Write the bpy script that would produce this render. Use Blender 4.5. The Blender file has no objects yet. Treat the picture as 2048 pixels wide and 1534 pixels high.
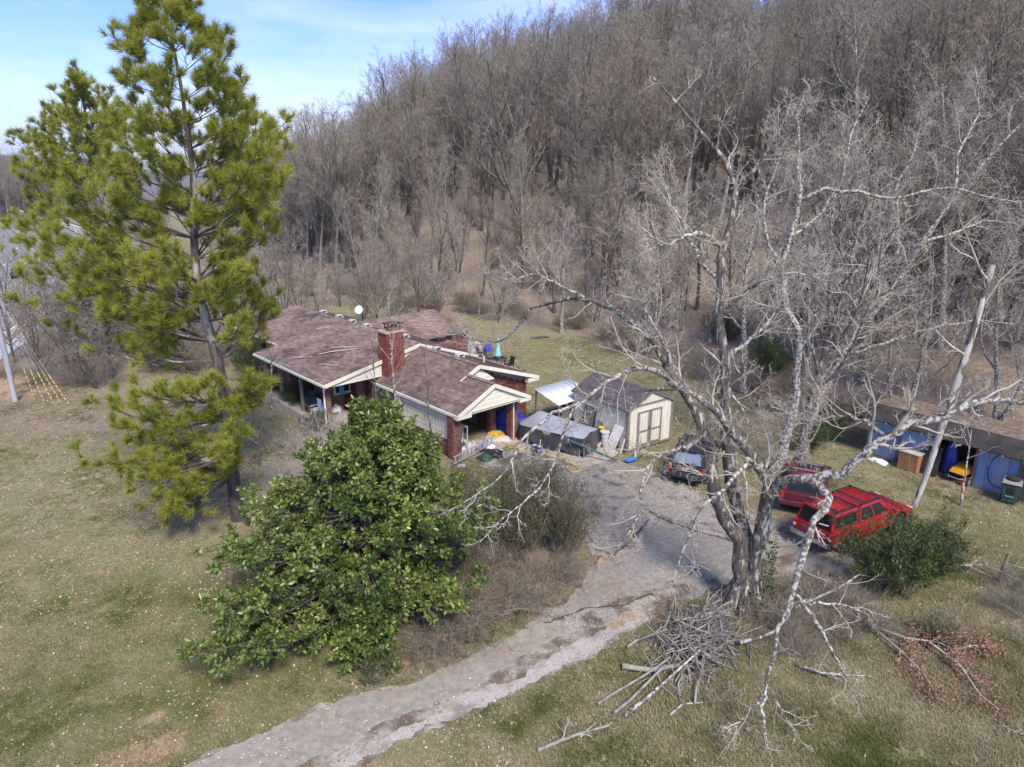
import bpy, bmesh, math, random
import numpy as np
from mathutils import Vector, Matrix

R_ = math.radians
rng = np.random.default_rng(7)
random.seed(7)

# ------------------------------------------------------------------ camera, sky, sun, exposure
SC = bpy.context.scene
COL = SC.collection
CAM_H, FPX, PITCH = 14.0, 1384.0, R_(17.0)
cd = bpy.data.cameras.new('camera'); cam = bpy.data.objects.new('camera', cd); COL.objects.link(cam)
cd.sensor_width = 36.0; cd.lens = 36.0 * FPX / 2048.0; cd.clip_start = 0.1; cd.clip_end = 9000.0
cam.location = (0, 0, CAM_H); cam.rotation_euler = (R_(90) - PITCH, 0, 0)
SC.camera = cam

SUN_EL, SUN_AZ = R_(48), R_(158)          # azimuth clockwise from +Y: the sun stands behind the camera, to the right
world = bpy.data.worlds.new('World'); SC.world = world; world.use_nodes = True
wn, wl = world.node_tree.nodes, world.node_tree.links
wn.clear()
wout = wn.new('ShaderNodeOutputWorld'); wbg = wn.new('ShaderNodeBackground'); wbg.inputs['Strength'].default_value = 0.15
sky = wn.new('ShaderNodeTexSky'); sky.sky_type = 'NISHITA'; sky.sun_disc = False
sky.sun_elevation = SUN_EL; sky.sun_rotation = SUN_AZ; sky.altitude = 300; sky.air_density = 1.0; sky.dust_density = 0.3; sky.ozone_density = 3.0
tc = wn.new('ShaderNodeTexCoord'); mp = wn.new('ShaderNodeMapping'); mp.inputs['Scale'].default_value = (1.0, 1.0, 3.4)
nz = wn.new('ShaderNodeTexNoise'); nz.inputs['Scale'].default_value = 2.6; nz.inputs['Detail'].default_value = 8; nz.inputs['Roughness'].default_value = 0.58; nz.inputs['Distortion'].default_value = 0.35
rp = wn.new('ShaderNodeValToRGB'); rp.color_ramp.elements[0].position = 0.43; rp.color_ramp.elements[1].position = 0.76
sep = wn.new('ShaderNodeSeparateXYZ')
hz = wn.new('ShaderNodeMapRange'); hz.inputs['From Min'].default_value = -0.02; hz.inputs['From Max'].default_value = 0.17; hz.inputs['To Min'].default_value = 0.38; hz.inputs['To Max'].default_value = 0.0
add = wn.new('ShaderNodeMath'); add.operation = 'ADD'; add.use_clamp = True
sc9 = wn.new('ShaderNodeMath'); sc9.operation = 'MULTIPLY'; sc9.inputs[1].default_value = 0.6
mx = wn.new('ShaderNodeMixRGB'); mx.inputs[2].default_value = (3.95, 3.9, 3.65, 1)
wl.new(tc.outputs['Generated'], mp.inputs['Vector']); wl.new(mp.outputs['Vector'], nz.inputs['Vector'])
wl.new(nz.outputs['Fac'], rp.inputs['Fac']); wl.new(tc.outputs['Generated'], sep.inputs['Vector'])
wl.new(sep.outputs['Z'], hz.inputs['Value']); wl.new(rp.outputs['Color'], sc9.inputs[0]); wl.new(sc9.outputs[0], add.inputs[0]); wl.new(hz.outputs['Result'], add.inputs[1])
wl.new(add.outputs[0], mx.inputs['Fac']); tint = wn.new('ShaderNodeMixRGB'); tint.blend_type = 'MULTIPLY'; tint.inputs['Fac'].default_value = 1.0; tint.inputs[2].default_value = (0.40, 0.47, 0.78, 1)
wl.new(sky.outputs['Color'], tint.inputs[1]); wl.new(tint.outputs['Color'], mx.inputs[1])
wl.new(mx.outputs['Color'], wbg.inputs['Color']); wl.new(wbg.outputs['Background'], wout.inputs['Surface'])

sd = bpy.data.lights.new('sun', 'SUN'); sun = bpy.data.objects.new('sun', sd); COL.objects.link(sun)
sd.energy = 2.4; sd.angle = R_(15.0); sd.color = (1.0, 0.92, 0.78)
sdir = Vector((math.sin(SUN_AZ) * math.cos(SUN_EL), math.cos(SUN_AZ) * math.cos(SUN_EL), math.sin(SUN_EL)))
sun.rotation_euler = (-sdir).to_track_quat('-Z', 'Y').to_euler()

vs = SC.view_settings
vs.view_transform = 'Standard'; vs.look = 'None'; vs.gamma = 1.0; vs.use_curve_mapping = False; vs.exposure = 1.2
SC.cycles.max_bounces = 6; SC.cycles.diffuse_bounces = 3; SC.cycles.transparent_max_bounces = 8

# ------------------------------------------------------------------ helpers
def ray(u, v):
    dx, dy = (u - 1024) / FPX, (767 - v) / FPX
    return dx, math.cos(PITCH) + dy * math.sin(PITCH), dy * math.cos(PITCH) - math.sin(PITCH)
def at(u, v, z=0.0):                       # the point at height z seen at (u, v) of the photograph
    x, y, w = ray(u, v); t = (z - CAM_H) / w
    return Vector((x * t, y * t, z))
def atY(u, v, Y):                          # the point at distance Y seen at (u, v)
    x, y, w = ray(u, v); t = Y / y
    return Vector((x * t, Y, CAM_H + w * t))

def setp(o, label=None, cat=None, group=None, kind=None):
    if label: o['label'] = label
    if cat: o['category'] = cat
    if group: o['group'] = group
    if kind: o['kind'] = kind
    return o
def thing(name, label, cat, loc=(0, 0, 0), rz=0.0, group=None):
    o = bpy.data.objects.new(name, None); COL.objects.link(o)
    o.empty_display_size = 0.2; o.location = loc; o.rotation_euler = (0, 0, rz)
    return setp(o, label, cat, group)
def link(name, me, parent=None, loc=None, rot=None):
    o = bpy.data.objects.new(name, me); COL.objects.link(o)
    if parent is not None: o.parent = parent
    if loc is not None: o.location = loc
    if rot is not None: o.rotation_euler = rot
    return o
def dup(root, loc, rz=0.0, sc=None, label=None, group=None):
    r = root.copy(); COL.objects.link(r); r.location = loc; r.rotation_euler = (0, 0, rz)
    if sc is not None: r.scale = sc if hasattr(sc, '__len__') else (sc, sc, sc)
    if label: r['label'] = label
    if group: r['group'] = group
    for ch in list(root.children):
        c = ch.copy(); COL.objects.link(c); c.parent = r
        for g in list(ch.children):
            e = g.copy(); COL.objects.link(e); e.parent = c
    return r

def np_mesh(name, V, faces, mat, smooth=False):
    """V (n,3); faces: list of (m,k) index arrays."""
    V = np.asarray(V, np.float32)
    if isinstance(faces, np.ndarray): faces = [faces]
    me = bpy.data.meshes.new(name)
    faces = [np.asarray(f, np.int32) for f in faces if len(f)]
    nl = sum(f.size for f in faces); nf = sum(len(f) for f in faces)
    me.vertices.add(len(V)); me.vertices.foreach_set('co', V.ravel())
    me.loops.add(nl); me.polygons.add(nf)
    me.loops.foreach_set('vertex_index', np.concatenate([f.ravel() for f in faces]))
    tot = np.concatenate([np.full(len(f), f.shape[1], np.int32) for f in faces])
    st = np.concatenate([[0], np.cumsum(tot)[:-1]]).astype(np.int32)
    me.polygons.foreach_set('loop_start', st)
    try: me.polygons.foreach_set('loop_total', tot)
    except Exception: pass
    if smooth: me.polygons.foreach_set('use_smooth', np.ones(nf, bool))
    me.update(calc_edges=True)
    if mat: me.materials.append(mat)
    return me

class MB:
    """collects simple shapes into one mesh"""
    def __init__(s): s.v, s.f = [], []
    def add(s, vs, fs):
        n = len(s.v); s.v += [tuple(p) for p in vs]; s.f += [tuple(i + n for i in q) for q in fs]; return s
    def hexa(s, b, t):                       # four bottom and four top corners, counter-clockwise seen from above
        return s.add(list(b) + list(t), [(3, 2, 1, 0), (4, 5, 6, 7), (0, 1, 5, 4), (1, 2, 6, 5), (2, 3, 7, 6), (3, 0, 4, 7)])
    def box(s, c, d, rz=0.0, M=None):
        x, y, z = d[0] / 2, d[1] / 2, d[2] / 2
        P = [Vector(p) for p in ((-x, -y, -z), (x, -y, -z), (x, y, -z), (-x, y, -z), (-x, -y, z), (x, -y, z), (x, y, z), (-x, y, z))]
        M2 = M if M is not None else Matrix.Rotation(rz, 4, 'Z')
        P = [M2 @ p + Vector(c) for p in P]
        return s.hexa(P[:4], P[4:])
    def bar(s, p, q, w, h, up=(0, 0, 1)):     # a square bar from p to q
        p, q = Vector(p), Vector(q); d = (q - p).normalized(); u = Vector(up)
        if abs(d.dot(u)) > 0.98: u = Vector((1, 0, 0))
        a = d.cross(u).normalized() * (w / 2); b = a.cross(d).normalized() * (h / 2)
        A = [p - a - b, p + a - b, p + a + b, p - a + b]; B = [x + (q - p) for x in A]
        return s.hexa(A, B)
    def tube(s, pts, r, n=8, cap=True):
        pts = [Vector(p) for p in pts]; k = len(pts)
        rs = r if hasattr(r, '__len__') else [r] * k
        base = len(s.v); ref = Vector((0, 0, 1))
        for i, p in enumerate(pts):
            d = (pts[min(i + 1, k - 1)] - pts[max(i - 1, 0)]).normalized()
            u = ref if abs(d.dot(ref)) < 0.95 else Vector((1, 0, 0))
            a = d.cross(u).normalized(); b = a.cross(d)
            s.v += [tuple(p + (a * math.cos(2 * math.pi * j / n) + b * math.sin(2 * math.pi * j / n)) * rs[i]) for j in range(n)]
        for i in range(k - 1):
            for j in range(n):
                j2 = (j + 1) % n
                s.f.append((base + i * n + j, base + (i + 1) * n + j, base + (i + 1) * n + j2, base + i * n + j2))
        if cap:
            s.f.append(tuple(base + j for j in range(n))); s.f.append(tuple(base + (k - 1) * n + j for j in reversed(range(n))))
        return s
    def lathe(s, prof, c=(0, 0, 0), n=16, M=None):   # profile of (radius, height), closed with caps
        base = len(s.v); M2 = M if M is not None else Matrix.Identity(4)
        for r, z in prof:
            for j in range(n):
                a = 2 * math.pi * j / n
                s.v.append(tuple(M2 @ Vector((r * math.cos(a), r * math.sin(a), z)) + Vector(c)))
        for i in range(len(prof) - 1):
            for j in range(n):
                j2 = (j + 1) % n
                s.f.append((base + i * n + j, base + i * n + j2, base + (i + 1) * n + j2, base + (i + 1) * n + j))
        s.f.append(tuple(base + j for j in reversed(range(n)))); s.f.append(tuple(base + (len(prof) - 1) * n + j for j in range(n)))
        return s
    def prism(s, prof, p, q, M=None):        # polygon of (x, z), extruded along y from p to q
        n = len(prof); M2 = M if M is not None else Matrix.Identity(4)
        vs = [M2 @ Vector((x, p, z)) for x, z in prof] + [M2 @ Vector((x, q, z)) for x, z in prof]
        fs = [tuple(range(n)), tuple(reversed(range(n, 2 * n)))] + [(i, i + n, (i + 1) % n + n, (i + 1) % n) for i in range(n)]
        return s.add(vs, fs)
    def build(s, name, mat, parent=None, bevel=0.0, smooth=False, loc=None, rot=None, seg=2):
        me = bpy.data.meshes.new(name); me.from_pydata([tuple(p) for p in s.v], [], s.f)
        bm = bmesh.new(); bm.from_mesh(me); bmesh.ops.recalc_face_normals(bm, faces=bm.faces)
        big = [f for f in bm.faces if len(f.verts) > 4]
        if big: bmesh.ops.triangulate(bm, faces=big)
        bm.to_mesh(me); bm.free()
        if smooth: me.polygons.foreach_set('use_smooth', np.ones(len(me.polygons), bool))
        if mat: me.materials.append(mat)
        o = link(name, me, parent, loc, rot)
        if bevel:
            b = o.modifiers.new('bevel', 'BEVEL'); b.width = bevel; b.segments = seg; b.limit_method = 'ANGLE'; b.angle_limit = R_(40); b.harden_normals = False
        return o

# ------------------------------------------------------------------ materials
def mat(name, c1, c2=None, scale=6.0, rough=0.8, metal=0.0, bump=0.0, bscale=None, island=0.0, detail=6.0, lo=0.35, hi=0.65,
        c3=None, scale3=1.0, lo3=0.5, hi3=0.6, stretch=None, spec=0.4, coat=0.0, trans=0.0, hue=0.0, pos=False):
    m = bpy.data.materials.new(name); m.use_nodes = True
    n, l = m.node_tree.nodes, m.node_tree.links
    b = n['Principled BSDF']; b.inputs['Roughness'].default_value = rough; b.inputs['Metallic'].default_value = metal
    b.inputs['Specular IOR Level'].default_value = spec
    if coat: b.inputs['Coat Weight'].default_value = coat
    t = n.new('ShaderNodeTexCoord'); vec = t.outputs['Object']
    if pos: vec = n.new('ShaderNodeNewGeometry').outputs['Position']
    if stretch:
        k = n.new('ShaderNodeMapping'); k.inputs['Scale'].default_value = stretch; l.new(vec, k.inputs['Vector']); vec = k.outputs['Vector']
    out = None
    if c2 is not None:
        z = n.new('ShaderNodeTexNoise'); z.inputs['Scale'].default_value = scale; z.inputs['Detail'].default_value = detail; z.inputs['Roughness'].default_value = 0.62
        l.new(vec, z.inputs['Vector'])
        r = n.new('ShaderNodeValToRGB'); r.color_ramp.elements[0].position = lo; r.color_ramp.elements[1].position = hi
        r.color_ramp.elements[0].color = (*c1, 1); r.color_ramp.elements[1].color = (*c2, 1)
        l.new(z.outputs['Fac'], r.inputs['Fac']); out = r.outputs['Color']
    else:
        q = n.new('ShaderNodeRGB'); q.outputs[0].default_value = (*c1, 1); out = q.outputs[0]
    if c3 is not None:
        z3 = n.new('ShaderNodeTexNoise'); z3.inputs['Scale'].default_value = scale3; z3.inputs['Detail'].default_value = 5
        l.new(vec, z3.inputs['Vector'])
        mr = n.new('ShaderNodeMapRange'); mr.inputs['From Min'].default_value = lo3; mr.inputs['From Max'].default_value = hi3
        l.new(z3.outputs['Fac'], mr.inputs['Value'])
        x = n.new('ShaderNodeMixRGB'); x.inputs[2].default_value = (*c3, 1); l.new(mr.outputs['Result'], x.inputs['Fac']); l.new(out, x.inputs[1]); out = x.outputs['Color']
    if island or hue:
        g = n.new('ShaderNodeNewGeometry'); h = n.new('ShaderNodeHueSaturation')
        mr = n.new('ShaderNodeMapRange'); mr.inputs['To Min'].default_value = 1 - island; mr.inputs['To Max'].default_value = 1 + island
        l.new(g.outputs['Random Per Island'], mr.inputs['Value']); l.new(mr.outputs['Result'], h.inputs['Value']); l.new(out, h.inputs['Color'])
        if hue:
            m2 = n.new('ShaderNodeMapRange'); m2.inputs['To Min'].default_value = 0.5 - hue; m2.inputs['To Max'].default_value = 0.5 + hue
            w = n.new('ShaderNodeMath'); w.operation = 'MULTIPLY'; w.inputs[1].default_value = 7.13; f = n.new('ShaderNodeMath'); f.operation = 'FRACT'
            l.new(g.outputs['Random Per Island'], w.inputs[0]); l.new(w.outputs[0], f.inputs[0]); l.new(f.outputs[0], m2.inputs['Value']); l.new(m2.outputs['Result'], h.inputs['Hue'])
        out = h.outputs['Color']
    l.new(out, b.inputs['Base Color'])
    if bump:
        z = n.new('ShaderNodeTexNoise'); z.inputs['Scale'].default_value = bscale or scale * 3; z.inputs['Detail'].default_value = 5; l.new(vec, z.inputs['Vector'])
        p = n.new('ShaderNodeBump'); p.inputs['Strength'].default_value = bump; p.inputs['Distance'].default_value = 0.03
        l.new(z.outputs['Fac'], p.inputs['Height']); l.new(p.outputs['Normal'], b.inputs['Normal'])
    if trans:
        tr = n.new('ShaderNodeBsdfTranslucent'); l.new(out, tr.inputs['Color']); ms = n.new('ShaderNodeMixShader'); ms.inputs[0].default_value = trans
        o = n['Material Output']; l.new(b.outputs[0], ms.inputs[1]); l.new(tr.outputs[0], ms.inputs[2]); l.new(ms.outputs[0], o.inputs['Surface'])
    return m

M = {}
M['bark'] = mat('bark_grey', (.05, .041, .034), (.16, .138, .118), 11, .95, bump=1.0, bscale=20, stretch=(1, 1, .28), c3=(.40, .39, .35), scale3=9, lo3=.55, hi3=.63)
M['bark_dark'] = mat('bark_dark', (.045, .037, .032), (.14, .12, .105), 6, .95, bump=.8, bscale=18, stretch=(1, 1, .3))
M['lichen'] = mat('bark_lichen', (.075, .063, .052), (.19, .168, .142), 6, .95, bump=.9, bscale=26, c3=(.46, .445, .40), scale3=10, lo3=.46, hi3=.57, island=.12)
M['twig_pale'] = mat('twig_pale', (.24, .21, .172), (.50, .452, .385), 1.2, .95, island=.35)
M['twig_grey'] = mat('twig_grey', (.165, .147, .117), (.36, .325, .265), .35, .95, island=.35)
M['twig_brown'] = mat('twig_brown', (.175, .147, .11), (.36, .308, .238), .9, .95, island=.35)
M['twig_white'] = mat('twig_white', (.36, .33, .30), (.52, .49, .45), 1.2, .95, island=.25)
M['trunk_wood'] = mat('forest_bark', (.05, .042, .034), (.145, .127, .102), 1.5, .95, bump=.6, bscale=9, stretch=(1, 1, .25), island=.2)
M['pine_bark'] = mat('pine_bark', (.05, .04, .035), (.16, .13, .115), 7, .95, bump=1, bscale=14, stretch=(1, 1, .35), c3=(.36, .35, .33), scale3=2.2, lo3=.58, hi3=.68)
M['needle'] = mat('pine_needle', (.20, .235, .034), (.43, .43, .07), .45, .5, island=.42, hue=.02, trans=.35, spec=.3)
M['magnolia'] = mat('magnolia_leaf', (.066, .108, .022), (.20, .245, .06), .9, .36, island=.5, hue=.02, trans=.12, spec=.5)
M['evergreen'] = mat('evergreen_leaf', (.028, .052, .012), (.085, .115, .025), 1.3, .5, island=.4, hue=.02, trans=.15)
M['olive_leaf'] = mat('olive_leaf', (.05, .062, .022), (.115, .12, .045), 1.1, .7, island=.35, trans=.15)
M['leaf_dead'] = mat('dead_leaf', (.28, .205, .15), (.54, .44, .35), .8, .85, island=.45, trans=.1)
M['leaf_red'] = mat('red_brown_leaf', (.22, .11, .065), (.36, .20, .13), .9, .8, island=.4, trans=.15)
M['grass'] = mat('grass_blade', (.125, .145, .042), (.35, .31, .185), .28, .9, island=.4, trans=.25, lo=.40, hi=.56, spec=.1, pos=True)
M['shingle'] = mat('shingle_red_brown', (.165, .115, .10), (.275, .202, .178), .55, 1.0, spec=.05, island=.30, bump=.35, bscale=60, c3=(.085, .062, .062), scale3=.45, lo3=.55, hi3=.7)
M['shingle_grey'] = mat('shingle_grey', (.085, .075, .08), (.14, .125, .13), 1.2, .95, island=.22, bump=.35, bscale=60)
M['brick'] = mat('red_brick', (.15, .045, .036), (.25, .085, .066), 2.2, .95, island=.42, spec=.1, hue=.012, bump=.3, bscale=40)
M['mortar'] = mat('mortar', (.34, .29, .25), (.42, .37, .32), 12, .95)
M['chimney_brick'] = mat('chimney_brick', (.17, .038, .03), (.25, .065, .045), 2, .9, island=.25)
M['cream'] = mat('cream_paint', (.66, .63, .51), (.74, .71, .60), 2.2, .55)
M['white'] = mat('white_paint', (.72, .72, .71), (.80, .80, .79), 4, .5)
M['screen'] = mat('screen_block', (.66, .62, .52), (.78, .74, .64), 6, .9)
M['concrete'] = mat('concrete', (.33, .28, .22), (.47, .42, .35), 1.6, .95, c3=(.16, .14, .12), scale3=1.4, lo3=.58, hi3=.72, bump=.2)
M['shed'] = mat('shed_paint', (.60, .56, .465), (.70, .66, .56), 3, .8, stretch=(1, 1, .3), c3=(.36, .32, .25), scale3=2.2, lo3=.58, hi3=.78)
M['trim_brown'] = mat('grey_brown_trim', (.17, .145, .122), (.25, .215, .185), 6, .85, stretch=(1, 1, .3))
M['wood'] = mat('weathered_wood', (.13, .105, .085), (.25, .21, .175), 8, .9, stretch=(1, 1, .15), bump=.3)
M['crate'] = mat('orange_brown_wood', (.24, .12, .05), (.42, .23, .10), 9, .75, stretch=(1, 1, .12))
M['blue_paint'] = mat('blue_paint', (.17, .27, .50), (.27, .37, .57), 2.2, .9, c3=(.36, .42, .50), scale3=1.4, lo3=.52, hi3=.7, stretch=(1, 1, .5), bump=.35, bscale=16)
M['tar'] = mat('tar_roof', (.018, .016, .015), (.055, .05, .046), 1.3, .9, bump=.4, bscale=16)
M['glass'] = mat('dark_glass', (.012, .014, .017), rough=.06, spec=.6)
M['glass_sky'] = mat('window_glass', (.03, .035, .045), rough=.03, spec=1.0, coat=1.0)
M['glass_mirror'] = mat('coated_rear_glass', (.40, .41, .42), rough=.10, metal=.85)
M['glass_pale'] = mat('window_curtained', (.10, .115, .125), (.26, .29, .31), 3, .15)
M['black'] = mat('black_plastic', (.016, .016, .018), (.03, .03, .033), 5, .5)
M['black_paint'] = mat('black_paint', (.022, .021, .026), (.034, .033, .04), 2, .32, coat=.4)
M['rubber'] = mat('rubber', (.018, .017, .016), (.05, .046, .042), 7, .9)
M['red_paint'] = mat('red_paint', (.26, .006, .014), (.33, .010, .019), 1.2, .25, coat=1.0)
M['maroon'] = mat('maroon_paint', (.085, .013, .024), (.135, .025, .040), 1.4, .42, coat=.3)
M['chrome'] = mat('chrome', (.62, .62, .64), rough=.22, metal=1.0)
M['alu'] = mat('aluminium', (.60, .59, .58), (.74, .73, .72), 8, .42, metal=.6)
M['steel'] = mat('steel_grey', (.30, .31, .33), (.46, .47, .49), 5, .5, metal=.5)
M['lamp_red'] = mat('red_lens', (.50, .015, .012), rough=.25, coat=.6)
M['lamp_white'] = mat('clear_lens', (.75, .72, .68), rough=.2)
M['blue_tarp'] = mat('blue_tarp', (.028, .038, .33), (.055, .075, .47), 2.2, .42, bump=.4, bscale=5)
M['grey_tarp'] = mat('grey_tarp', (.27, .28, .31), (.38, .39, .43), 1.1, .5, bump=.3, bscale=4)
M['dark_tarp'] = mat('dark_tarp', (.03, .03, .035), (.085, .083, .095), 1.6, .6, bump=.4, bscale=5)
M['bucket_blue'] = mat('bucket_blue', (.018, .035, .36), rough=.4)
M['blue_plastic'] = mat('blue_plastic', (.015, .17, .62), rough=.4)
M['aqua'] = mat('aqua_fabric', (.22, .60, .62), (.34, .72, .73), 6, .8)
M['cyan'] = mat('cyan_plastic', (.02, .33, .58), (.04, .45, .68), 6, .5)
M['yellow'] = mat('yellow_rubber', (.66, .43, .03), (.74, .52, .06), 5, .5)
M['yellow_paint'] = mat('yellow_plastic', (.50, .40, .13), (.60, .50, .20), 5, .5)
M['mower'] = mat('mower_yellow', (.72, .36, .015), rough=.4, coat=.3)
M['green_bin'] = mat('green_bin', (.028, .062, .05), (.045, .085, .068), 3, .55)
M['bin_lid'] = mat('bin_lid_dusty', (.21, .20, .175), (.34, .32, .28), 4, .8)
M['green_pipe'] = mat('green_pipe', (.03, .085, .09), (.05, .12, .12), 4, .45)
M['pole'] = mat('pole_wood', (.27, .28, .30), (.40, .41, .43), 4, .9, stretch=(1, 1, .1))
M['dish'] = mat('dish_white', (.62, .64, .66), rough=.5)
M['stick'] = mat('cut_branch', (.14, .122, .104), (.36, .335, .30), 3.5, .95, island=.3, bump=.4, bscale=20)
M['dead_wood'] = mat('bare_snag_wood', (.33, .30, .26), (.52, .49, .44), 5, .95, stretch=(1, 1, .35), c3=(.12, .10, .08), scale3=4.5, lo3=.5, hi3=.58, bump=.6)
M['red_can'] = mat('red_plastic', (.42, .02, .025), rough=.45)
M['dirt_car'] = mat('dirty_panel', (.21, .15, .12), (.30, .23, .19), 6, .9)
M['door_white'] = mat('stained_white', (.62, .60, .56), (.74, .73, .70), 7, .7, c3=(.25, .24, .22), scale3=8, lo3=.6, hi3=.66)
M['straw'] = mat('pot_grey', (.42, .42, .43), (.60, .60, .61), 5, .7)
M['purple'] = mat('lilac_cloth', (.30, .29, .48), (.46, .45, .62), 6, .8)
M['pan'] = mat('pale_plastic', (.40, .385, .35), (.56, .54, .50), 5, .5)
M['ivy'] = mat('ivy_leaf', (.02, .045, .012), (.055, .09, .022), 3, .5, island=.4)
M['moss'] = mat('moss', (.09, .085, .012), (.17, .15, .03), 6, .95, bump=.5)
M['blossom'] = mat('seed_head', (.50, .40, .34), (.62, .52, .46), 5, .9)
# ------------------------------------------------------------------ terrain
FOOT = np.array([(70, 4), (46, 13), (34, 19), (26.6, 28.7), (22.2, 34.8), (17, 45), (12, 55), (5, 66), (-4, 71), (-16, 78), (-34, 100), (-58, 150), (-105, 260), (-190, 420), (-330, 660), (-700, 1300)], float)
def foot_dist(x, y):
    x = np.asarray(x, float); y = np.asarray(y, float)
    best = np.full(x.shape, 1e9); sg = np.ones(x.shape)
    for (ax, ay), (bx, by) in zip(FOOT[:-1], FOOT[1:]):
        dx, dy = bx - ax, by - ay; L2 = dx * dx + dy * dy
        t = np.clip(((x - ax) * dx + (y - ay) * dy) / L2, 0, 1)
        px, py = ax + t * dx, ay + t * dy
        d = np.hypot(x - px, y - py); cr = dx * (y - ay) - dy * (x - ax)
        m = d < best; best = np.where(m, d, best); sg = np.where(m, np.where(cr < 0, 1.0, -1.0), sg)
    return best * sg
def sstep(a, b, x):
    t = np.clip((x - a) / (b - a), 0, 1); return t * t * (3 - 2 * t)
def vnoise(x, y, f, seed=0):
    """smooth value noise in 0..1"""
    x = np.asarray(x, float) * f; y = np.asarray(y, float) * f
    xi = np.floor(x).astype(np.int64); yi = np.floor(y).astype(np.int64); xf = x - xi; yf = y - yi
    def h(i, j):
        n = (i * 374761393 + j * 668265263 + seed * 1274126177) & 0x7fffffff
        n = ((n ^ (n >> 13)) * 1274126177) & 0x7fffffff
        return ((n ^ (n >> 16)) & 0xffff) / 65535.0
    u = xf * xf * (3 - 2 * xf); v = yf * yf * (3 - 2 * yf)
    return (h(xi, yi) * (1 - u) + h(xi + 1, yi) * u) * (1 - v) + (h(xi, yi + 1) * (1 - u) + h(xi + 1, yi + 1) * u) * v
def terrain(x, y):
    x = np.asarray(x, float); y = np.asarray(y, float)
    s = foot_dist(x, y); sp = np.maximum(s, 0)
    h = 31.0 * (1 - np.exp(-sp * 0.47 / 31.0 * (0.55 + 0.45 * np.minimum(sp / 12, 1)))) * 1.12
    h = h * 1.17 * (1.0 - 0.60 * sstep(-6, -46, x))
    bank = 2.5 * sstep(0.0, 1.6, s) * (1 - sstep(9, 30, s)) * sstep(50, 38, y) * sstep(14, 18, x)
    und = (vnoise(x, y, .06, 3) - .5) * 3.0 * sstep(8, 40, sp) + (vnoise(x, y, .2, 4) - .5) * .8 * sstep(2, 12, sp)
    far = 62 * sstep(260, 1500, -x) * sstep(150, 900, np.hypot(x, y)) * (0.55 + .45 * vnoise(x, y, .0021, 9)) * sstep(-40, -180, s)
    far2 = 20 * sstep(330, 800, np.hypot(x + 80, y)) * (0.3 + .7 * vnoise(x, y, .006, 12)) * sstep(-80, -190, s)
    return h + bank + und + far + far2
def Tz(x, y): return float(terrain(np.array([x]), np.array([y]))[0])

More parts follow.
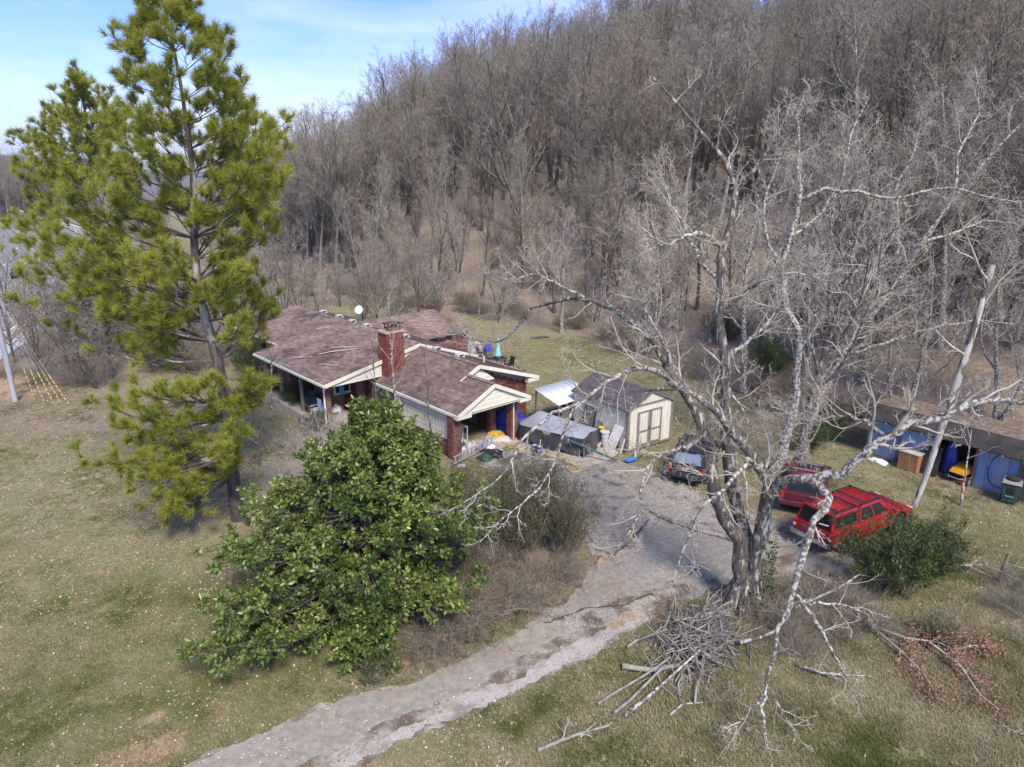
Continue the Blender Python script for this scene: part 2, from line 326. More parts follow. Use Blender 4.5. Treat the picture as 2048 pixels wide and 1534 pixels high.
def ground_mat():
    m = bpy.data.materials.new('ground'); m.use_nodes = True; n, l = m.node_tree.nodes, m.node_tree.links
    b = n['Principled BSDF']; b.inputs['Roughness'].default_value = 1.0; b.inputs['Specular IOR Level'].default_value = .1
    t = n.new('ShaderNodeTexCoord')
    def noise(sc, det=6, ro=.6):
        z = n.new('ShaderNodeTexNoise'); z.inputs['Scale'].default_value = sc; z.inputs['Detail'].default_value = det; z.inputs['Roughness'].default_value = ro
        l.new(t.outputs['Object'], z.inputs['Vector']); return z.outputs['Fac']
    def ramp(f, a, ca, c, cc, mid=None):
        r = n.new('ShaderNodeValToRGB'); e = r.color_ramp.elements; e[0].position = a; e[0].color = (*ca, 1); e[1].position = c; e[1].color = (*cc, 1)
        if mid: k = e.new(mid[0]); k.color = (*mid[1], 1)
        l.new(f, r.inputs['Fac']); return r.outputs['Color']
    def mix(f, c1, c2):
        x = n.new('ShaderNodeMixRGB'); l.new(f, x.inputs['Fac']); l.new(c1, x.inputs[1]); l.new(c2, x.inputs[2]); return x.outputs['Color']
    def attr(nm):
        a = n.new('ShaderNodeAttribute'); a.attribute_name = nm; return a.outputs['Fac']
    def thr(f, a, c):
        r = n.new('ShaderNodeMapRange'); r.inputs['From Min'].default_value = a; r.inputs['From Max'].default_value = c; l.new(f, r.inputs['Value']); return r.outputs['Result']
    def addm(f, g, op='ADD'):
        k = n.new('ShaderNodeMath'); k.operation = op; k.use_clamp = True; l.new(f, k.inputs[0])
        if isinstance(g, float): k.inputs[1].default_value = g
        else: l.new(g, k.inputs[1])
        return k.outputs[0]
    dry = ramp(noise(5.5, 9, .72), .3, (.155, .140, .074), .72, (.37, .342, .215), (.5, (.242, .222, .127)))
    grn = ramp(noise(4, 9, .7), .3, (.075, .095, .024), .7, (.21, .21, .08))
    gm = thr(addm(noise(.42, 6, .62), addm(attr('green'), .5, 'SUBTRACT')), .36, .62)
    gm2 = addm(addm(noise(.42, 6, .62), attr('green')), 1.0, 'SUBTRACT')
    x = n.new('ShaderNodeMath'); x.operation = 'ADD'; l.new(noise(.5, 7, .66), x.inputs[0]); l.new(attr('green'), x.inputs[1])
    lawn = mix(thr(x.outputs[0], .88, 1.22), dry, grn)
    litter = ramp(noise(3.2, 10, .78), .28, (.15, .118, .088), .74, (.45, .365, .285), (.52, (.28, .224, .172)))
    y = n.new('ShaderNodeMath'); y.operation = 'ADD'; l.new(noise(.8, 7, .65), y.inputs[0]); l.new(attr('litter'), y.inputs[1])
    c = mix(thr(y.outputs[0], .9, 1.1), lawn, litter)
    soil = ramp(noise(2.2, 8, .7), .3, (.33, .20, .12), .7, (.52, .38, .27))
    w = n.new('ShaderNodeMath'); w.operation = 'ADD'; l.new(noise(1.3, 7, .65), w.inputs[0]); l.new(attr('soil'), w.inputs[1])
    c = mix(thr(w.outputs[0], .95, 1.15), c, soil)
    fard = ramp(noise(.05, 8, .8), .3, (.13, .115, .115), .7, (.23, .205, .20))
    c = mix(attr('wood'), c, fard)
    l.new(c, b.inputs['Base Color'])
    p = n.new('ShaderNodeBump'); p.inputs['Strength'].default_value = .8; p.inputs['Distance'].default_value = .08
    l.new(noise(9, 9, .75), p.inputs['Height']); l.new(p.outputs['Normal'], b.inputs['Normal'])
    return m
def axis(lo, hi, c, fine, g):                # spacing fine near c, growing outwards
    a = [0.0]
    while a[-1] < hi - c: a.append(a[-1] + max(fine, fine + g * (a[-1] - 45)))
    b = [0.0]
    while b[-1] < c - lo: b.append(b[-1] + max(fine, fine + g * (b[-1] - 45)))
    return np.array(sorted([c - q for q in b[1:]] + [c + q for q in a]))
gx = axis(-3200, 2200, 0, 1.0, .06); gy = axis(-60, 4200, 35, 1.0, .06)
X, Y = np.meshgrid(gx, gy); Z = terrain(X, Y)
nx, ny = len(gx), len(gy)
idx = np.arange(nx * ny).reshape(ny, nx)
quads = np.stack([idx[:-1, :-1], idx[:-1, 1:], idx[1:, 1:], idx[1:, :-1]], -1).reshape(-1, 4)
gme = np_mesh('ground', np.stack([X, Y, Z], -1).reshape(-1, 3), [quads], ground_mat(), smooth=True)
S_ = foot_dist(X, Y)
def blob(cx, cy, r, soft=.6):
    return 1 - sstep(r * (1 - soft), r, np.hypot(X - cx, Y - cy))
litter = np.clip(sstep(-6, 1.5, S_) * 1.0, 0, 1)
litter = np.maximum(litter, .62 * blob(-9, 33, 6)); litter = np.maximum(litter, .7 * blob(-26, 43, 12)); litter = np.maximum(litter, .8 * sstep(-17, -22, X) * sstep(42, 50, Y) * sstep(-75, -50, X) * sstep(160, 120, Y) * (1 - sstep(-40, -44, X) * sstep(75, 60, Y)))
litter = np.maximum(litter, .72 * blob(.5, 22, 4)); litter = np.maximum(litter, .66 * blob(15.5, 18.5, 3)); litter = np.maximum(litter, .62 * blob(11.5, 27, 3.2)); litter = np.maximum(litter, .42 * blob(-14, 29, 7)); litter = np.maximum(litter, .66 * blob(-3.5, 17.2, 2.6, .8)); litter = np.maximum(litter, .45 * blob(12, 17, 3)); litter = np.maximum(litter, .62 * blob(8.5, 18.8, 2.4))
green = .36 + .25 * blob(-9, 15.6, 4.5) + .20 * blob(-12, 21, 5) + .22 * blob(5.5, 15.8, 3.5) + .2 * blob(19, 24, 6) + .12 * blob(9, 40, 7) + .12 * blob(4, 52, 9) - .12 * blob(-12, 25, 5) - .1 * blob(11, 14, 3) + .12 * blob(-14, 16, 3.5)
soil = .42 * np.ones_like(X); soil = np.maximum(soil, .80 * blob(-9.3, 13.6, 2.0, .9)); soil = np.maximum(soil, .55 * blob(-23, 42, 2.2)); soil = np.maximum(soil, .60 * blob(-34, 45, 6)); soil = np.maximum(soil, .5 * blob(20.5, 29.8, 2.4))
soil = np.where(S_ > -3, .36, soil)
wood = sstep(60, 260, np.hypot(X, Y) - 100) * sstep(-60, -240, X) + sstep(60, 110, S_)
for nm, a in (('litter', litter), ('green', green), ('soil', soil), ('wood', np.clip(wood, 0, 1))):
    at_ = gme.attributes.new(nm, 'FLOAT', 'POINT'); at_.data.foreach_set('value', a.astype(np.float32).ravel())
ground = link('ground', gme); setp(ground, kind='structure', label='lawn and wooded hillside of dry grass and leaf litter')

# ------------------------------------------------------------------ driveway, road, pavement
def jag(pts, step=.3, amp=.1, seed=1):
    out = []; n = len(pts)
    for i in range(n):
        p, q = Vector(pts[i][:2]), Vector(pts[(i + 1) % n][:2]); k = max(1, int((q - p).length / step)); nr = Vector((-(q - p).y, (q - p).x)).normalized()
        for j in range(k):
            w = p + (q - p) * (j / k)
            d = (float(vnoise(w.x, w.y, .9, seed)) - .5) * 2.2 * amp + (float(vnoise(w.x, w.y, 3.3, seed + 5)) - .5) * 1.4 * amp + (float(vnoise(w.x, w.y, 9.0, seed + 7)) - .5) * .8 * amp
            w = w + nr * d; out.append((w.x, w.y))
    return out
from mathutils.geometry import delaunay_2d_cdt
def sheet(name, pts, z, m, amp=.1, step=.15, thick=0.0, seed=1, parent=None):
    pts = jag(pts, min(step, .16), amp, seed); n = len(pts)
    co, _, fs, _, _, _ = delaunay_2d_cdt([Vector(q) for q in pts], [], [list(range(n))], 1, 1e-4)
    mb = MB(); mb.add([(q.x, q.y, z) for q in co], [tuple(f) for f in fs])
    if thick:
        mb.add([(x, y, z) for x, y in pts] + [(x, y, z - thick) for x, y in pts], [(i, (i + 1) % n, (i + 1) % n + n, i + n) for i in range(n)])
    return mb.build(name, m, parent)
def pxs(*uv): return [tuple(at(u, v)[:2]) for u, v in uv]
M['gravel'] = mat('gravel', (.20, .172, .138), (.48, .44, .375), 11, .95, bump=.8, bscale=26, detail=10, lo=.3, hi=.7, c3=(.14, .105, .078), scale3=1.3, lo3=.44, hi3=.60)
M['gravel2'] = mat('pale_gravel', (.29, .265, .235), (.52, .485, .435), 16, .95, bump=.8, bscale=30, detail=10, lo=.3, hi=.7, c3=(.26, .22, .19), scale3=1.6, lo3=.5, hi3=.66)
M['asphalt'] = mat('old_asphalt', (.195, .174, .143), (.345, .312, .26), 7, .95, bump=.35, bscale=50, detail=10, c3=(.11, .098, .088), scale3=1.3, lo3=.54, hi3=.66)
M['asphalt2'] = mat('worn_asphalt', (.23, .207, .172), (.34, .308, .262), 5, .95, bump=.4, bscale=45, detail=10, c3=(.30, .22, .155), scale3=.7, lo3=.54, hi3=.72)
M['dirt'] = mat('orange_dirt', (.29, .205, .145), (.46, .345, .25), 3.5, .95, bump=.5, bscale=26, detail=10)
M['crack'] = mat('crack_fill', (.055, .045, .036), (.13, .105, .08), 8, .95)
M['road'] = mat('road_asphalt', (.20, .20, .20), (.27, .27, .27), .6, 1.0, spec=.05)
drv = sheet('driveway', pxs((330, 1560), (350, 1534), (560, 1452), (700, 1388), (816, 1372), (967, 1300), (1100, 1222), (1150, 1186), (1185, 1120), (1168, 1068), (1100, 1010), (1030, 960), (960, 935), (985, 905), (1080, 893), (1250, 925), (1335, 958), (1400, 992), (1482, 1018), (1600, 1070), (1700, 1090), (1730, 1120), (1690, 1150), (1600, 1146), (1500, 1160), (1410, 1188), (1320, 1232), (1174, 1316), (1090, 1366), (940, 1428), (806, 1486), (714, 1534), (670, 1560)), .02, M['gravel'], .18, .35)
setp(drv, kind='structure', label='cracked gravel and asphalt driveway')
s1 = sheet('asphalt_slab', pxs((1000, 935), (1080, 903), (1240, 928), (1330, 962), (1395, 995), (1470, 1022), (1560, 1068), (1480, 1080), (1375, 1050), (1310, 1030), (1262, 1082), (1205, 1095), (1180, 1072), (1110, 1010), (1040, 962)), .065, M['asphalt'], .12, .25, .05, 3, drv)
s2 = sheet('asphalt_slab', pxs((1320, 1042), (1375, 1062), (1480, 1092), (1590, 1084), (1600, 1100), (1500, 1122), (1420, 1160), (1330, 1178), (1225, 1196), (1150, 1240), (1120, 1232), (1150, 1196), (1195, 1150), (1275, 1090)), .06, M['asphalt2'], .14, .25, .045, 4, drv)
s3 = sheet('asphalt_slab', pxs((360, 1534), (555, 1460), (702, 1394), (816, 1378), (965, 1308), (1090, 1234), (1135, 1256), (1005, 1338), (850, 1415), (660, 1500), (560, 1560), (345, 1560)), .055, M['asphalt2'], .12, .3, .04, 6, drv)
s4 = sheet('gravel_strip', pxs((935, 1420), (1085, 1358), (1168, 1310), (1300, 1232), (1270, 1222), (1160, 1285), (1050, 1340), (910, 1402), (780, 1466), (660, 1540), (715, 1528), (806, 1478)), .034, M['gravel2'], .2, .3, 0, 8, drv)
s5 = sheet('dirt_patch', pxs((1215, 1108), (1270, 1096), (1310, 1050), (1360, 1062), (1345, 1092), (1265, 1150), (1170, 1205), (1120, 1215), (1180, 1160)), .042, M['dirt'], .2, .25, 0, 9, drv)
for o in (s1, s2, s3, s4, s5): o['kind'] = 'structure'
sheet('dirt_patch', pxs((1190, 1255), (1250, 1222), (1310, 1214), (1290, 1240), (1230, 1262)), .042, M['dirt'], .15, .25, 0, 10, drv)['kind'] = 'structure'
def crack(pts, w, seed):
    mb = MB(); P = [Vector((*at(u, v)[:2], 0)) for u, v in pts]; Q = []
    for a, b in zip(P[:-1], P[1:]):
        k = max(2, int((b - a).length / .18)); Q += [a + (b - a) * (j / k) for j in range(k)]
    Q.append(P[-1]); r = random.Random(seed); L, Rr = [], []
    for i, q in enumerate(Q):
        d = (Q[min(i + 1, len(Q) - 1)] - Q[max(i - 1, 0)]).normalized(); nr = Vector((-d.y, d.x, 0)); q = q + nr * r.uniform(-.06, .06); ww = w * r.uniform(.3, 1.2)
        L.append((q.x + nr.x * ww, q.y + nr.y * ww, .069)); Rr.append((q.x - nr.x * ww, q.y - nr.y * ww, .069))
    n = len(L); mb.add(L + Rr, [(i, i + 1, i + 1 + n, i + n) for i in range(n - 1)])
    o = mb.build('crack', M['crack'], drv); o['kind'] = 'stuff'
crack([(1290, 1020), (1330, 1042), (1400, 1066), (1480, 1090)], .09, 1); crack([(1090, 1250), (1130, 1236), (1180, 1218), (1250, 1212), (1305, 1190)], .045, 2); crack([(1190, 1100), (1230, 1112), (1262, 1085), (1300, 1040)], .06, 3)
crack([(1105, 1005), (1160, 1000), (1240, 985), (1330, 990)], .012, 4); crack([(1400, 1000), (1380, 1030), (1385, 1060)], .012, 5); crack([(1060, 960), (1110, 950), (1150, 962)], .012, 6); crack([(1430, 1120), (1380, 1150), (1330, 1172)], .02, 7); crack([(1540, 1062), (1520, 1085), (1530, 1105)], .02, 8)
apron = sheet('concrete_apron', pxs((1035, 905), (1052, 862), (1140, 872), (1240, 906), (1205, 928), (1165, 938), (1100, 915)), .075, M['concrete'], .03, .4, .07, 12); setp(apron, kind='structure', label='pale concrete apron beside the shed')

CURB = np.array([(-27, 2), (-33, 22), (-38.2, 39), (-44.7, 59.3), (-50, 76), (-59, 98), (-78, 132), (-112, 182), (-170, 250), (-260, 340)], float)
def offs(P, d):
    T = np.gradient(P, axis=0); T /= np.linalg.norm(T, axis=1)[:, None]; return P + np.stack([-T[:, 1], T[:, 0]], 1) * d
def strip(name, d0, d1, z, m, kind='structure', i0=0, i1=None, parent=None, thick=0, label=None):
    A, B = offs(CURB, d0)[i0:i1], offs(CURB, d1)[i0:i1]; n = len(A); mb = MB()
    za = [max(z, float(q)) for q in terrain(A[:, 0], A[:, 1]) + z]; 
    mb.add([(*A[i], za[i]) for i in range(n)] + [(*B[i], za[i]) for i in range(n)], [(i, i + 1, i + 1 + n, i + n) for i in range(n - 1)])
    if thick:
        k = len(mb.v); mb.add([(*A[i], za[i] - thick) for i in range(n)] + [(*B[i], za[i] - thick) for i in range(n)], [(i, i + 1, i + 1 + n, i + n) for i in range(n - 1)])
        for s in (0, n): mb.f += [(s + i, s + i + 1, k + s + i + 1, k + s + i) for i in range(n - 1)]
    return setp(mb.build(name, m, parent), kind=kind, label=label)
road = strip('road', .2, 19.5, .03, M['road'], label='pale grey two way road beyond the trees')
strip('kerb', -.35, .25, .14, M['concrete'], thick=.15, label='concrete kerb along the road')
strip('pavement', -2.5, -1.0, .07, M['white'] if 0 else mat('pavement_pale', (.42, .42, .42), (.55, .55, .54), .8, .9), thick=.08, label='pale concrete pavement along the road')
M['road_white'] = mat('road_white', (.75, .75, .74), rough=.8); M['road_orange'] = mat('road_yellow', (.66, .42, .16), rough=.8)
def line(d, w, m, dash=None):
    P = offs(CURB, d); mb = MB(); acc = 0
    for a, b in zip(P[:-1], P[1:]):
        L = np.linalg.norm(b - a); t = (b - a) / L; nr = np.array((-t[1], t[0])) * w / 2; q = 0
        while q < L:
            e = min(q + (dash or 6), L); p0, p1 = a + t * q, a + t * e; zz = .034 + max(0, float(terrain(p0[0:1], p0[1:2])[0]), float(terrain(p1[0:1], p1[1:2])[0]))
            mb.add([(*(p0 - nr), zz), (*(p0 + nr), zz), (*(p1 + nr), zz), (*(p1 - nr), zz)], [(0, 3, 2, 1)]); q = e + (dash * 2 if dash else 0)
    o = mb.build('road_marking', m, road); o['kind'] = 'stuff'
line(.7, .16, M['road_white']); line(4.4, .14, M['road_white'], 3.0); line(8.2, .14, M['road_orange']); line(8.6, .14, M['road_orange']); line(12.6, .14, M['road_white'], 3.0); line(18.6, .16, M['road_white'])
# ------------------------------------------------------------------ brick house
house = thing('brick_house', 'low red brick house with a brown shingle roof, cream gables and a brick chimney', 'house', (-5.61, 40.16, 0), R_(-48))

def bricks_np(o, ex, ez, w, h, holes=(), bl=.215, bh=.072, gap=.02, proud=.008, clipf=None):
    """bricks on a wall face: o origin, ex along, ez up, out = ex x ez"""
    o, ex, ez = np.array(o, float), np.array(ex, float), np.array(ez, float); out = np.cross(ex, ez)
    V, F, n = [], [], 0; rows = int(h / (bh + gap)); r = random.Random(5)
    for i in range(rows):
        z0 = i * (bh + gap); x = -(bl / 2) * (i % 2)
        while x < w:
            a, b = max(x, 0), min(x + bl, w); x += bl + gap
            if b - a < .03: continue
            mx_, mz = (a + b) / 2, z0 + bh / 2
            if any(u0 < mx_ < u1 and v0 < mz < v1 for u0, u1, v0, v1 in holes): continue
            if clipf and not clipf(mx_, mz): continue
            p = proud * r.uniform(.6, 1.3)
            c = [o + ex * a + ez * z0, o + ex * b + ez * z0, o + ex * b + ez * (z0 + bh), o + ex * a + ez * (z0 + bh)]
            V += c + [q + out * p for q in c]
            F += [(n + 4, n + 5, n + 6, n + 7), (n, n + 1, n + 5, n + 4), (n + 2, n + 3, n + 7, n + 6), (n + 1, n + 2, n + 6, n + 5), (n + 3, n, n + 4, n + 7)]; n += 8
    return V, F
def brick_face(segs, name='brickwork', m=None, parent=None):
    V, F = [], []
    for s in segs:
        v, f = bricks_np(*s[0], **(s[1] if len(s) > 1 else {})); k = len(V); V += v; F += [tuple(i + k for i in q) for q in f]
    me = np_mesh(name, np.array(V), [np.array(F)], m or M['brick']); o = link(name, me, parent); o['kind'] = 'stuff'; return o
def window(x0, x1, z0, z1, pos, axis, glass, parent, frame='white', mull=1, depth=.06):
    """a framed window on a wall; axis 'x': the wall runs along x at y = pos and faces -y; axis 'y': runs along y at x = pos and faces +x"""
    def P(u, z, d): return (u, pos - d, z) if axis == 'x' else (pos + d, u, z)
    def B(mb, u0, u1, a, b, d0, d1):
        c = [(u0, a), (u1, a), (u1, b), (u0, b)]
        A = [P(u0, a, d0), P(u1, a, d0), P(u1, a, d1), P(u0, a, d1)]; T = [P(u0, b, d0), P(u1, b, d0), P(u1, b, d1), P(u0, b, d1)]
        mb.hexa(A, T)
    g = MB(); B(g, x0 + .04, x1 - .04, z0 + .04, z1 - .04, .012, .03)
    f = MB(); t = .07
    B(f, x0, x1, z0, z0 + t, .01, depth); B(f, x0, x1, z1 - t, z1, .01, depth); B(f, x0, x0 + t, z0 + t + .001, z1 - t - .001, .01, depth); B(f, x1 - t, x1, z0 + t + .001, z1 - t - .001, .01, depth)
    for i in range(1, mull + 1):
        c = x0 + (x1 - x0) * i / (mull + 1); B(f, c - .03, c + .03, z0 + t + .001, z1 - t - .001, .032, depth - .006)
    fo = f.build('window', M[frame], parent); go = g.build('pane', glass, fo)
    s = MB(); B(s, x0 - .06, x1 + .06, z0 - .07, z0 - .003, .01, depth + .05); s.build('sill', M['concrete'], fo)
    return fo

WH = 2.75
# body walls (solid boxes behind the bricks)
w = MB()
w.box((-9.4, .2, 1.3), (13.3, 8.1, 2.6)); w.box((-.15, .55, 1.3), (5.1, 6.7, 2.55)); w.box((3.8, 2.4, 1.3), (2.8, 3.0, 2.55)); w.box((3.8, -.9, 2.45), (2.8, 3.4, .08))
w.add([(x, y, z) for x in (-2.75, -16.04) for y, z in ((-3.84, 2.601), (4.24, 2.601), (4.24, 2.64), (0, 4.05), (-3.84, 3.15))], [(0, 1, 2, 3, 4), (9, 8, 7, 6, 5), (4, 3, 8, 9), (3, 2, 7, 8), (0, 4, 9, 5), (1, 6, 7, 2)])
w.add([(5.28, -2.6, 2.4), (5.28, 3.9, 2.576), (5.28, 3.9, 2.7), (5.28, 0, 3.92), (5.28, -2.6, 2.7), (5.1, -2.6, 2.4), (5.1, 3.9, 2.576), (5.1, 3.9, 2.7), (5.1, 0, 3.92), (5.1, -2.6, 2.7)], [(0, 1, 2, 3, 4), (9, 8, 7, 6, 5), (4, 3, 8, 9), (3, 2, 7, 8)])
w.build('wall', M['mortar'], house)
fy, fx = (1, 0, 0), (0, 1, 0); up = (0, 0, 1)
brick_face([
    (((-16.05, -3.855, .0), fy, up, 13.3, 2.95), dict(holes=[(3.0, 4.2, 1.5, 2.7), (5.3, 6.2, .4, 2.5), (9.1, 9.8, .4, 2.5), (7.1, 7.6, .4, 2.5)])),
    (((-2.735, -3.84, .0), fx, up, 1.05, 2.95), dict(holes=[])),
    (((-2.7, -2.805, 0), fy, up, 8.0, 2.45), dict(holes=[(2.0, 4.3, .9, 2.35), (4.45, 5.4, .05, 2.2)])),
    (((5.305, -2.75, 0), fx, up, 6.65, 3.75), dict(clipf=lambda u, z: z < 3.78 - .40 * max(0, u - 2.75) and z < 2.6 + .5 * u and (z > 2.42 or u > 3.65))),
    (((2.41, -2.75, 0), fx, up, 3.6, 2.4),), (((2.42, .89, 0), fy, up, 2.9, 2.4), dict(holes=[(1.0, 1.9, .1, 2.1)])),
    (((-16.055, 4.24, 0), (0, -1, 0), up, 8.0, 2.9),),
], parent=house)
w3 = MB(); w3.box((-7.95, -4.55, 1.38), (2.5, 1.35, 2.75)); w3.build('wall', M['mortar'], house)
brick_face([(((-9.2, -5.24, 0), fy, up, 2.5, 2.72), dict(holes=[(.35, .8, .4, 2.4), (1.6, 2.0, .4, 2.4)])), (((-6.69, -5.225, 0), fx, up, 1.35, 2.72),)], parent=house)
for x0 in (-8.62, -7.4):
    d = MB(); d.box((x0, -5.245, 1.4), (.45, .03, 1.95)); d.build('shutter', M['black'], house)
# recessed end wall under the big gable
w2 = MB(); w2.box((-2.55, -4.35, 1.45), (.3, 1.0, 2.9)); w2.build('wall', M['mortar'], house)
brick_face([(((-2.395, -4.85, .0), fx, up, 2.04, 2.85), dict(holes=[(.35, 1.5, 1.35, 2.55)])), (((-2.7, -4.855, 0), fy, up, .3, 2.85),)], parent=house)
window(-4.45, -3.4, 1.4, 2.5, -2.39, 'y', M['glass'], house)
window(-12.9, -12.0, 1.55, 2.65, -3.86, 'x', M['glass_pale'], house)
for x0, x1 in ((-10.7, -9.9), (-8.9, -8.5), (-6.9, -6.3)):
    d = MB(); d.box(((x0 + x1) / 2, -3.875, 1.45), (x1 - x0, .03, 2.0)); d.build('shutter', M['black'], house)
window(-.72, 1.55, .95, 2.3, -2.815, 'x', M['glass_pale'], house, 'trim_brown', 2)
dr = MB(); dr.box((2.25, -2.84, 1.1), (.9, .05, 2.1)); do = dr.build('door', M['white'], house, .01); k = MB(); k.box((1.92, -2.88, 1.05), (.05, .05, .12)); k.build('handle', M['steel'], do)
# porch slab, brick edge, posts
p = MB(); p.box((-4.9, -5.1, .2), (9.0, 2.3, .4)); pf = p.build('porch_floor', M['concrete'], house)
p = MB(); p.box((-.2, -4.6, .3), (.45, 1.3, .05)); p.build('step', M['wood'], house)
def post(x, y, h, s=.4, name='brick_column', top=0.0):
    c = MB(); c.box((x, y, h / 2), (s, s, h)); co = c.build(name, M['mortar'], house)
    brick_face([(((x - s / 2, y - s / 2 - .001, .0), fy, up, s, h),), (((x + s / 2 + .001, y - s / 2, .0), fx, up, s, h),), (((x - s / 2 - .001, y + s / 2, 0), (0, -1, 0), up, s, h),)], parent=co)
    return co
post(-.75, -5.75, 2.78, .34); post(-1.35, -3.3, 2.5, .36)
for x in (-6.45, -3.6):
    c = MB(); c.box((x, -5.9, 1.65), (.14, .14, 2.5)); c.build('porch_post', M['trim_brown'], house)
# carport columns, screen wall
post(7.3, -2.95, 2.42, .5); post(7.1, 1.15, 2.42, .45); post(5.95, .62, 2.42, .36)
c = MB(); c.box((4.72, -2.97, .46), (4.6, .2, .92)); c.build('screen_base', M['mortar'], house)
brick_face([(((2.42, -3.075, 0), fy, up, 4.6, .92),)], parent=house)
# breeze blocks: a square frame with a cross, one mesh shared by all
s_ = .285; b = MB(); t = .026; d = .10
for dx, dz, wx, wz in ((0, s_ / 2 - t / 2, s_, t), (0, -s_ / 2 + t / 2, s_, t), (s_ / 2 - t / 2, 0, t, s_ - 2 * t - .002), (-s_ / 2 + t / 2, 0, t, s_ - 2 * t - .002)): b.box((dx, 0, dz), (wx, d, wz))
b.bar((-.12, 0, -.12), (.12, 0, .12), .024, d * .9, (0, 1, 0)); b.bar((-.12, .001, .12), (.12, .001, -.12), .024, d * .86, (0, 1, 0)); b.box((0, 0, 0), (.07, d * .95, .07))
bl = b.build('screen_block', M['screen'], house); bm_ = bl.data; first = True
for i in range(5):
    for j in range(16):
        loc = (2.57 + j * (s_ + .003), -2.97, 1.07 + i * (s_ + .003))
        if first: bl.location = loc; first = False
        else: link('screen_block', bm_, house, loc)
b = MB(); b.box((7.04, -3.09, 1.2), (.06, .16, 2.38)); b.build('corner_post', M['white'], house)
b = MB(); b.box((7.36, 1.15, 0) , (.05, .05, .05)); b.v.clear(); b.f.clear(); b.tube([(7.4, 1.0, 0.05), (7.4, 1.0, 2.45)], .035, 8); b.build('downspout', M['cream'], house)
cf = MB(); cf.box((6.6, -.7, .035), (2.6, 4.2, .07)); cf.build('carport_floor', M['concrete'], house)

# roofs: a deck with courses of shingles on it
def roof_plane(e0, e1, r1, r0, m, parent, thick=.14, expo=.15, wid=.34, name='roof', deck='trim_brown'):
    """e0, e1: eave ends; r1, r0: ridge ends (same order)"""
    e0, e1, r1, r0 = [np.array(q, float) for q in (e0, e1, r1, r0)]
    nrm = np.cross(e1 - e0, r0 - e0); nrm /= np.linalg.norm(nrm)
    if nrm[2] < 0: nrm = -nrm
    dk = MB(); lo = [tuple(q - np.array((0, 0, thick))) for q in (e0, e1, r1, r0)]; dk.hexa(lo, [tuple(q) for q in (e0, e1, r1, r0)])
    ro = dk.build(name, M[deck], parent)
    L = np.linalg.norm(r0 - e0); rows = int(L / expo); r = random.Random(len(bpy.data.objects)); V, F, n = [], [], 0
    for i in range(rows):
        a, c = i / rows, min(1.0, (i + 1.12) / rows)
        pa, pb = e0 + (r0 - e0) * a, e1 + (r1 - e1) * a; qa, qb = e0 + (r0 - e0) * c, e1 + (r1 - e1) * c
        W = np.linalg.norm(pb - pa); x = -wid * .5 * (i % 2) - r.uniform(0, .08)
        while x < W:
            w_ = wid * r.uniform(.9, 1.1); u0, u1 = max(x, 0) / W, min(x + w_, W) / W; x += w_ + .006
            if u1 - u0 < .004: continue
            hh = r.uniform(.010, .022) + (.015 if r.random() < .02 else 0)
            b0, b1 = pa + (pb - pa) * u0, pa + (pb - pa) * u1; t1, t0 = qa + (qb - qa) * u1, qa + (qb - qa) * u0
            V += [b0 + nrm * .001, b1 + nrm * .001, b1 + nrm * hh, b0 + nrm * hh, t1 + nrm * .004, t0 + nrm * .004]; F += [(n, n + 1, n + 2, n + 3), (n + 3, n + 2, n + 4, n + 5)]; n += 6
    s = link('shingles', np_mesh('shingles', np.array(V), [np.array(F)], m), ro); s['kind'] = 'stuff'
    return ro
SH = M['shingle']
RZ = 4.25
roof_plane((-9.2, -6.3, 2.95), (0.15, -6.3, 2.95), (0.15, 0, RZ), (-9.2, 0, RZ), SH, house)
zl = 2.95 + (RZ - 2.95) * (6.3 - 4.7) / 6.3
roof_plane((-16.4, -4.7, zl), (-9.2, -4.7, zl), (-9.2, 0, RZ), (-16.4, 0, RZ), SH, house)
roof_plane((.15, 4.5, 2.75), (-16.4, 4.5, 2.75), (-16.4, 0, RZ), (.15, 0, RZ), SH, house)
roof_plane((.15, -3.15, 2.5), (5.75, -3.15, 2.5), (5.75, 0, 4.08), (.15, 0, 4.08), SH, house)
roof_plane((5.75, 4.4, 2.62), (.15, 4.4, 2.62), (.15, 0, 4.08), (5.75, 0, 4.08), SH, house)
zr = 2.5 + (4.08 - 2.5) * (3.15 - .8) / 3.15
roof_plane((5.752, -3.15, 2.5), (7.95, -3.15, 2.5), (7.95, -.8, zr), (5.752, -.8, zr), SH, house)
roof_plane((7.95, 1.65, 2.5), (5.3, 1.65, 2.5), (5.3, -.8, zr), (7.95, -.8, zr), SH, house)
def ridge(p, q, parent):
    p, q = Vector(p), Vector(q); n = int((q - p).length / .26); V, F = [], []
    side = (q - p).cross(Vector((0, 0, 1))).normalized() * .16
    for i in range(n):
        a, c = p + (q - p) * (i / n), p + (q - p) * ((i + 1.1) / n); h = Vector((0, 0, .035)); k = len(V); dz = Vector((0, 0, -.05))
        V += [a - side + dz + h, a + h * 1.3, a + side + dz + h, c - side + dz + h * .7, c + h, c + side + dz + h * .7]; F += [(k, k + 1, k + 4, k + 3), (k + 1, k + 2, k + 5, k + 4)]
    o = link('ridge_caps', np_mesh('ridge_caps', np.array([tuple(v) for v in V]), [np.array(F)], SH), parent); o['kind'] = 'stuff'
ridge((-16.4, 0, RZ + .01), (.15, 0, RZ + .01), house); ridge((.15, 0, 4.1), (5.75, 0, 4.1), house); ridge((5.75, -.8, zr + .02), (7.95, -.8, zr + .02), house)
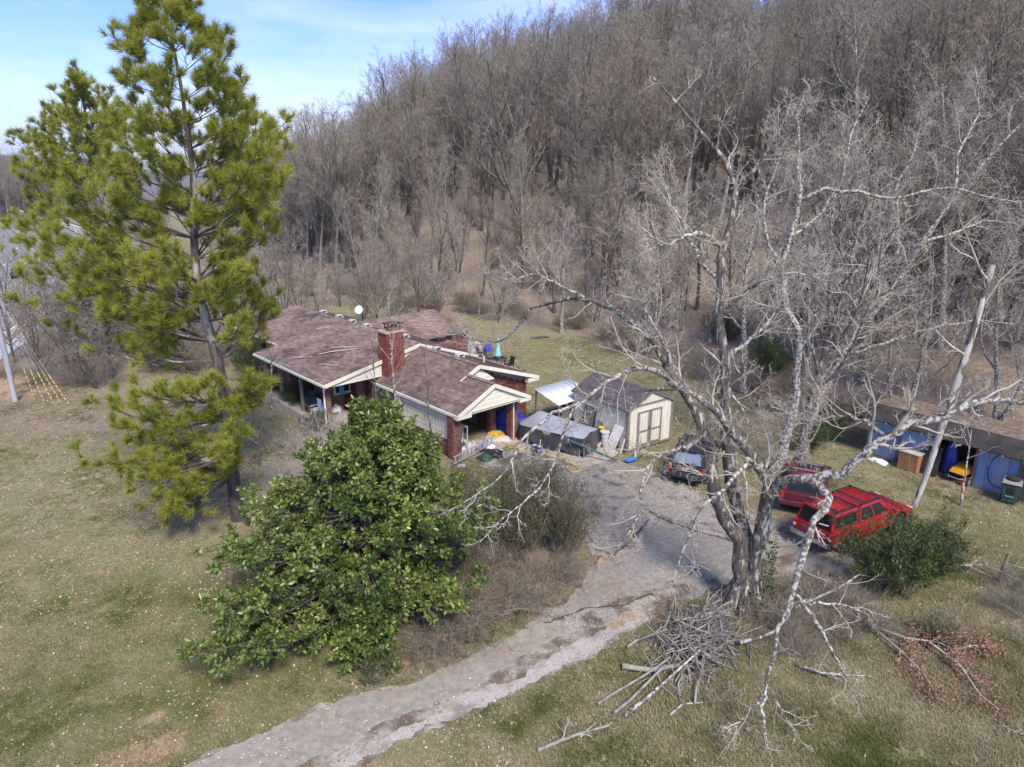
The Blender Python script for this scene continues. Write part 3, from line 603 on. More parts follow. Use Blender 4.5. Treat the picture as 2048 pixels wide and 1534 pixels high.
# rear wing with its own hipped roof
w = MB(); w.box((-9.0, 6.6, 1.3), (4.4, 5.0, 2.6)); w.build('wall', M['mortar'], house)
brick_face([(((-6.795, 4.3, 0), fx, up, 4.8, 2.55),)], parent=house)
roof_plane((-6.4, 3.2, 2.65), (-6.4, 9.4, 2.65), (-9.0, 7.6, 4.0), (-9.0, 1.2, 4.0), SH, house)
roof_plane((-11.6, 9.4, 2.65), (-11.6, 3.2, 2.65), (-9.0, 1.2, 4.0), (-9.0, 7.6, 4.0), SH, house)
hp = MB(); hp.add([(-6.4, 9.4, 2.65), (-11.6, 9.4, 2.65), (-9.0, 7.6, 4.0), (-6.4, 9.4, 2.5), (-11.6, 9.4, 2.5)], [(0, 1, 2), (0, 3, 4, 1)]); hp.build('hip', SH, house)
# eaves, bargeboards, gables
def bb(p, q, w_, h, nm='bargeboard', m='cream', upv=(0, 0, 1)): mb = MB(); mb.bar(p, q, w_, h, upv); return mb.build(nm, M[m], house)
bb((-9.22, -6.34, 2.86), (.2, -6.34, 2.86), .1, .13, 'gutter'); bb((-16.42, -4.74, zl - .09), (-9.26, -4.74, zl - .09), .1, .13, 'gutter'); bb((.16, -3.2, 2.41), (7.9, -3.2, 2.41), .1, .13, 'gutter'); bb((5.77, 4.45, 2.53), (-6.3, 4.45, 2.60), .1, .13, 'gutter')
for A, B in (((.19, -6.28, 2.85), (.19, 0, RZ - .10)), ((.19, 4.4, 2.70), (.19, 0, RZ - .10)), ((5.80, -1.3, 3.36), (5.80, 0, 3.99)), ((5.80, 4.4, 2.54), (5.80, 0, 3.99)), ((7.99, -3.2, 2.42), (7.99, -.8, zr - .09)), ((7.99, 1.7, 2.42), (7.99, -.8, zr - .09))):
    bb(A, B, .06, .2)
bb((.185, .02, RZ - .12), (.185, 0.0, RZ + .02), .05, .15)
def clap(x, y0, y1, zb, ya, za, rows, parent):
    """a triangular gable of overlapping boards on the plane x, facing +x: base y0..y1 at height zb, apex at (ya, za)"""
    mb = MB()
    for i in range(rows):
        a, c = i / rows, (i + 1) / rows
        l0, r0_, z0 = y0 + (ya - y0) * a, y1 + (ya - y1) * a, zb + (za - zb) * a
        l1, r1_, z1 = y0 + (ya - y0) * c, y1 + (ya - y1) * c, zb + (za - zb) * c
        mb.add([(x, l0, z0), (x, r0_, z0), (x + .02, r0_, z0), (x + .02, l0, z0), (x, l1, z1), (x, r1_, z1)], [(3, 2, 5, 4), (0, 1, 2, 3)])
    return mb.build('gable', M['cream'], parent)
clap(.08, -6.1, 4.2, 2.72, 0, RZ - .06, 9, house); clap(7.86, -2.9, 1.4, 2.44, -.8, zr - .08, 5, house); clap(5.62, -2.1, 1.2, 3.04, 0, 3.93, 4, house)
sf = MB(); sf.box((-4.6, -5.1, 2.74), (9.1, 2.3, .04)); sf.box((6.7, -.75, 2.36), (2.3, 4.5, .04)); sf.build('soffit', M['cream'], house)
for x, y0, y1, z in ((7.97, -3.25, -2.35, 2.36), (7.97, .95, 1.72, 2.36), (5.79, 3.6, 4.45, 2.46)):
    mb = MB(); mb.box((x - .15, (y0 + y1) / 2, z), (.34, y1 - y0, .2)); mb.build('eave_return', M['cream'], house)
fl = MB(); fl.bar((5.36, -2.4, 2.95), (5.36, .1, 3.45), .05, .12); fl.build('flashing', M['steel'], house)
# chimney
ch = MB(); ch.box((.32, -2.05, 2.65), (.9, 1.15, 5.3)); cho = ch.build('chimney', M['chimney_brick'], house)
brick_face([(((-.13, -2.635, 2.4), fy, up, .9, 2.7),), (((.775, -2.625, 2.4), fx, up, 1.15, 2.7),)], m=M['chimney_brick'], parent=cho)
cp = MB(); cp.box((.32, -2.05, 5.36), (1.02, 1.27, .1)); cp.build('cap', M['concrete'], cho)
cp = MB(); cp.box((.38, -1.95, 5.5), (.6, .8, .18)); cp.build('flue', M['chimney_brick'], cho)
cp = MB(); [cp.box((.38 + a, -1.95 + b_, 5.68), (.04, .04, .18)) for a in (-.25, .25) for b_ in (-.35, .35)]; cp.box((.38, -1.95, 5.79), (.85, 1.0, .04)); cp.build('chimney_hood', M['tar'], cho)
# roof vents, pipe, downspouts
for x, y, z in ((-13.5, .8, RZ - .18), (-11.1, .8, RZ - .18), (-9.0, .7, RZ - .18), (-6.9, .6, RZ - .12), (.9, .7, 3.95), (3.1, .7, 3.95), (-2.6, .8, RZ - .15)):
    v = MB(); v.hexa([(x - .22, y - .2, z), (x + .22, y - .2, z), (x + .22, y + .25, z - .1), (x - .22, y + .25, z - .1)], [(x - .18, y - .16, z + .14), (x + .18, y - .16, z + .14), (x + .18, y + .2, z + .1), (x - .18, y + .2, z + .1)]); vo = v.build('roof_vent', M['straw'], house)
    g = MB(); g.box((x + .205, y, z + .03), (.03, .3, .1)); g.build('grille', M['black'], vo)
v = MB(); v.tube([(3.5, 2.2, 3.2), (3.5, 2.2, 3.75)], .05, 8); v.build('vent_pipe', M['white'], house)
v = MB(); v.tube([(.05, -6.3, 2.8), (.0, -6.25, 2.62), (-.5, -6.02, 2.45), (-.52, -6.02, .1)], .05, 8); v.build('downspout', M['white'], house)
v = MB(); v.tube([(-15.7, -4.65, zl - .2), (-15.72, -4.0, 2.5), (-15.72, -3.95, .2)], .05, 8); v.build('downspout', M['white'], house)
v = MB(); v.tube([(2.62, -3.1, 2.4), (2.62, -3.08, .2)], .045, 8); v.build('downspout', M['white'], house)

# ------------------------------------------------------------------ beige shed
c0 = at(1257, 906); ang = math.atan2(1.8, 2.55)
shed = thing('garden_shed', 'beige vertical board shed with grey trimmed double doors and a grey shingle roof', 'shed', (5.95, 33.3, 0), ang)
W_, D_, HS = 3.25, 4.25, 2.2        # local x along the front, y towards the back; the front is y = 0
s = MB(); s.box((W_ / 2, D_ / 2, .2 + HS / 2), (W_ - .02, D_ - .02, HS - .02)); s.add([(0.01, .01, HS + .2), (W_ - .01, .01, HS + .2), (W_ / 2, .01, HS + .92), (.01, D_ - .01, HS + .2), (W_ - .01, D_ - .01, HS + .2), (W_ / 2, D_ - .01, HS + .92)], [(0, 1, 2), (3, 5, 4), (0, 2, 5, 3), (1, 4, 5, 2)])
s.build('wall', M['shed'], shed)
def board(x0, x1, y, z0, z1a, z1b, side):
    m_ = MB(); d = .018
    if side == 'f': m_.hexa([(x0, y - d, z0), (x1, y - d, z0), (x1, y, z0), (x0, y, z0)], [(x0, y - d, z1a), (x1, y - d, z1b), (x1, y, z1b), (x0, y, z1a)])
    else: m_.hexa([(y - d, x0, z0), (y, x0, z0), (y, x1, z0), (y - d, x1, z0)], [(y - d, x0, z1a), (y, x0, z1a), (y, x1, z1a), (y - d, x1, z1a)])
    return m_
bw = .2
nb = int(D_ / bw); me0 = None
for i in range(nb):
    if me0 is None: o = board(0, D_ / nb - .012, 0, .2, HS + .15, 0, 's').build('board', M['shed'], shed); me0 = o.data
    else: link('board', me0, shed, (0, i * D_ / nb, 0))
nf = 16
for i in range(nf):
    x0, x1 = i * W_ / nf, (i + 1) * W_ / nf - .012; zf = lambda x: HS + .16 + .68 * (1 - abs(x - W_ / 2) / (W_ / 2))
    board(x0, x1, 0, .2, zf(x0), zf(x1), 'f').build('board', M['shed'], shed)
roof_plane((-.14, -.15, HS + .14), (-.14, D_ + .15, HS + .14), (W_ / 2, D_ + .15, HS + .98), (W_ / 2, -.15, HS + .98), M['shingle_grey'], shed, .07)
roof_plane((W_ + .14, D_ + .15, HS + .14), (W_ + .14, -.15, HS + .14), (W_ / 2, -.15, HS + .98), (W_ / 2, D_ + .15, HS + .98), M['shingle_grey'], shed, .07)
def sb(c, d, nm='trim', m='trim_brown', parent=None): q = MB(); q.box(c, d); return q.build(nm, M[m], parent or shed)
sb((.03, -.035, .2 + HS / 2), (.14, .04, HS)); sb((-.035, .05, .2 + HS / 2), (.035, .14, HS)); sb((W_ - .05, -.035, .2 + HS / 2), (.14, .04, HS))
sb((W_ / 2, -.04, HS + .3), (W_, .035, .1)); sb((W_ / 2, -.035, .16), (W_, .05, .1)); sb((-.04, D_ / 2, .16), (.05, D_, .1))
for x in (.08, W_ - .08, W_ / 2):
    for y in (.15, D_ / 2, D_ - .15): sb((x, y, .08), (.2, .2, .16), 'foot', 'concrete')
for k, x0 in enumerate((.62, 1.52)):
    q = MB(); q.box((x0 + .44, -.055, 1.22), (.86, .03, 1.9)); dd = q.build('door', M['shed'], shed)
    for cx, cz, dx, dz in ((.06, 1.22, .11, 1.9), (.82, 1.22, .11, 1.9), (.44, 2.12, .64, .1), (.44, .33, .64, .1), (.44, 1.05, .64, .1)): sb((x0 + cx, -.082, cz), (dx, .022, dz), 'door_trim', 'trim_brown', dd)
    for j in range(4): sb((x0 + .17 + j * .18, -.075, 1.2), (.012, .006, 1.75), 'groove', 'trim_brown', dd)
sb((1.46, -.11, 1.15), (.05, .04, .16), 'handle', 'black', None)

# ------------------------------------------------------------------ blue shed against the bank
bA, bB = Vector((18.5, 33.6, 0)), Vector((24.65, 25.2, 0)); bd = (bB - bA); bang = math.atan2(bd.y, bd.x); BL = bd.length
bs = thing('blue_shed', 'long low shed of faded blue boards with a black roof, against the bank', 'shed', (bA.x, bA.y, 0), bang)
# local x along the front towards the camera's right, front faces -y
def bsb(c, d, nm, m, rz=0): q = MB(); q.box(c, d, rz); return q.build(nm, m, bs)
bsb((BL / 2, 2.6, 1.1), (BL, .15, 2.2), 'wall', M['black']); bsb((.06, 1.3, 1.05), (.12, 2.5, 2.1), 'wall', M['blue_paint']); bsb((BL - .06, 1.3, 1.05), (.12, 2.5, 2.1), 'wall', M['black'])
fr = [(0.0, 1.55), (1.55, 3.3), (5.05, 6.75), (8.1, BL)]
for i, (a, c) in enumerate(fr[:3]):
    n = max(1, round((c - a) / .42))
    for j in range(n):
        x0, x1 = a + (c - a) * j / n, a + (c - a) * (j + 1) / n - .012; q = MB(); off = .0 if i == 0 else .03 + .01 * (j % 2)
        q.box(((x0 + x1) / 2, off, 1.0), (x1 - x0, .04, 2.0)); q.build('board', M['blue_paint'], bs)
bsb((.75, -.035, 1.2), (1.5, .03, .09), 'rail', M['trim_brown']); bsb((2.4, -.01, .95), (1.6, .03, .08), 'rail', M['trim_brown'])
for x in (1.55, 3.35, 5.02, 6.8, 8.1): bsb((x, -.02, 1.0), (.11, .11, 2.0), 'post', M['wood'])
for j in range(3): bsb((7.0 + j * .38, .06, 1.0), (.35, .04, 2.0), 'board', M['wood'])
bsb((BL / 2, .9, .02), (BL, 1.7, .03), 'floor', M['dirt'])
# skirt roof: tar paper panels, sloping down to the front
nP = 20
for j in range(nP):
    x0, x1 = -.35 + (BL + .6) * j / nP, -.35 + (BL + .6) * (j + 1) / nP - .014; q = MB(); z = .008 * (j % 3)
    q.hexa([(x0, -.55, 1.98 + z), (x1, -.55, 1.98 + z), (x1, .65, 2.46 + z), (x0, .65, 2.46 + z)], [(x0, -.56, 2.03 + z), (x1, -.56, 2.03 + z), (x1, .65, 2.52 + z), (x0, .65, 2.52 + z)]); q.build('roof_panel', M['tar'], bs)
rk = MB(); rk.hexa([(-.35, .67, 2.15), (BL + .3, .67, 2.15), (BL + .3, 2.9, 2.25), (-.35, 2.9, 2.25)], [(-.35, .67, 2.44), (BL + .3, .67, 2.44), (BL + .3, 2.9, 2.5), (-.35, 2.9, 2.5)]); rk.build('roof', mat('leafy_roof', (.08, .058, .042), (.27, .2, .15), 4, .95, detail=10), bs)
q = MB(); q.bar((-.35, .68, 2.54), (BL + .3, .68, 2.54), .09, .04); q.build('ridge_board', M['trim_brown'], bs)
for j in range(12): bsb((.2 + j * .85, -.42, 1.98), (.07, .5, .09), 'rafter', M['wood'])
q = MB(); q.tube([(5.9, -.0, 1.9), (5.65, -.03, 1.5), (5.55, -.03, 1.0), (5.62, -.03, .6), (5.8, -.05, .35), (6.3, -.1, .3), (6.6, -.1, .05)], .02, 6); q.build('cable', M['black'], bs)
# ------------------------------------------------------------------ tree growing
def norm(a): return a / np.maximum(np.linalg.norm(a, axis=-1, keepdims=True), 1e-9)
def resample(pts, rad, K):
    pts = np.asarray(pts, float); d = np.r_[0, np.cumsum(np.linalg.norm(np.diff(pts, axis=0), axis=1))]; t = np.linspace(0, d[-1], K)
    # smooth (Catmull-Rom like) through cubic interpolation by averaging a dense linear path
    P = np.stack([np.interp(np.linspace(0, d[-1], K * 6), d, pts[:, i]) for i in range(3)], 1); k = 7
    Pp = np.pad(P, ((k // 2, k // 2), (0, 0)), 'edge'); S = np.stack([np.convolve(Pp[:, i], np.ones(k) / k, 'valid') for i in range(3)], 1); S[0], S[-1] = pts[0], pts[-1]
    tt = np.linspace(0, len(S) - 1, K); Q = np.stack([np.interp(tt, np.arange(len(S)), S[:, i]) for i in range(3)], 1)
    return Q, np.interp(np.linspace(0, 1, K), np.linspace(0, 1, len(rad)), rad)
def tubes(P, R, n=4):
    """P (N,K,3), R (N,K) -> vertices, quads"""
    N, K, _ = P.shape
    T = np.empty_like(P); T[:, 1:-1] = P[:, 2:] - P[:, :-2]; T[:, 0] = P[:, 1] - P[:, 0]; T[:, -1] = P[:, -1] - P[:, -2]; T = norm(T)
    mean = norm(P[:, -1] - P[:, 0]); ref = np.where(np.abs(mean[:, 2:3]) < .8, np.array([[0, 0, 1.]]), np.array([[1., 0, 0]]))[:, None, :]
    A = norm(np.cross(T, np.broadcast_to(ref, T.shape))); B = np.cross(A, T)
    ang = np.arange(n) * 2 * np.pi / n
    V = P[:, :, None, :] + R[:, :, None, None] * (A[:, :, None, :] * np.cos(ang)[None, None, :, None] + B[:, :, None, :] * np.sin(ang)[None, None, :, None])
    base = (np.arange(N) * K * n)[:, None, None] + (np.arange(K - 1) * n)[None, :, None]; j = np.arange(n)[None, None, :]; j2 = (j + 1) % n
    F = np.stack([base + j, base + j2, base + n + j2, base + n + j], -1).reshape(-1, 4)
    return V.reshape(-1, 3), F
def ribbons(P, R, g):
    """flat twigs, one face per step"""
    N, K, _ = P.shape; d = norm(P[:, -1] - P[:, 0]); s = norm(np.cross(d, g.normal(0, 1, (N, 3))))
    V = np.stack([P - s[:, None] * R[..., None], P + s[:, None] * R[..., None]], 2).reshape(-1, 3)
    base = (np.arange(N) * K * 2)[:, None] + (np.arange(K - 1) * 2)[None]; F = np.stack([base, base + 1, base + 3, base + 2], -1).reshape(-1, 4); return V, F
def join(parts):
    Vs, Fs, n = [], [], 0
    for V, F in parts: Vs.append(V); Fs.append(F + n); n += len(V)
    return np.concatenate(Vs), Fs
ORD = ['second', 'third', 'fourth', 'fifth', 'sixth', 'seventh', 'eighth', 'ninth', 'tenth', 'eleventh']
def place_word(us, i):
    k = sorted(us).index(us[i]); n = len(us)
    return 'leftmost' if k == 0 else 'rightmost' if k == n - 1 else ORD[k - 1] + ' from the left' if k < n / 2 else ORD[n - k - 2] + ' from the right'
def spawn(P, R, n, t0, t1, ang, length, K, g, up=0.0, wob=.12, rr=.6, rmin=.004, tip=.3, taperlen=.5, rel=True):
    """n children on every parent: angle from the parent, length (share of the parent's length if rel, else metres)"""
    N, K0, _ = P.shape
    t = t0 + (t1 - t0) * (np.arange(n)[None] + g.uniform(.1, .9, (N, n))) / n
    f = t * (K0 - 1); i = np.minimum(f.astype(int), K0 - 2); w = (f - i)[..., None]
    ar = np.arange(N)[:, None]
    p0, p1 = P[ar, i], P[ar, i + 1]; org = p0 * (1 - w) + p1 * w; tan = norm(p1 - p0)
    rp_ = R[ar, i] * (1 - w[..., 0]) + R[ar, i + 1] * w[..., 0]
    L = np.linalg.norm(np.diff(P, axis=1), axis=2).sum(1)[:, None] if rel else 1.0
    ln = L * length * g.uniform(.65, 1.25, (N, n)) * (1 - taperlen * (t - t0) / max(t1 - t0, 1e-6))
    az = (np.arange(n)[None] * 2.4 + g.uniform(0, 6.28, (N, 1)) + g.uniform(-.6, .6, (N, n)))
    ref = np.where(np.abs(tan[..., 2:3]) < .85, np.array([0, 0, 1.]), np.array([1., 0, 0]))
    a = norm(np.cross(tan, ref)); b = np.cross(a, tan)
    th = ang * g.uniform(.7, 1.3, (N, n))[..., None]
    d = norm(tan * np.cos(th) + (a * np.cos(az)[..., None] + b * np.sin(az)[..., None]) * np.sin(th))
    M_ = N * n; d = d.reshape(M_, 3); org = org.reshape(M_, 3); ln = ln.reshape(M_); rb = np.maximum(rp_.reshape(M_) * rr * g.uniform(.8, 1.1, M_), rmin)
    Q = np.empty((M_, K, 3)); Q[:, 0] = org; st = (ln / (K - 1))[:, None]; upv = np.array([0, 0, 1.])
    for k in range(1, K):
        d = norm(d + g.normal(0, wob, (M_, 3)) + upv * (up / (K - 1)))
        Q[:, k] = Q[:, k - 1] + d * st
    Rr = rb[:, None] * np.linspace(1, tip, K)[None]
    return Q, np.maximum(Rr, rmin * .5)
def cull(P, R, zmin):
    k = P[:, :, 2].min(1) > zmin; return P[k], R[k]

def bare_tree_meshes(name, seed, H, r0, fork=.35, nl=(18, 7, 7, 2), ang=(.75, .8, .8, .7), lens=(.5, .42, .42, .5), up=(.7, .35, .2, .1), lean=.06, twr=.009, mats=('trunk_wood', 'twig_grey'), stems=1, wob=.1):
    g = np.random.default_rng(seed); K = 9; Ps, Rs = [], []
    for s in range(stems):
        a = s * 6.283 / max(stems, 1) + g.uniform(0, 1); sp = 0 if stems == 1 else .22
        p = np.zeros((K, 3)); d = np.array([math.cos(a) * sp + g.normal(0, lean), math.sin(a) * sp + g.normal(0, lean), 1.0])
        hh = H * .86 * (1 if s == 0 else g.uniform(.75, 1))
        for k in range(1, K): d = norm(d + np.r_[g.normal(0, .06, 2), .06]); p[k] = p[k - 1] + d * hh / (K - 1)
        Ps.append(p); Rs.append(r0 * (1 if stems == 1 else .7) * np.linspace(1, .14, K) ** .9)
    P0, R0 = np.array(Ps), np.array(Rs); R0[:, 0] *= 1.35
    P1, R1 = spawn(P0, R0, nl[0], fork, .98, ang[0], lens[0], 7, g, up[0], wob, .55, .02, .2, .55)
    P2, R2 = spawn(P1, R1, nl[1], .2, 1, ang[1], lens[1], 5, g, up[1], wob * 1.3, .55, .012, .4)
    P3, R3 = spawn(P2, R2, nl[2], .15, 1, ang[2], lens[2], 4, g, up[2], wob * 1.6, .6, twr, .45)
    parts = [tubes(P2, R2, 3), tubes(P3, R3, 3)]
    if nl[3]:
        P4, R4 = spawn(P3, R3, nl[3], .1, 1, ang[3], lens[3], 3, g, up[3], wob * 1.6, .7, twr * .85, .6); parts.append(ribbons(P4, R4, g))
    V, F = join(parts); crown = np_mesh(name + '_crown', V, F, M[mats[1]])
    V, F = join([tubes(P0, R0, 8), tubes(P1, R1, 5)]); trunk = np_mesh(name + '_trunk', V, F, M[mats[0]], smooth=True)
    return trunk, crown
def plant(name, meshes, x, y, rz, sc, label, cat, group=None, z=None, tilt=None, names=('trunk', 'crown')):
    e = thing(name, label, cat, (x, y, Tz(x, y) - .05 if z is None else z), rz, group); e.scale = sc if hasattr(sc, '__len__') else (sc, sc, sc)
    if tilt: e.rotation_euler = (tilt[0], tilt[1], rz)
    for nm, me in zip(names, meshes): link(nm, me, e)
    return e

# ------------------------------------------------------------------ forest on the hillside
FT = [bare_tree_meshes('forest%d' % i, 40 + i, h, r, f, (n1, 7, 7, 4), (.66, .78, .82, .85), (.42, .47, .46, .55), (.85, .5, .3, .2), mats=(tm, cm), twr=.0115, stems=st, wob=.13)
      for i, (h, r, f, n1, tm, cm, st) in enumerate([(17, .22, .34, 16, 'trunk_wood', 'twig_grey', 1), (19, .24, .45, 17, 'trunk_wood', 'twig_brown', 1), (14, .16, .25, 14, 'trunk_wood', 'twig_grey', 1), (18, .22, .38, 17, 'lichen', 'twig_grey', 1), (16, .24, .2, 12, 'bark_dark', 'twig_brown', 2), (11, .11, .25, 13, 'lichen', 'twig_pale', 1), (20, .27, .48, 15, 'bark_dark', 'twig_grey', 1), (18, .24, .3, 13, 'bark_dark', 'twig_grey', 2)])]
g = np.random.default_rng(11)
cand = []
sp_ = 2.85
for yy in np.arange(24, 330, sp_):
    for xx in np.arange(-230, 150, sp_):
        x, y = xx + g.uniform(-1.7, 1.7), yy + g.uniform(-1.7, 1.7)
        if y > 150 and g.random() > .45: continue
        if abs(x) > .78 * y + 10: continue
        cand.append((x, y))
cand = np.array(cand); s = foot_dist(cand[:, 0], cand[:, 1]); keep = (s > 1.5) & (s < 98) & ~((vnoise(cand[:, 0], cand[:, 1], .11, 77) > .66) & (s > 6)) & (np.hypot(cand[:, 0] - 24, cand[:, 1] - 31) > 5)
keep &= np.hypot(cand[:, 0] - .6, cand[:, 1] - 81) > 5.5
keep &= ~((cand[:, 0] > 17) & (s < 3.0) & (cand[:, 1] < 40))
cand, s = cand[keep], s[keep]; d = np.hypot(cand[:, 0], cand[:, 1]); o_ = np.argsort(d); cand, s, d = cand[o_], s[o_], d[o_]
NEAR = 268
for i in range(NEAR):
    x, y = cand[i]; k = int(g.integers(0, len(FT))); edge = s[i] < 9
    if edge and g.random() < .35: k = 5
    plant('forest_tree', FT[k], x, y, g.uniform(0, 6.28), float(g.uniform(.6, 1.12)) * (1.0 if not edge else .85), 'bare grey tree of the wooded hillside, lost among others like it', 'tree', 'bare trees on the wooded hillside', tilt=(g.normal(0, .05), g.normal(0, .05)))
# the rest of the wood, one object
def wood_object(name, pts, scales, label, protos):
    me = bpy.data.meshes.new(name); me.vertices.add(len(pts)); me.vertices.foreach_set('co', np.asarray(pts, np.float32).ravel()); me.update()
    a = me.attributes.new('sz', 'FLOAT', 'POINT'); a.data.foreach_set('value', np.asarray(scales, np.float32))
    o = link(name, me); setp(o, label, None, None, 'stuff')
    ng = bpy.data.node_groups.new(name, 'GeometryNodeTree'); ng.interface.new_socket('Geometry', in_out='INPUT', socket_type='NodeSocketGeometry'); ng.interface.new_socket('Geometry', in_out='OUTPUT', socket_type='NodeSocketGeometry')
    n, l = ng.nodes, ng.links; gi, go = n.new('NodeGroupInput'), n.new('NodeGroupOutput')
    jn = n.new('GeometryNodeJoinGeometry')
    for tr, cr in reversed(protos):
        j2 = n.new('GeometryNodeJoinGeometry')
        for ob in (tr, cr):
            oi = n.new('GeometryNodeObjectInfo'); oi.transform_space = 'ORIGINAL'; oi.inputs['Object'].default_value = ob; l.new(oi.outputs['Geometry'], j2.inputs[0])
        gi2 = n.new('GeometryNodeGeometryToInstance'); l.new(j2.outputs[0], gi2.inputs[0]); l.new(gi2.outputs[0], jn.inputs[0])
    ip = n.new('GeometryNodeInstanceOnPoints'); ip.inputs['Pick Instance'].default_value = True
    ri = n.new('FunctionNodeRandomValue'); ri.data_type = 'INT'; [sk for sk in ri.inputs if sk.name == 'Max' and sk.enabled][0].default_value = len(protos) - 1
    rr = n.new('FunctionNodeRandomValue'); rr.data_type = 'FLOAT_VECTOR'; vi = [sk for sk in rr.inputs if sk.enabled and sk.type == 'VECTOR']; vi[0].default_value = (-.07, -.07, 0); vi[1].default_value = (.07, .07, 6.28)
    na = n.new('GeometryNodeInputNamedAttribute'); na.data_type = 'FLOAT'; na.inputs['Name'].default_value = 'sz'
    l.new(gi.outputs[0], ip.inputs['Points']); l.new(jn.outputs[0], ip.inputs['Instance'])
    l.new([q for q in ri.outputs if q.enabled][0], ip.inputs['Instance Index']); l.new([q for q in rr.outputs if q.enabled][0], ip.inputs['Rotation']); l.new([q for q in na.outputs if q.enabled][0], ip.inputs['Scale'])
    l.new(ip.outputs[0], go.inputs[0]); md = o.modifiers.new('wood', 'NODES'); md.node_group = ng; return o
protos = []
used = {}
for ob in COL.objects:
    if ob.name.startswith('trunk') or ob.name.startswith('crown'): used.setdefault(ob.data.name, ob)
protos = [(used[a.name], used[b.name]) for a, b in FT if a.name in used and b.name in used]
rest = cand[NEAR:]; zz = terrain(rest[:, 0], rest[:, 1]) - .05
wood_object('far_wood', np.column_stack([rest, zz]), g.uniform(.72, 1.15, len(rest)), 'bare winter wood covering the upper hillside', protos)
# distant woods on the left, beyond the road
pts = []
for _ in range(5200):
    y = g.uniform(170, 1100) ** 1.0; x = -y * g.uniform(.28, .95)
    if foot_dist(np.array([x]), np.array([y]))[0] < -45 and not (abs(x + 112) < 30 and y < 240): pts.append((x, y))
pts = np.array(pts); 
wood_object('distant_wood', np.column_stack([pts, terrain(pts[:, 0], pts[:, 1])]), g.uniform(.7, 1.2, len(pts)), 'hazy bare woods on the far hills beyond the road', protos)

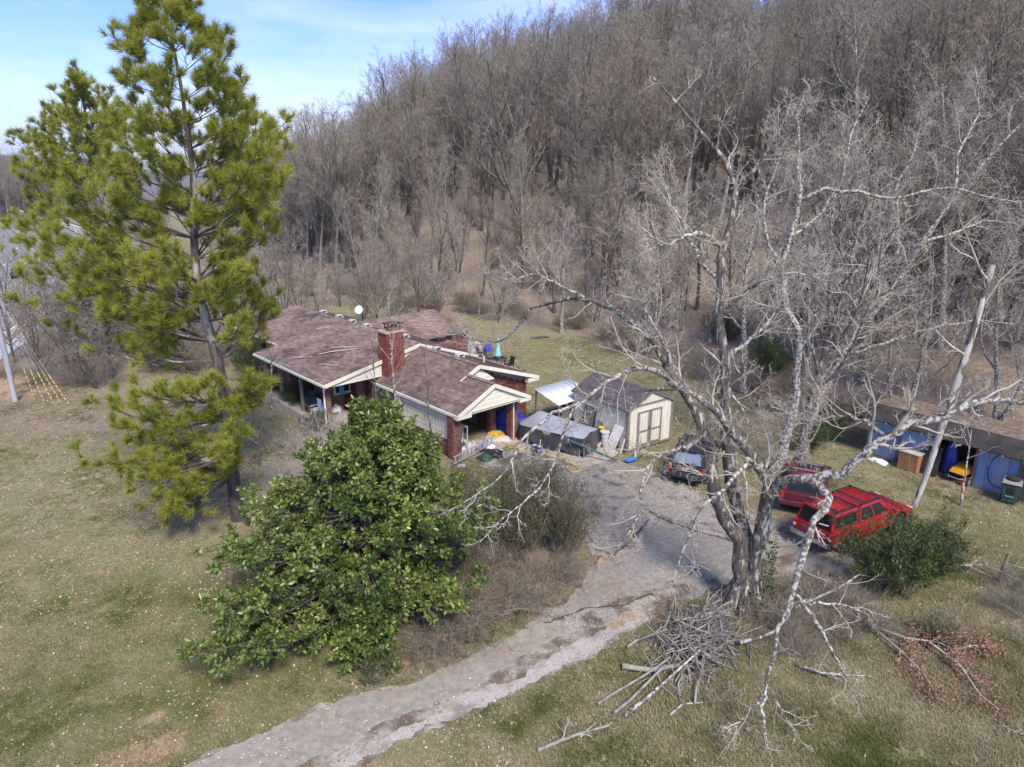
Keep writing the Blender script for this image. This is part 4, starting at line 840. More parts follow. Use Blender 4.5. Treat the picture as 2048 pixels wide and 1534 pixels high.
# ------------------------------------------------------------------ the great bare tree by the driveway
def limb(pts, r0, r1): return ([tuple(atY(u, v, Y)) for u, v, Y in pts], np.linspace(r0, r1, 8))
hero_limbs = [
    limb([(1493, 1228, 19.9), (1490, 1150, 20.0), (1478, 1090, 20.1), (1448, 1030, 20.2), (1428, 985, 20.3), (1418, 930, 20.5), (1409, 869, 20.8), (1385, 801, 21.2), (1360, 772, 21.5), (1341, 743, 21.8), (1307, 680, 22.3), (1269, 637, 22.8), (1220, 613, 23.4), (1167, 594, 24.0), (1110, 603, 24.6), (1060, 618, 25.2)], .31, .035),
    limb([(1060, 618, 25.2), (1040, 650, 25.4), (1000, 684, 25.8), (960, 683, 26.3), (900, 662, 27)], .055, .015),
    limb([(1167, 594, 24.0), (1120, 570, 23.8), (1070, 548, 23.6), (1010, 560, 23.5)], .06, .012),
    limb([(1372, 783, 21.3), (1340, 755, 20.6), (1306, 733, 20.0), (1285, 734, 19.6), (1245, 748, 19.2), (1215, 764, 18.9), (1183, 787, 18.6), (1158, 806, 18.4), (1139, 829, 18.2), (1134, 852, 18.0), (1121, 878, 17.8), (1118, 910, 17.6), (1100, 945, 17.4), (1080, 975, 17.2)], .115, .016),
    limb([(1158, 806, 18.4), (1113, 822, 18.0), (1078, 847, 17.7), (1060, 862, 17.4), (1040, 885, 17.2), (1030, 905, 17.0), (1020, 930, 16.8), (1000, 955, 16.6), (960, 985, 16.3), (915, 1012, 16.1), (880, 1030, 15.9)], .055, .009),
    limb([(1080, 975, 17.2), (1040, 1010, 16.9), (990, 1050, 16.6), (960, 1085, 16.3)], .03, .008),
    limb([(1495, 1215, 20.05), (1492, 1140, 20.3), (1485, 1060, 20.5), (1468, 970, 20.8), (1457, 898, 21.0), (1449, 800, 21.2), (1446, 720, 21.3), (1441, 634, 21.4), (1438, 556, 21.5), (1440, 490, 21.6), (1461, 458, 21.6), (1475, 430, 21.6), (1473, 398, 21.7), (1480, 370, 21.8), (1466, 333, 21.9), (1419, 287, 22.1), (1378, 231, 22.3), (1350, 199, 22.4), (1308, 153, 22.6)], .28, .025),
    limb([(1480, 370, 21.8), (1489, 361, 21.7), (1535, 301, 21.4), (1563, 273, 21.2), (1590, 230, 21)], .075, .018),
    limb([(1440, 490, 21.6), (1433, 483, 21.4), (1396, 463, 21.0), (1350, 481, 20.6), (1331, 495, 20.4), (1300, 470, 20.2), (1285, 454, 20)], .09, .02),
    limb([(1502, 1220, 20.1), (1508, 1130, 20.0), (1515, 1080, 19.9), (1531, 1030, 19.8), (1536, 970, 19.7), (1520, 936, 19.7), (1495, 898, 19.7), (1467, 869, 19.6), (1438, 835, 19.6), (1409, 801, 19.6), (1370, 777, 19.6), (1330, 775, 19.6), (1300, 782, 19.6)], .31, .05),
    limb([(1533, 1000, 19.75), (1560, 965, 19.2), (1590, 955, 18.7), (1621, 960, 18.2), (1650, 975, 17.8), (1664, 1009, 17.3), (1640, 1040, 16.8), (1611, 1081, 16.3), (1602, 1124, 15.9), (1592, 1182, 15.5), (1563, 1262, 15.0), (1540, 1340, 14.6), (1530, 1385, 14.4)], .155, .038),
    limb([(1530, 1385, 14.4), (1510, 1410, 14.3), (1482, 1444, 14.2), (1444, 1472, 14.0)], .045, .01),
    limb([(1532, 1380, 14.4), (1524, 1420, 14.2), (1534, 1482, 14.0), (1538, 1524, 13.8)], .045, .01),
    limb([(1540, 1375, 14.5), (1571, 1434, 14.4), (1595, 1467, 14.3)], .04, .01),
    limb([(1592, 1190, 15.5), (1624, 1227, 15.2), (1657, 1279, 14.9), (1680, 1335, 14.6), (1704, 1387, 14.4), (1718, 1420, 14.3)], .06, .012),
    limb([(1594, 1195, 15.5), (1614, 1208, 15.6), (1685, 1208, 15.8), (1742, 1231, 16)], .045, .01),
    limb([(1605, 958, 18.4), (1660, 960, 18.0), (1693, 941, 17.8), (1722, 917, 17.6), (1775, 874, 17.4), (1824, 845, 17.3), (1881, 835, 17.2), (1930, 813, 17.1), (2060, 800, 17)], .16, .065),
    limb([(1775, 874, 17.4), (1740, 850, 18), (1700, 830, 18.6), (1640, 840, 19), (1590, 850, 19.4)], .07, .015),
    limb([(1447, 760, 21.2), (1480, 810, 20.9), (1500, 850, 20.6), (1540, 880, 20.2)], .05, .02),
    limb([(1409, 869, 20.8), (1370, 895, 19.8), (1330, 905, 19.0), (1300, 925, 18.4), (1280, 980, 17.9), (1275, 1040, 17.5), (1240, 1090, 17.2), (1210, 1120, 17.0)], .08, .015),
    limb([(1536, 960, 19.7), (1500, 915, 18.6), (1470, 955, 17.8), (1440, 985, 17.3), (1400, 1020, 16.9), (1385, 1060, 16.6), (1360, 1110, 16.4), (1345, 1170, 16.1)], .09, .018),
    limb([(1441, 634, 21.4), (1480, 590, 20.6), (1530, 560, 19.9), (1590, 545, 19.4), (1650, 560, 19.0)], .085, .015),
    limb([(1446, 720, 21.3), (1490, 690, 21.6), (1540, 640, 21.8), (1580, 560, 22)], .08, .015),
    limb([(1341, 743, 21.8), (1330, 690, 21.2), (1290, 620, 20.8), (1270, 560, 20.6)], .08, .015),
    limb([(1440, 560, 21.5), (1400, 520, 22), (1350, 420, 22.6), (1320, 330, 23)], .08, .018),
]
def from_limbs(limbs, seed, nl, lens, mats, twr=.006, ang=(.85, .8, .8), up=(.55, .35, .25), wob=.2, K=18, t0=.3, droop_from=None):
    g = np.random.default_rng(seed); PP, RR = [], []
    for p, r in limbs:
        Q, q = resample(p, r, K); w_ = g.normal(0, 1, (K, 3)) * np.minimum(q, .09)[:, None] * .55; w_[0] = 0; Q = Q + w_; PP.append(Q); RR.append(q * (1 + g.uniform(-.10, .10, K)))
    P0, R0 = np.array(PP), np.array(RR)
    fine = R0[:, -1] < .5
    P1, R1 = spawn(P0, np.minimum(R0, .12), nl[0], t0, 1, ang[0], lens[0], 7, g, up[0], wob, .45, .014, .3, .45, rel=False)
    P1, R1 = cull(P1, R1, .1)
    P2, R2 = spawn(P1, R1, nl[1], .2, 1, ang[1], lens[1], 5, g, up[1], wob * 1.2, .55, .009, .4)
    P2, R2 = cull(P2, R2, .1)
    P3, R3 = spawn(P2, R2, nl[2], .15, 1, ang[2], lens[2], 4, g, up[2], wob * 1.4, .6, twr, .5)
    P3, R3 = cull(P3, R3, .05)
    P4, R4 = spawn(P3, R3, 2, .2, 1, .7, .6, 3, g, .15, wob * 1.4, .8, twr * .8, .6)
    V, F = join([tubes(P1, R1, 5), tubes(P2, R2, 3), tubes(P3, R3, 3), ribbons(P4, R4, g)])
    return (P0, R0), np_mesh('crown', V, F, M[mats[1]])
sparse = [4, 5, 10, 11, 12, 13, 14, 15]
(hP, hR), hcrown = from_limbs([l for i, l in enumerate(hero_limbs) if i not in sparse], 3, (14, 6, 6), (1.9, .5, .5), ('bark', 'twig_pale'))
(hP2, hR2), hcrown2 = from_limbs([hero_limbs[i] for i in sparse], 4, (7, 5, 3), (1.0, .5, .5), ('bark', 'twig_pale'), up=(-.25, 0, .1))
allP = np.empty((len(hero_limbs),) + hP.shape[1:]); allR = np.empty((len(hero_limbs), hR.shape[1])); rs_ = [i for i in range(len(hero_limbs)) if i not in sparse]; allP[rs_] = hP; allR[rs_] = hR; allP[sparse] = hP2; allR[sparse] = hR2; hP, hR = allP, allR
hero = thing('great_bare_tree', 'great bare many-stemmed tree with lichen covered drooping limbs, standing over the brush pile by the driveway', 'tree', (0, 0, 0))
hero['label'] = 'great bare many-stemmed tree with lichen-spotted drooping limbs beside the driveway'
dark = [0, 6, 9]; pale = [i for i in range(len(hero_limbs)) if i not in dark]
fl_ = np.array([(7.75 + .7 * math.cos(a), 20.05 + .6 * math.sin(a), -.05) for a in np.arange(7) * .9]); fp = np.stack([np.stack([f * (1 - t) + np.array((7.78, 20.05, 1.3)) * t for t in np.linspace(0, 1, 5)]) for f in fl_]); fr_ = np.tile(np.linspace(.26, .34, 5)[None], (7, 1)) * .85
V, F = join([tubes(hP[dark], hR[dark], 12), tubes(fp, fr_, 10)]); tr = link('trunk', np_mesh('great_trunk', V, F, M['bark'], smooth=True), hero)
V, F = tubes(hP[pale], hR[pale], 8); link('limbs', np_mesh('great_limbs', V, F, M['lichen'], smooth=True), hero)
link('crown', hcrown, hero); link('drooping_twigs', hcrown2, hero)
# ivy on the trunk foot
def leaf_quads(C, N_, size, g, asp=.45, bend=.12):
    """one bent leaf (two quads... two triangles each) at C along direction N_"""
    n = len(C); a = norm(N_); r = norm(np.cross(a, g.normal(0, 1, (n, 3)))); s = (size if hasattr(size, '__len__') else np.full(n, size))[:, None]
    up_ = np.cross(r, a)
    p0 = C; pm = C + a * s * .55 + up_ * s * bend; p1 = C + a * s; pl = C + a * s * .5 - r * s * asp * .5; pr = C + a * s * .5 + r * s * asp * .5
    V = np.stack([p0, pl, pm, pr, p1], 1).reshape(-1, 3); b = (np.arange(n) * 5)[:, None]
    F = np.concatenate([b + np.array([[0, 2, 1]]), b + np.array([[0, 3, 2]]), b + np.array([[1, 2, 4]]), b + np.array([[2, 3, 4]])])
    return V, F
g = np.random.default_rng(5)
a = g.uniform(-1.9, .7, 420); h = g.beta(1.2, 2.2, 420) * 3.2; C = np.stack([7.95 + .62 * np.cos(a), 20.0 + .55 * np.sin(a), .1 + h], 1) + g.normal(0, .05, (420, 3))
V, F = leaf_quads(C, g.normal(0, 1, (420, 3)), g.uniform(.06, .13, 420), g, .8); io = link('ivy', np_mesh('ivy', V, [F], M['ivy']), hero); io['kind'] = 'stuff'

# ------------------------------------------------------------------ pale lichen trees behind, each by itself
LT = [bare_tree_meshes('lichen%d' % i, 80 + i, h, r, f, (n1, 7, 7, 4), (.8, .85, .85, .8), (.48, .46, .45, .6), (.55, .3, .25, .2), mats=('lichen' if i != 1 else 'bark', 'twig_pale'), twr=.0085, stems=st, wob=.15, lean=.1)
      for i, (h, r, f, n1, st) in enumerate([(13, .22, .28, 14, 2), (15, .24, .32, 20, 1), (11, .17, .2, 16, 2), (13.5, .2, .3, 19, 1)])]
spots = [(13.6, 30.5, 1, 1.05, 'tall dark trunked tree rising right behind the maroon car', 0),
         (17.2, 37.5, 0, 1.0, 'twin stemmed lichen tree behind the left end of the blue shed', 1),
         (15.2, 43.5, 3, 1.1, 'pale lichen tree at the back of the yard left of the blue shed', 2),
         (21.5, 36.0, 2, 1.1, 'low spreading lichen tree on the bank above the blue shed', 3),
         (27.5, 33.5, 3, 1.05, 'lichen tree at the right edge above the blue shed roof', 4),
         (24.8, 40.5, 0, 1.12, 'forked lichen tree among the hillside trees above the blue shed', 5),
         (19.5, 46.0, 1, 1.0, 'straight pale tree on the slope behind the dark conifer', .6),
         (10.5, 52.5, 2, 1.05, 'spreading grey tree at the foot of the hill behind the yard', 1.7),
         (31.0, 42.0, 3, 1.15, 'tall pale tree high on the slope at the right edge', 2.2),
         (28.2, 38.5, 1, 1.0, 'lichen tree with arching branches on the slope near the right edge', 2.9),
         (33.5, 38.0, 0, 1.1, 'pale forked tree at the far right of the slope', 3.6),
         (22.5, 47.5, 3, 1.15, 'tall pale tree on the slope left of the leaning snag top', 4.2),
         (30.5, 48.5, 2, 1.25, 'wide grey tree on the upper slope at the right', 4.9),
         (13.8, 57.0, 0, 1.05, 'twin stemmed grey tree on the slope behind the great tree', 5.5),
         (8.0, 64.0, 1, 1.0, 'dark grey tree at the hill foot left of the great tree crown', 6.3),
         (24.5, 33.0, 0, .9, 'pale lichen tree on the leafy bank right above the blue shed roof', 1.1),
         (21.0, 39.5, 3, 1.0, 'grey lichen tree on the slope between the snag and the conifer', 2.6),
         (31.5, 36.0, 2, 1.15, 'broad pale tree above the right end of the blue shed', .4),
         (4.5, 61.5, 3, .85, 'grey tree with drooping twigs at the back edge of the grass', 3.3)]
for x, y, k, sc, lb, rz in spots:
    plant('lichen_tree', LT[k], x, y, rz * 1.9, sc, lb, 'tree', 'pale lichen trees round the yard')
for (u, v, sc, k) in ((1262, 655, 0, 0),): pass
def limb_tree(label, limbs, seed, nl=(12, 6, 6), lens=(1.9, .5, .5), ndark=0):
    (P_, R__), cr = from_limbs(limbs, seed, nl, lens, ('bark', 'twig_pale')); e = thing('lichen_tree', label, 'tree', (0, 0, 0)); V, F = tubes(P_, R__, 8); link('trunk', np_mesh('limb_trunk', V, [F], M['lichen'], smooth=True), e); link('crown', cr, e)
b2 = at(1546, 950); y2 = b2.y
limb_tree('dark lichen-patched tree whose crooked stem rises just right of the great tree', [
    limb([(1546, 952, y2), (1568, 898, y2), (1590, 820, y2), (1597, 753, y2), (1597, 656, y2), (1577, 634, y2), (1563, 532, y2), (1577, 477, y2), (1595, 430, y2), (1605, 398, y2), (1595, 366, y2), (1602, 319, y2), (1590, 250, y2 + .5), (1610, 190, y2 + 1)], .26, .03),
    limb([(1605, 398, y2), (1655, 375, y2 - .4), (1716, 384, y2 - .8), (1785, 398, y2 - 1), (1887, 375, y2 - 1), (1933, 384, y2 - 1), (2044, 407, y2 - 1)], .09, .02),
    limb([(1597, 700, y2), (1640, 640, y2 + .5), (1700, 600, y2 + 1), (1760, 520, y2 + 1.4), (1800, 440, y2 + 1.8)], .1, .02),
    limb([(1570, 560, y2), (1530, 470, y2 + .4), (1526, 400, y2 + .6), (1560, 320, y2 + .8), (1550, 240, y2 + 1)], .09, .02),
    limb([(1577, 477, y2), (1640, 430, y2 + 1), (1690, 350, y2 + 1.4), (1700, 270, y2 + 1.6), (1740, 190, y2 + 2)], .08, .02)], 51)
b3 = at(1606, 908); y3 = b3.y
limb_tree('pale lichen-covered tree leaning right across the hillside above the red truck', [
    limb([(1606, 910, y3), (1640, 780, y3), (1720, 660, y3), (1785, 579, y3 - .5), (1841, 486, y3 - 1), (1910, 394, y3 - 1.5), (1970, 324, y3 - 2), (2044, 241, y3 - 2.5), (2090, 200, y3 - 3)], .2, .045),
    limb([(1785, 579, y3 - .5), (1800, 480, y3), (1790, 380, y3 + .5), (1830, 300, y3 + 1), (1850, 200, y3 + 1)], .11, .02),
    limb([(1720, 660, y3), (1700, 560, y3 + .4), (1660, 470, y3 + .8), (1670, 390, y3 + 1), (1640, 300, y3 + 1.2)], .1, .02),
    limb([(1841, 486, y3 - 1), (1900, 470, y3 - .6), (1970, 440, y3 - .4), (2050, 450, y3)], .08, .02),
    limb([(1910, 394, y3 - 1.5), (1920, 300, y3 - 1), (1960, 220, y3 - .6), (1950, 130, y3)], .08, .02),
    limb([(1680, 715, y3), (1760, 690, y3 - .6), (1850, 660, y3 - 1), (1950, 640, y3 - 1), (2050, 650, y3 - 1)], .09, .02)], 52)
# dark oak at the foot of the hill, behind the yard
plant('dark_oak', bare_tree_meshes('oak', 33, 17, .38, .16, (11, 7, 6, 4), (.85, .8, .8, .8), (.55, .45, .45, .5), (.55, .35, .3, .2), mats=('bark_dark', 'twig_grey'), twr=.011, stems=2), 0.6, 83.0, .8, 1.3, 'dark low-forking oak with wide limbs at the foot of the hill', 'tree')
plant('tall_bare_tree', bare_tree_meshes('tallbare', 35, 21, .24, .45, (14, 6, 6, 4), (.6, .7, .75, .8), (.36, .42, .42, .5), (.95, .5, .3, .2), mats=('bark_dark', 'twig_grey'), twr=.011, stems=2), -20.8, 92.0, .4, 1.12, 'tall dark tree standing above the skyline left of the hill', 'tree')

# bare thicket left of the house and along the road
TH = [bare_tree_meshes('thicket%d' % i, 120 + i, h, .1, .1, (10, 6, 6, 4), (.8, .85, .85, .8), (.55, .5, .48, .6), (.4, .25, .2, .1), mats=('trunk_wood', cm), twr=.0075, stems=3, wob=.17, lean=.15) for i, (h, cm) in enumerate([(7, 'twig_pale'), (8.5, 'twig_grey'), (6, 'twig_brown')])]
g = np.random.default_rng(21); n_ = 0
lab = ['bare grey thicket tree left of the house among others like it', 'bare grey thicket tree left of the house among others like it']
tsp = [(-21, 51), (-23.5, 47.5), (-26, 52), (-29, 48.5), (-22.5, 56), (-27, 57.5), (-31, 54), (-34, 51), (-36, 57), (-25, 62), (-31, 62), (-20.5, 61), (-37.5, 63), (-17.5, 57), (-18.5, 66), (-14, 63), (-24, 69), (-30, 71), (-36.5, 72), (-40, 79), (-43, 88), (-31, 81), (-24, 80), (-47, 97), (-38, 93), (-11.5, 59.5), (-8.5, 64), (-53, 106), (-28, 44.6), (-33.5, 47), (-41, 66), (-38.5, 58), (-43, 74), (-47, 84), (-35, 60), (-37, 52), (-46, 91)]
for x, y in tsp:
    k = int(g.integers(0, 3)); plant('thicket_tree', TH[k], x, y, g.uniform(0, 6.28), g.uniform(.75, 1.15), lab[0], 'tree', 'bare thicket trees left of the house', tilt=(g.normal(0, .12), g.normal(0, .12)))

for i in range(30):
    x, y = g.uniform(-24, 6), g.uniform(60, 84)
    if foot_dist(np.array([x]), np.array([y]))[0] < -5: continue
    k = int(g.integers(0, 3)); plant('thicket_tree', TH[k], x, y, g.uniform(0, 6.28), g.uniform(.6, .95), 'low bare thicket tree behind the house, where the yard meets the hill', 'tree', 'bare thicket trees behind the house')
for x, y in ((-43.5, 64), (-44, 72), (-38, 51), (-39.5, 62)):
    plant('roadside_tree', TH[int(g.integers(0, 3))], x, y, g.uniform(0, 6.28), g.uniform(1.0, 1.35), 'bare tree in the strip between the road and the hill', 'tree', 'bare trees along the road')
for i in range(30):
    y = g.uniform(58, 190); cx = np.interp(y, CURB[:, 1], CURB[:, 0]); x = cx + g.uniform(5, 26)
    if foot_dist(np.array([x]), np.array([y]))[0] > 2 or x > -22: continue
    k = int(g.integers(0, 3)); plant('roadside_tree', TH[k], x, y, g.uniform(0, 6.28), g.uniform(.8, 1.35), 'bare tree in the strip between the road and the hill', 'tree', 'bare trees along the road')
# leaning snag on the right and thin saplings
sp0 = [tuple(atY(u, v, Y)) for u, v, Y in ((1828, 1012, 24.6), (1850, 960, 24.6), (1895, 820, 24.6), (1935, 700, 24.6), (1962, 610, 24.6), (1985, 530, 24.6))]
P_, R__ = resample(sp0, [.10, .115, .125, .13, .12, .11], 12); sn = thing('dead_snag', 'leaning barkless dead trunk with a broken top, rising behind the red truck', 'tree', (0, 0, 0))
br = [resample([tuple(atY(u, v, Y)) for u, v, Y in q], [.05, .015], 12) for q in ([(1975, 560, 24.6), (1960, 540, 24.4), (1945, 500, 24.2), (1920, 440, 24)], [(1930, 710, 24.6), (1900, 690, 24.2), (1870, 660, 24)], [(1960, 620, 24.6), (2000, 560, 24.4), (2045, 520, 24.2)])]
V, F = tubes(P_[None], R__[None], 10); link('trunk', np_mesh('snag', V, [F], M['dead_wood'], smooth=True), sn)
Pb = np.array([b[0] for b in br]); Rb = np.array([b[1] for b in br]); P2, R2 = spawn(Pb, Rb, 6, .2, 1, .8, .6, 5, np.random.default_rng(2), .3, .15, .6, .008, .4); P3, R3 = spawn(P2, R2, 5, .2, 1, .8, .5, 4, np.random.default_rng(3), .2, .15, .6, .006, .5)
V, F = join([tubes(Pb, Rb, 5), tubes(P2, R2, 4), tubes(P3, R3, 3)]); link('branches', np_mesh('snag_br', V, F, M['twig_pale']), sn)
def sapling(u, v, h, r, label, seed, lean=(0, 0), m=('lichen', 'twig_pale'), nl=(9, 5, 3), fork=.25, z=0):
    p = at(u, v, z); e = thing('sapling', label, 'tree', p); g = np.random.default_rng(seed); K = 9
    P = np.zeros((1, K, 3)); P[0, :, 2] = np.linspace(0, h, K); P[0, :, 0] = np.linspace(0, lean[0], K); P[0, :, 1] = np.linspace(0, lean[1], K); P[0] += np.cumsum(g.normal(0, .03, (K, 3)), 0); P[0, 0] = 0
    R = np.linspace(r, r * .25, K)[None]; P1, R1 = spawn(P, R, nl[0], fork, 1, .65, .32, 6, g, .6, .12, .5, .012, .3); P2, R2 = spawn(P1, R1, nl[1], .2, 1, .7, .5, 4, g, .4, .14, .6, .007, .4); P3, R3 = spawn(P2, R2, nl[2], .2, 1, .7, .5, 3, g, .3, .14, .6, .005, .5)
    V, F = tubes(P, R, 7); link('trunk', np_mesh('sap', V, [F], M[m[0]], smooth=True), e); V, F = join([tubes(P1, R1, 4), tubes(P2, R2, 3), tubes(P3, R3, 3)]); link('crown', np_mesh('sapc', V, F, M[m[1]]), e)
sapling(543, 822, 5.6, .06, 'thin pale sapling in front of the left half of the house', 1, (.5, .4))
sapling(522, 935, 3.4, .05, 'short dark sapling on the lawn right of the big pine', 2, m=('bark', 'twig_grey'))
sapling(797, 905, 8.2, .075, 'tall slim sapling in front of the chimney', 3, (-.3, .3), nl=(12, 6, 4), fork=.4)
sapling(866, 905, 5.6, .07, 'small forked sapling in front of the white screen wall', 4, (-.35, .3), m=('bark', 'twig_grey'), nl=(10, 5, 4), fork=.45)
sapling(755, 890, 6.6, .05, 'thin grey sapling rising in front of the porch gable', 5, (.1, .3), m=('bark', 'twig_grey'), nl=(10, 5, 4), fork=.4)
sapling(1922, 1012, 3.9, .06, 'slender bare sapling right in front of the blue shed', 6, (.2, .5), nl=(5, 3, 2), fork=.5)
sapling(1185, 672, 5.5, .06, 'upright sapling with pale seed heads at the back of the yard', 7, m=('lichen', 'twig_pale'), nl=(9, 5, 3))
sapling(960, 640, 6.0, .06, 'slender sapling with tufted tops behind the patio', 8, nl=(10, 5, 3))
# ------------------------------------------------------------------ pines
def needle_tufts(C, D, g, n=34, ln=.24, wd=.011, spread=(.25, 1.25), shoot=.2):
    N = len(C); D = norm(D); ref = np.where(np.abs(D[:, 2:3]) < .85, np.array([[0, 0, 1.]]), np.array([[1., 0, 0]])); a = norm(np.cross(D, ref)); b = np.cross(a, D)
    az = g.uniform(0, 6.283, (N, n)); th = g.uniform(*spread, (N, n)); sc = g.uniform(.75, 1.2, (N, 1))
    base = C[:, None, :] - D[:, None, :] * (g.uniform(0, shoot, (N, n)) * sc)[..., None]
    dr = D[:, None] * np.cos(th)[..., None] + (a[:, None] * np.cos(az)[..., None] + b[:, None] * np.sin(az)[..., None]) * np.sin(th)[..., None]
    dr = norm(dr + np.array([0, 0, -.08])); L = (ln * g.uniform(.75, 1.15, (N, n)) * sc)[..., None]
    side = norm(np.cross(dr, g.normal(0, 1, (N, n, 3)))) * wd
    V = np.stack([base - side, base + side, base + dr * L], 2).reshape(-1, 3); F = np.arange(len(V)).reshape(-1, 3); return V, F
def make_pine(label, trunk_px, r0, r1, tips, seed, base_rise=.45, nn=34, ln=.25, wd=.011, n2=8, n3=3, bz=None):
    g = np.random.default_rng(seed); T0, TR = resample([tuple(p) for p in trunk_px], [r0, r0 * .85, r0 * .7, r0 * .55, r0 * .4, r1 * 1.6, r1], 26)
    limbs = []
    for tip in tips:
        tip = np.array(tip); zt = tip[2]; k0 = np.argmin(np.abs(T0[:, 2] - zt)); h = np.linalg.norm((tip - T0[k0])[:2])
        rise = h * (base_rise * sstep(3, 13, zt) + .05) + .25
        k = int(np.argmin(np.abs(T0[:, 2] - max(zt - rise, 2.2)))); s = T0[k]
        mid = s * .5 + tip * .5 + np.array([g.normal(0, .12), g.normal(0, .12), -.10 * h]); m2 = s * .22 + tip * .78 + np.array([g.normal(0, .1), g.normal(0, .1), -.09 * h])
        P, R = resample([s, mid, m2, tip], [max(.022, TR[k] * .32), .010], 9); limbs.append((P, np.minimum(R, .10)))
    P1 = np.array([l[0] for l in limbs]); R1 = np.array([l[1] for l in limbs])
    L1 = np.linalg.norm(np.diff(P1, axis=1), axis=2).sum(1)
    P2, R2 = spawn(P1, R1, n2, .42, 1, .7, .9, 5, g, .55, .10, .6, .008, .5, .4, rel=False); P3, R3 = spawn(P2, R2, n3, .35, 1, .75, .55, 4, g, .5, .1, .7, .006, .6)
    C = np.concatenate([P1[:, -1], P2[:, -1], P3[:, -1], P2[:, 3]]); D = np.concatenate([P1[:, -1] - P1[:, -2], P2[:, -1] - P2[:, -2], P3[:, -1] - P3[:, -2], P2[:, 3] - P2[:, 2]]); D = norm(D) + np.array([0, 0, .35])
    e = thing('pine_tree', label, 'tree', (0, 0, 0))
    V, F = tubes(T0[None], TR[None], 12); link('trunk', np_mesh('pine_trunk', V, [F], M['pine_bark'], smooth=True), e)
    V, F = join([tubes(P1, R1, 5), tubes(P2, R2, 3), ribbons(P3, R3, g)]); link('branches', np_mesh('pine_branches', V, F, M['pine_bark'], smooth=True), e)
    V, F = needle_tufts(C, D, g, nn, ln, wd); o = link('needles', np_mesh('pine_needles', V, [F], M['needle']), e); o['kind'] = 'stuff'
    return e
PY = 26.2
tp = [(478, 1048, PY), (466, 960, PY), (458, 880, PY), (450, 800, PY), (440, 740, PY), (424, 680, PY), (405, 620, PY), (393, 560, PY), (388, 480, PY), (388, 400, PY), (384, 320, PY), (372, 240, PY), (362, 170, PY), (350, 110, PY), (338, 55, PY), (328, 2, PY)]
tips_px = [(330, 4), (302, 14), (362, 14), (288, 40), (378, 48), (325, 40), (345, 25), (242, 92), (268, 62), (402, 72), (440, 78), (276, 112), (452, 112), (330, 80), (380, 100), (248, 148), (452, 182), (305, 165), (405, 160), (430, 140), (348, 150), (480, 172), (478, 205), (262, 208), (330, 205), (415, 215),
           (218, 238), (505, 218), (538, 242), (290, 240), (235, 272), (345, 250), (425, 262), (558, 302), (574, 348), (545, 282), (515, 322), (192, 332), (158, 348), (305, 300), (402, 312), (470, 300), (478, 352), (505, 392), (440, 362), (355, 352), (258, 345), (215, 310), (130, 385), (118, 412), (55, 442), (15, 452), (172, 440), (92, 478), (262, 430), (310, 470), (422, 450), (500, 440), (462, 505), (385, 425), (540, 395), (232, 400), (335, 400), (150, 500), (215, 500), (270, 520),
           (98, 545), (150, 565), (55, 560), (28, 592), (200, 565), (292, 550), (335, 605), (262, 612), (240, 632), (350, 560), (440, 570), (480, 560), (520, 600), (482, 642), (540, 612), (430, 615), (405, 590), (500, 540), (292, 652), (262, 692), (350, 645), (300, 690), (310, 640),
           (192, 802), (232, 792), (282, 782), (332, 792), (372, 780), (422, 772), (222, 850), (255, 870), (310, 845), (352, 850), (500, 772), (532, 768), (472, 802), (430, 832), (478, 862), (490, 815), (160, 912), (212, 922), (292, 930), (335, 942), (390, 885), (362, 962), (412, 945), (452, 905), (262, 960), (250, 1030), (300, 1002), (352, 1012), (392, 992), (240, 1046), (330, 1030), (470, 935), (425, 900), (310, 890), (360, 905)]
g = np.random.default_rng(99); tips = []
for u, v in tips_px:
    dy = g.uniform(-2.6, 2.2) if v < 620 else g.uniform(-3.2, .4)
    if v < 120: dy *= .3
    elif v < 240: dy *= .7
    q = atY(u, v, PY + dy)
    if q.z > .5: tips.append(tuple(q))
    if 230 < v < 600 and g.random() < .3: tips.append(tuple(atY(u + g.uniform(-34, 34), v + g.uniform(-26, 30), PY + g.uniform(-3.2, -.5))))
    if 200 < v < 640:                       # limbs on the far side of the crown
        q2 = np.array(q) + np.array([g.uniform(-1, 1) * .9, g.uniform(1.0, 3.6), g.uniform(-.6, .6)]); c = atY(395, v, PY); q2[0] = c.x + (q2[0] - c.x) * .8
        if g.random() < .38: tips.append(tuple(q2))
make_pine('tall yellow-green pine in front, with its trunk on the lawn left of the house', [atY(*q) for q in tp], .30, .04, tips, 1, nn=64, ln=.34, wd=.0085, n2=7, n3=2)
tp2 = [atY(u, v, 47) for u, v in ((192, 720), (190, 600), (190, 480), (188, 400), (182, 320), (172, 240), (158, 145))]; tp2[0] = Vector((tp2[1].x, 47, -.1))
tips2 = [(155, 138), (140, 150), (118, 190), (172, 172), (88, 222), (205, 182), (238, 205), (72, 282), (212, 222), (102, 258), (182, 262), (62, 260), (26, 262), (28, 320), (62, 332), (122, 338), (232, 282), (150, 322), (40, 430), (202, 332), (62, 402), (5, 455), (130, 220), (160, 230), (95, 300), (180, 300), (225, 240), (110, 300), (150, 280), (135, 190), (190, 215), (75, 245), (245, 230), (40, 345), (210, 300), (160, 360), (110, 370), (250, 330)]
tt = [tuple(atY(u, v, 47 + g.uniform(-3.5, 3.5))) for u, v in tips2] + [tuple(np.array(atY(u + g.uniform(-25, 25), v + g.uniform(5, 40), 47 + g.uniform(-4, 4)))) for u, v in tips2]
make_pine('second pine, farther and lower, left behind the tall pine', tp2, .32, .05, tt, 2, nn=34, ln=.40, wd=.018, n2=6, n3=2)

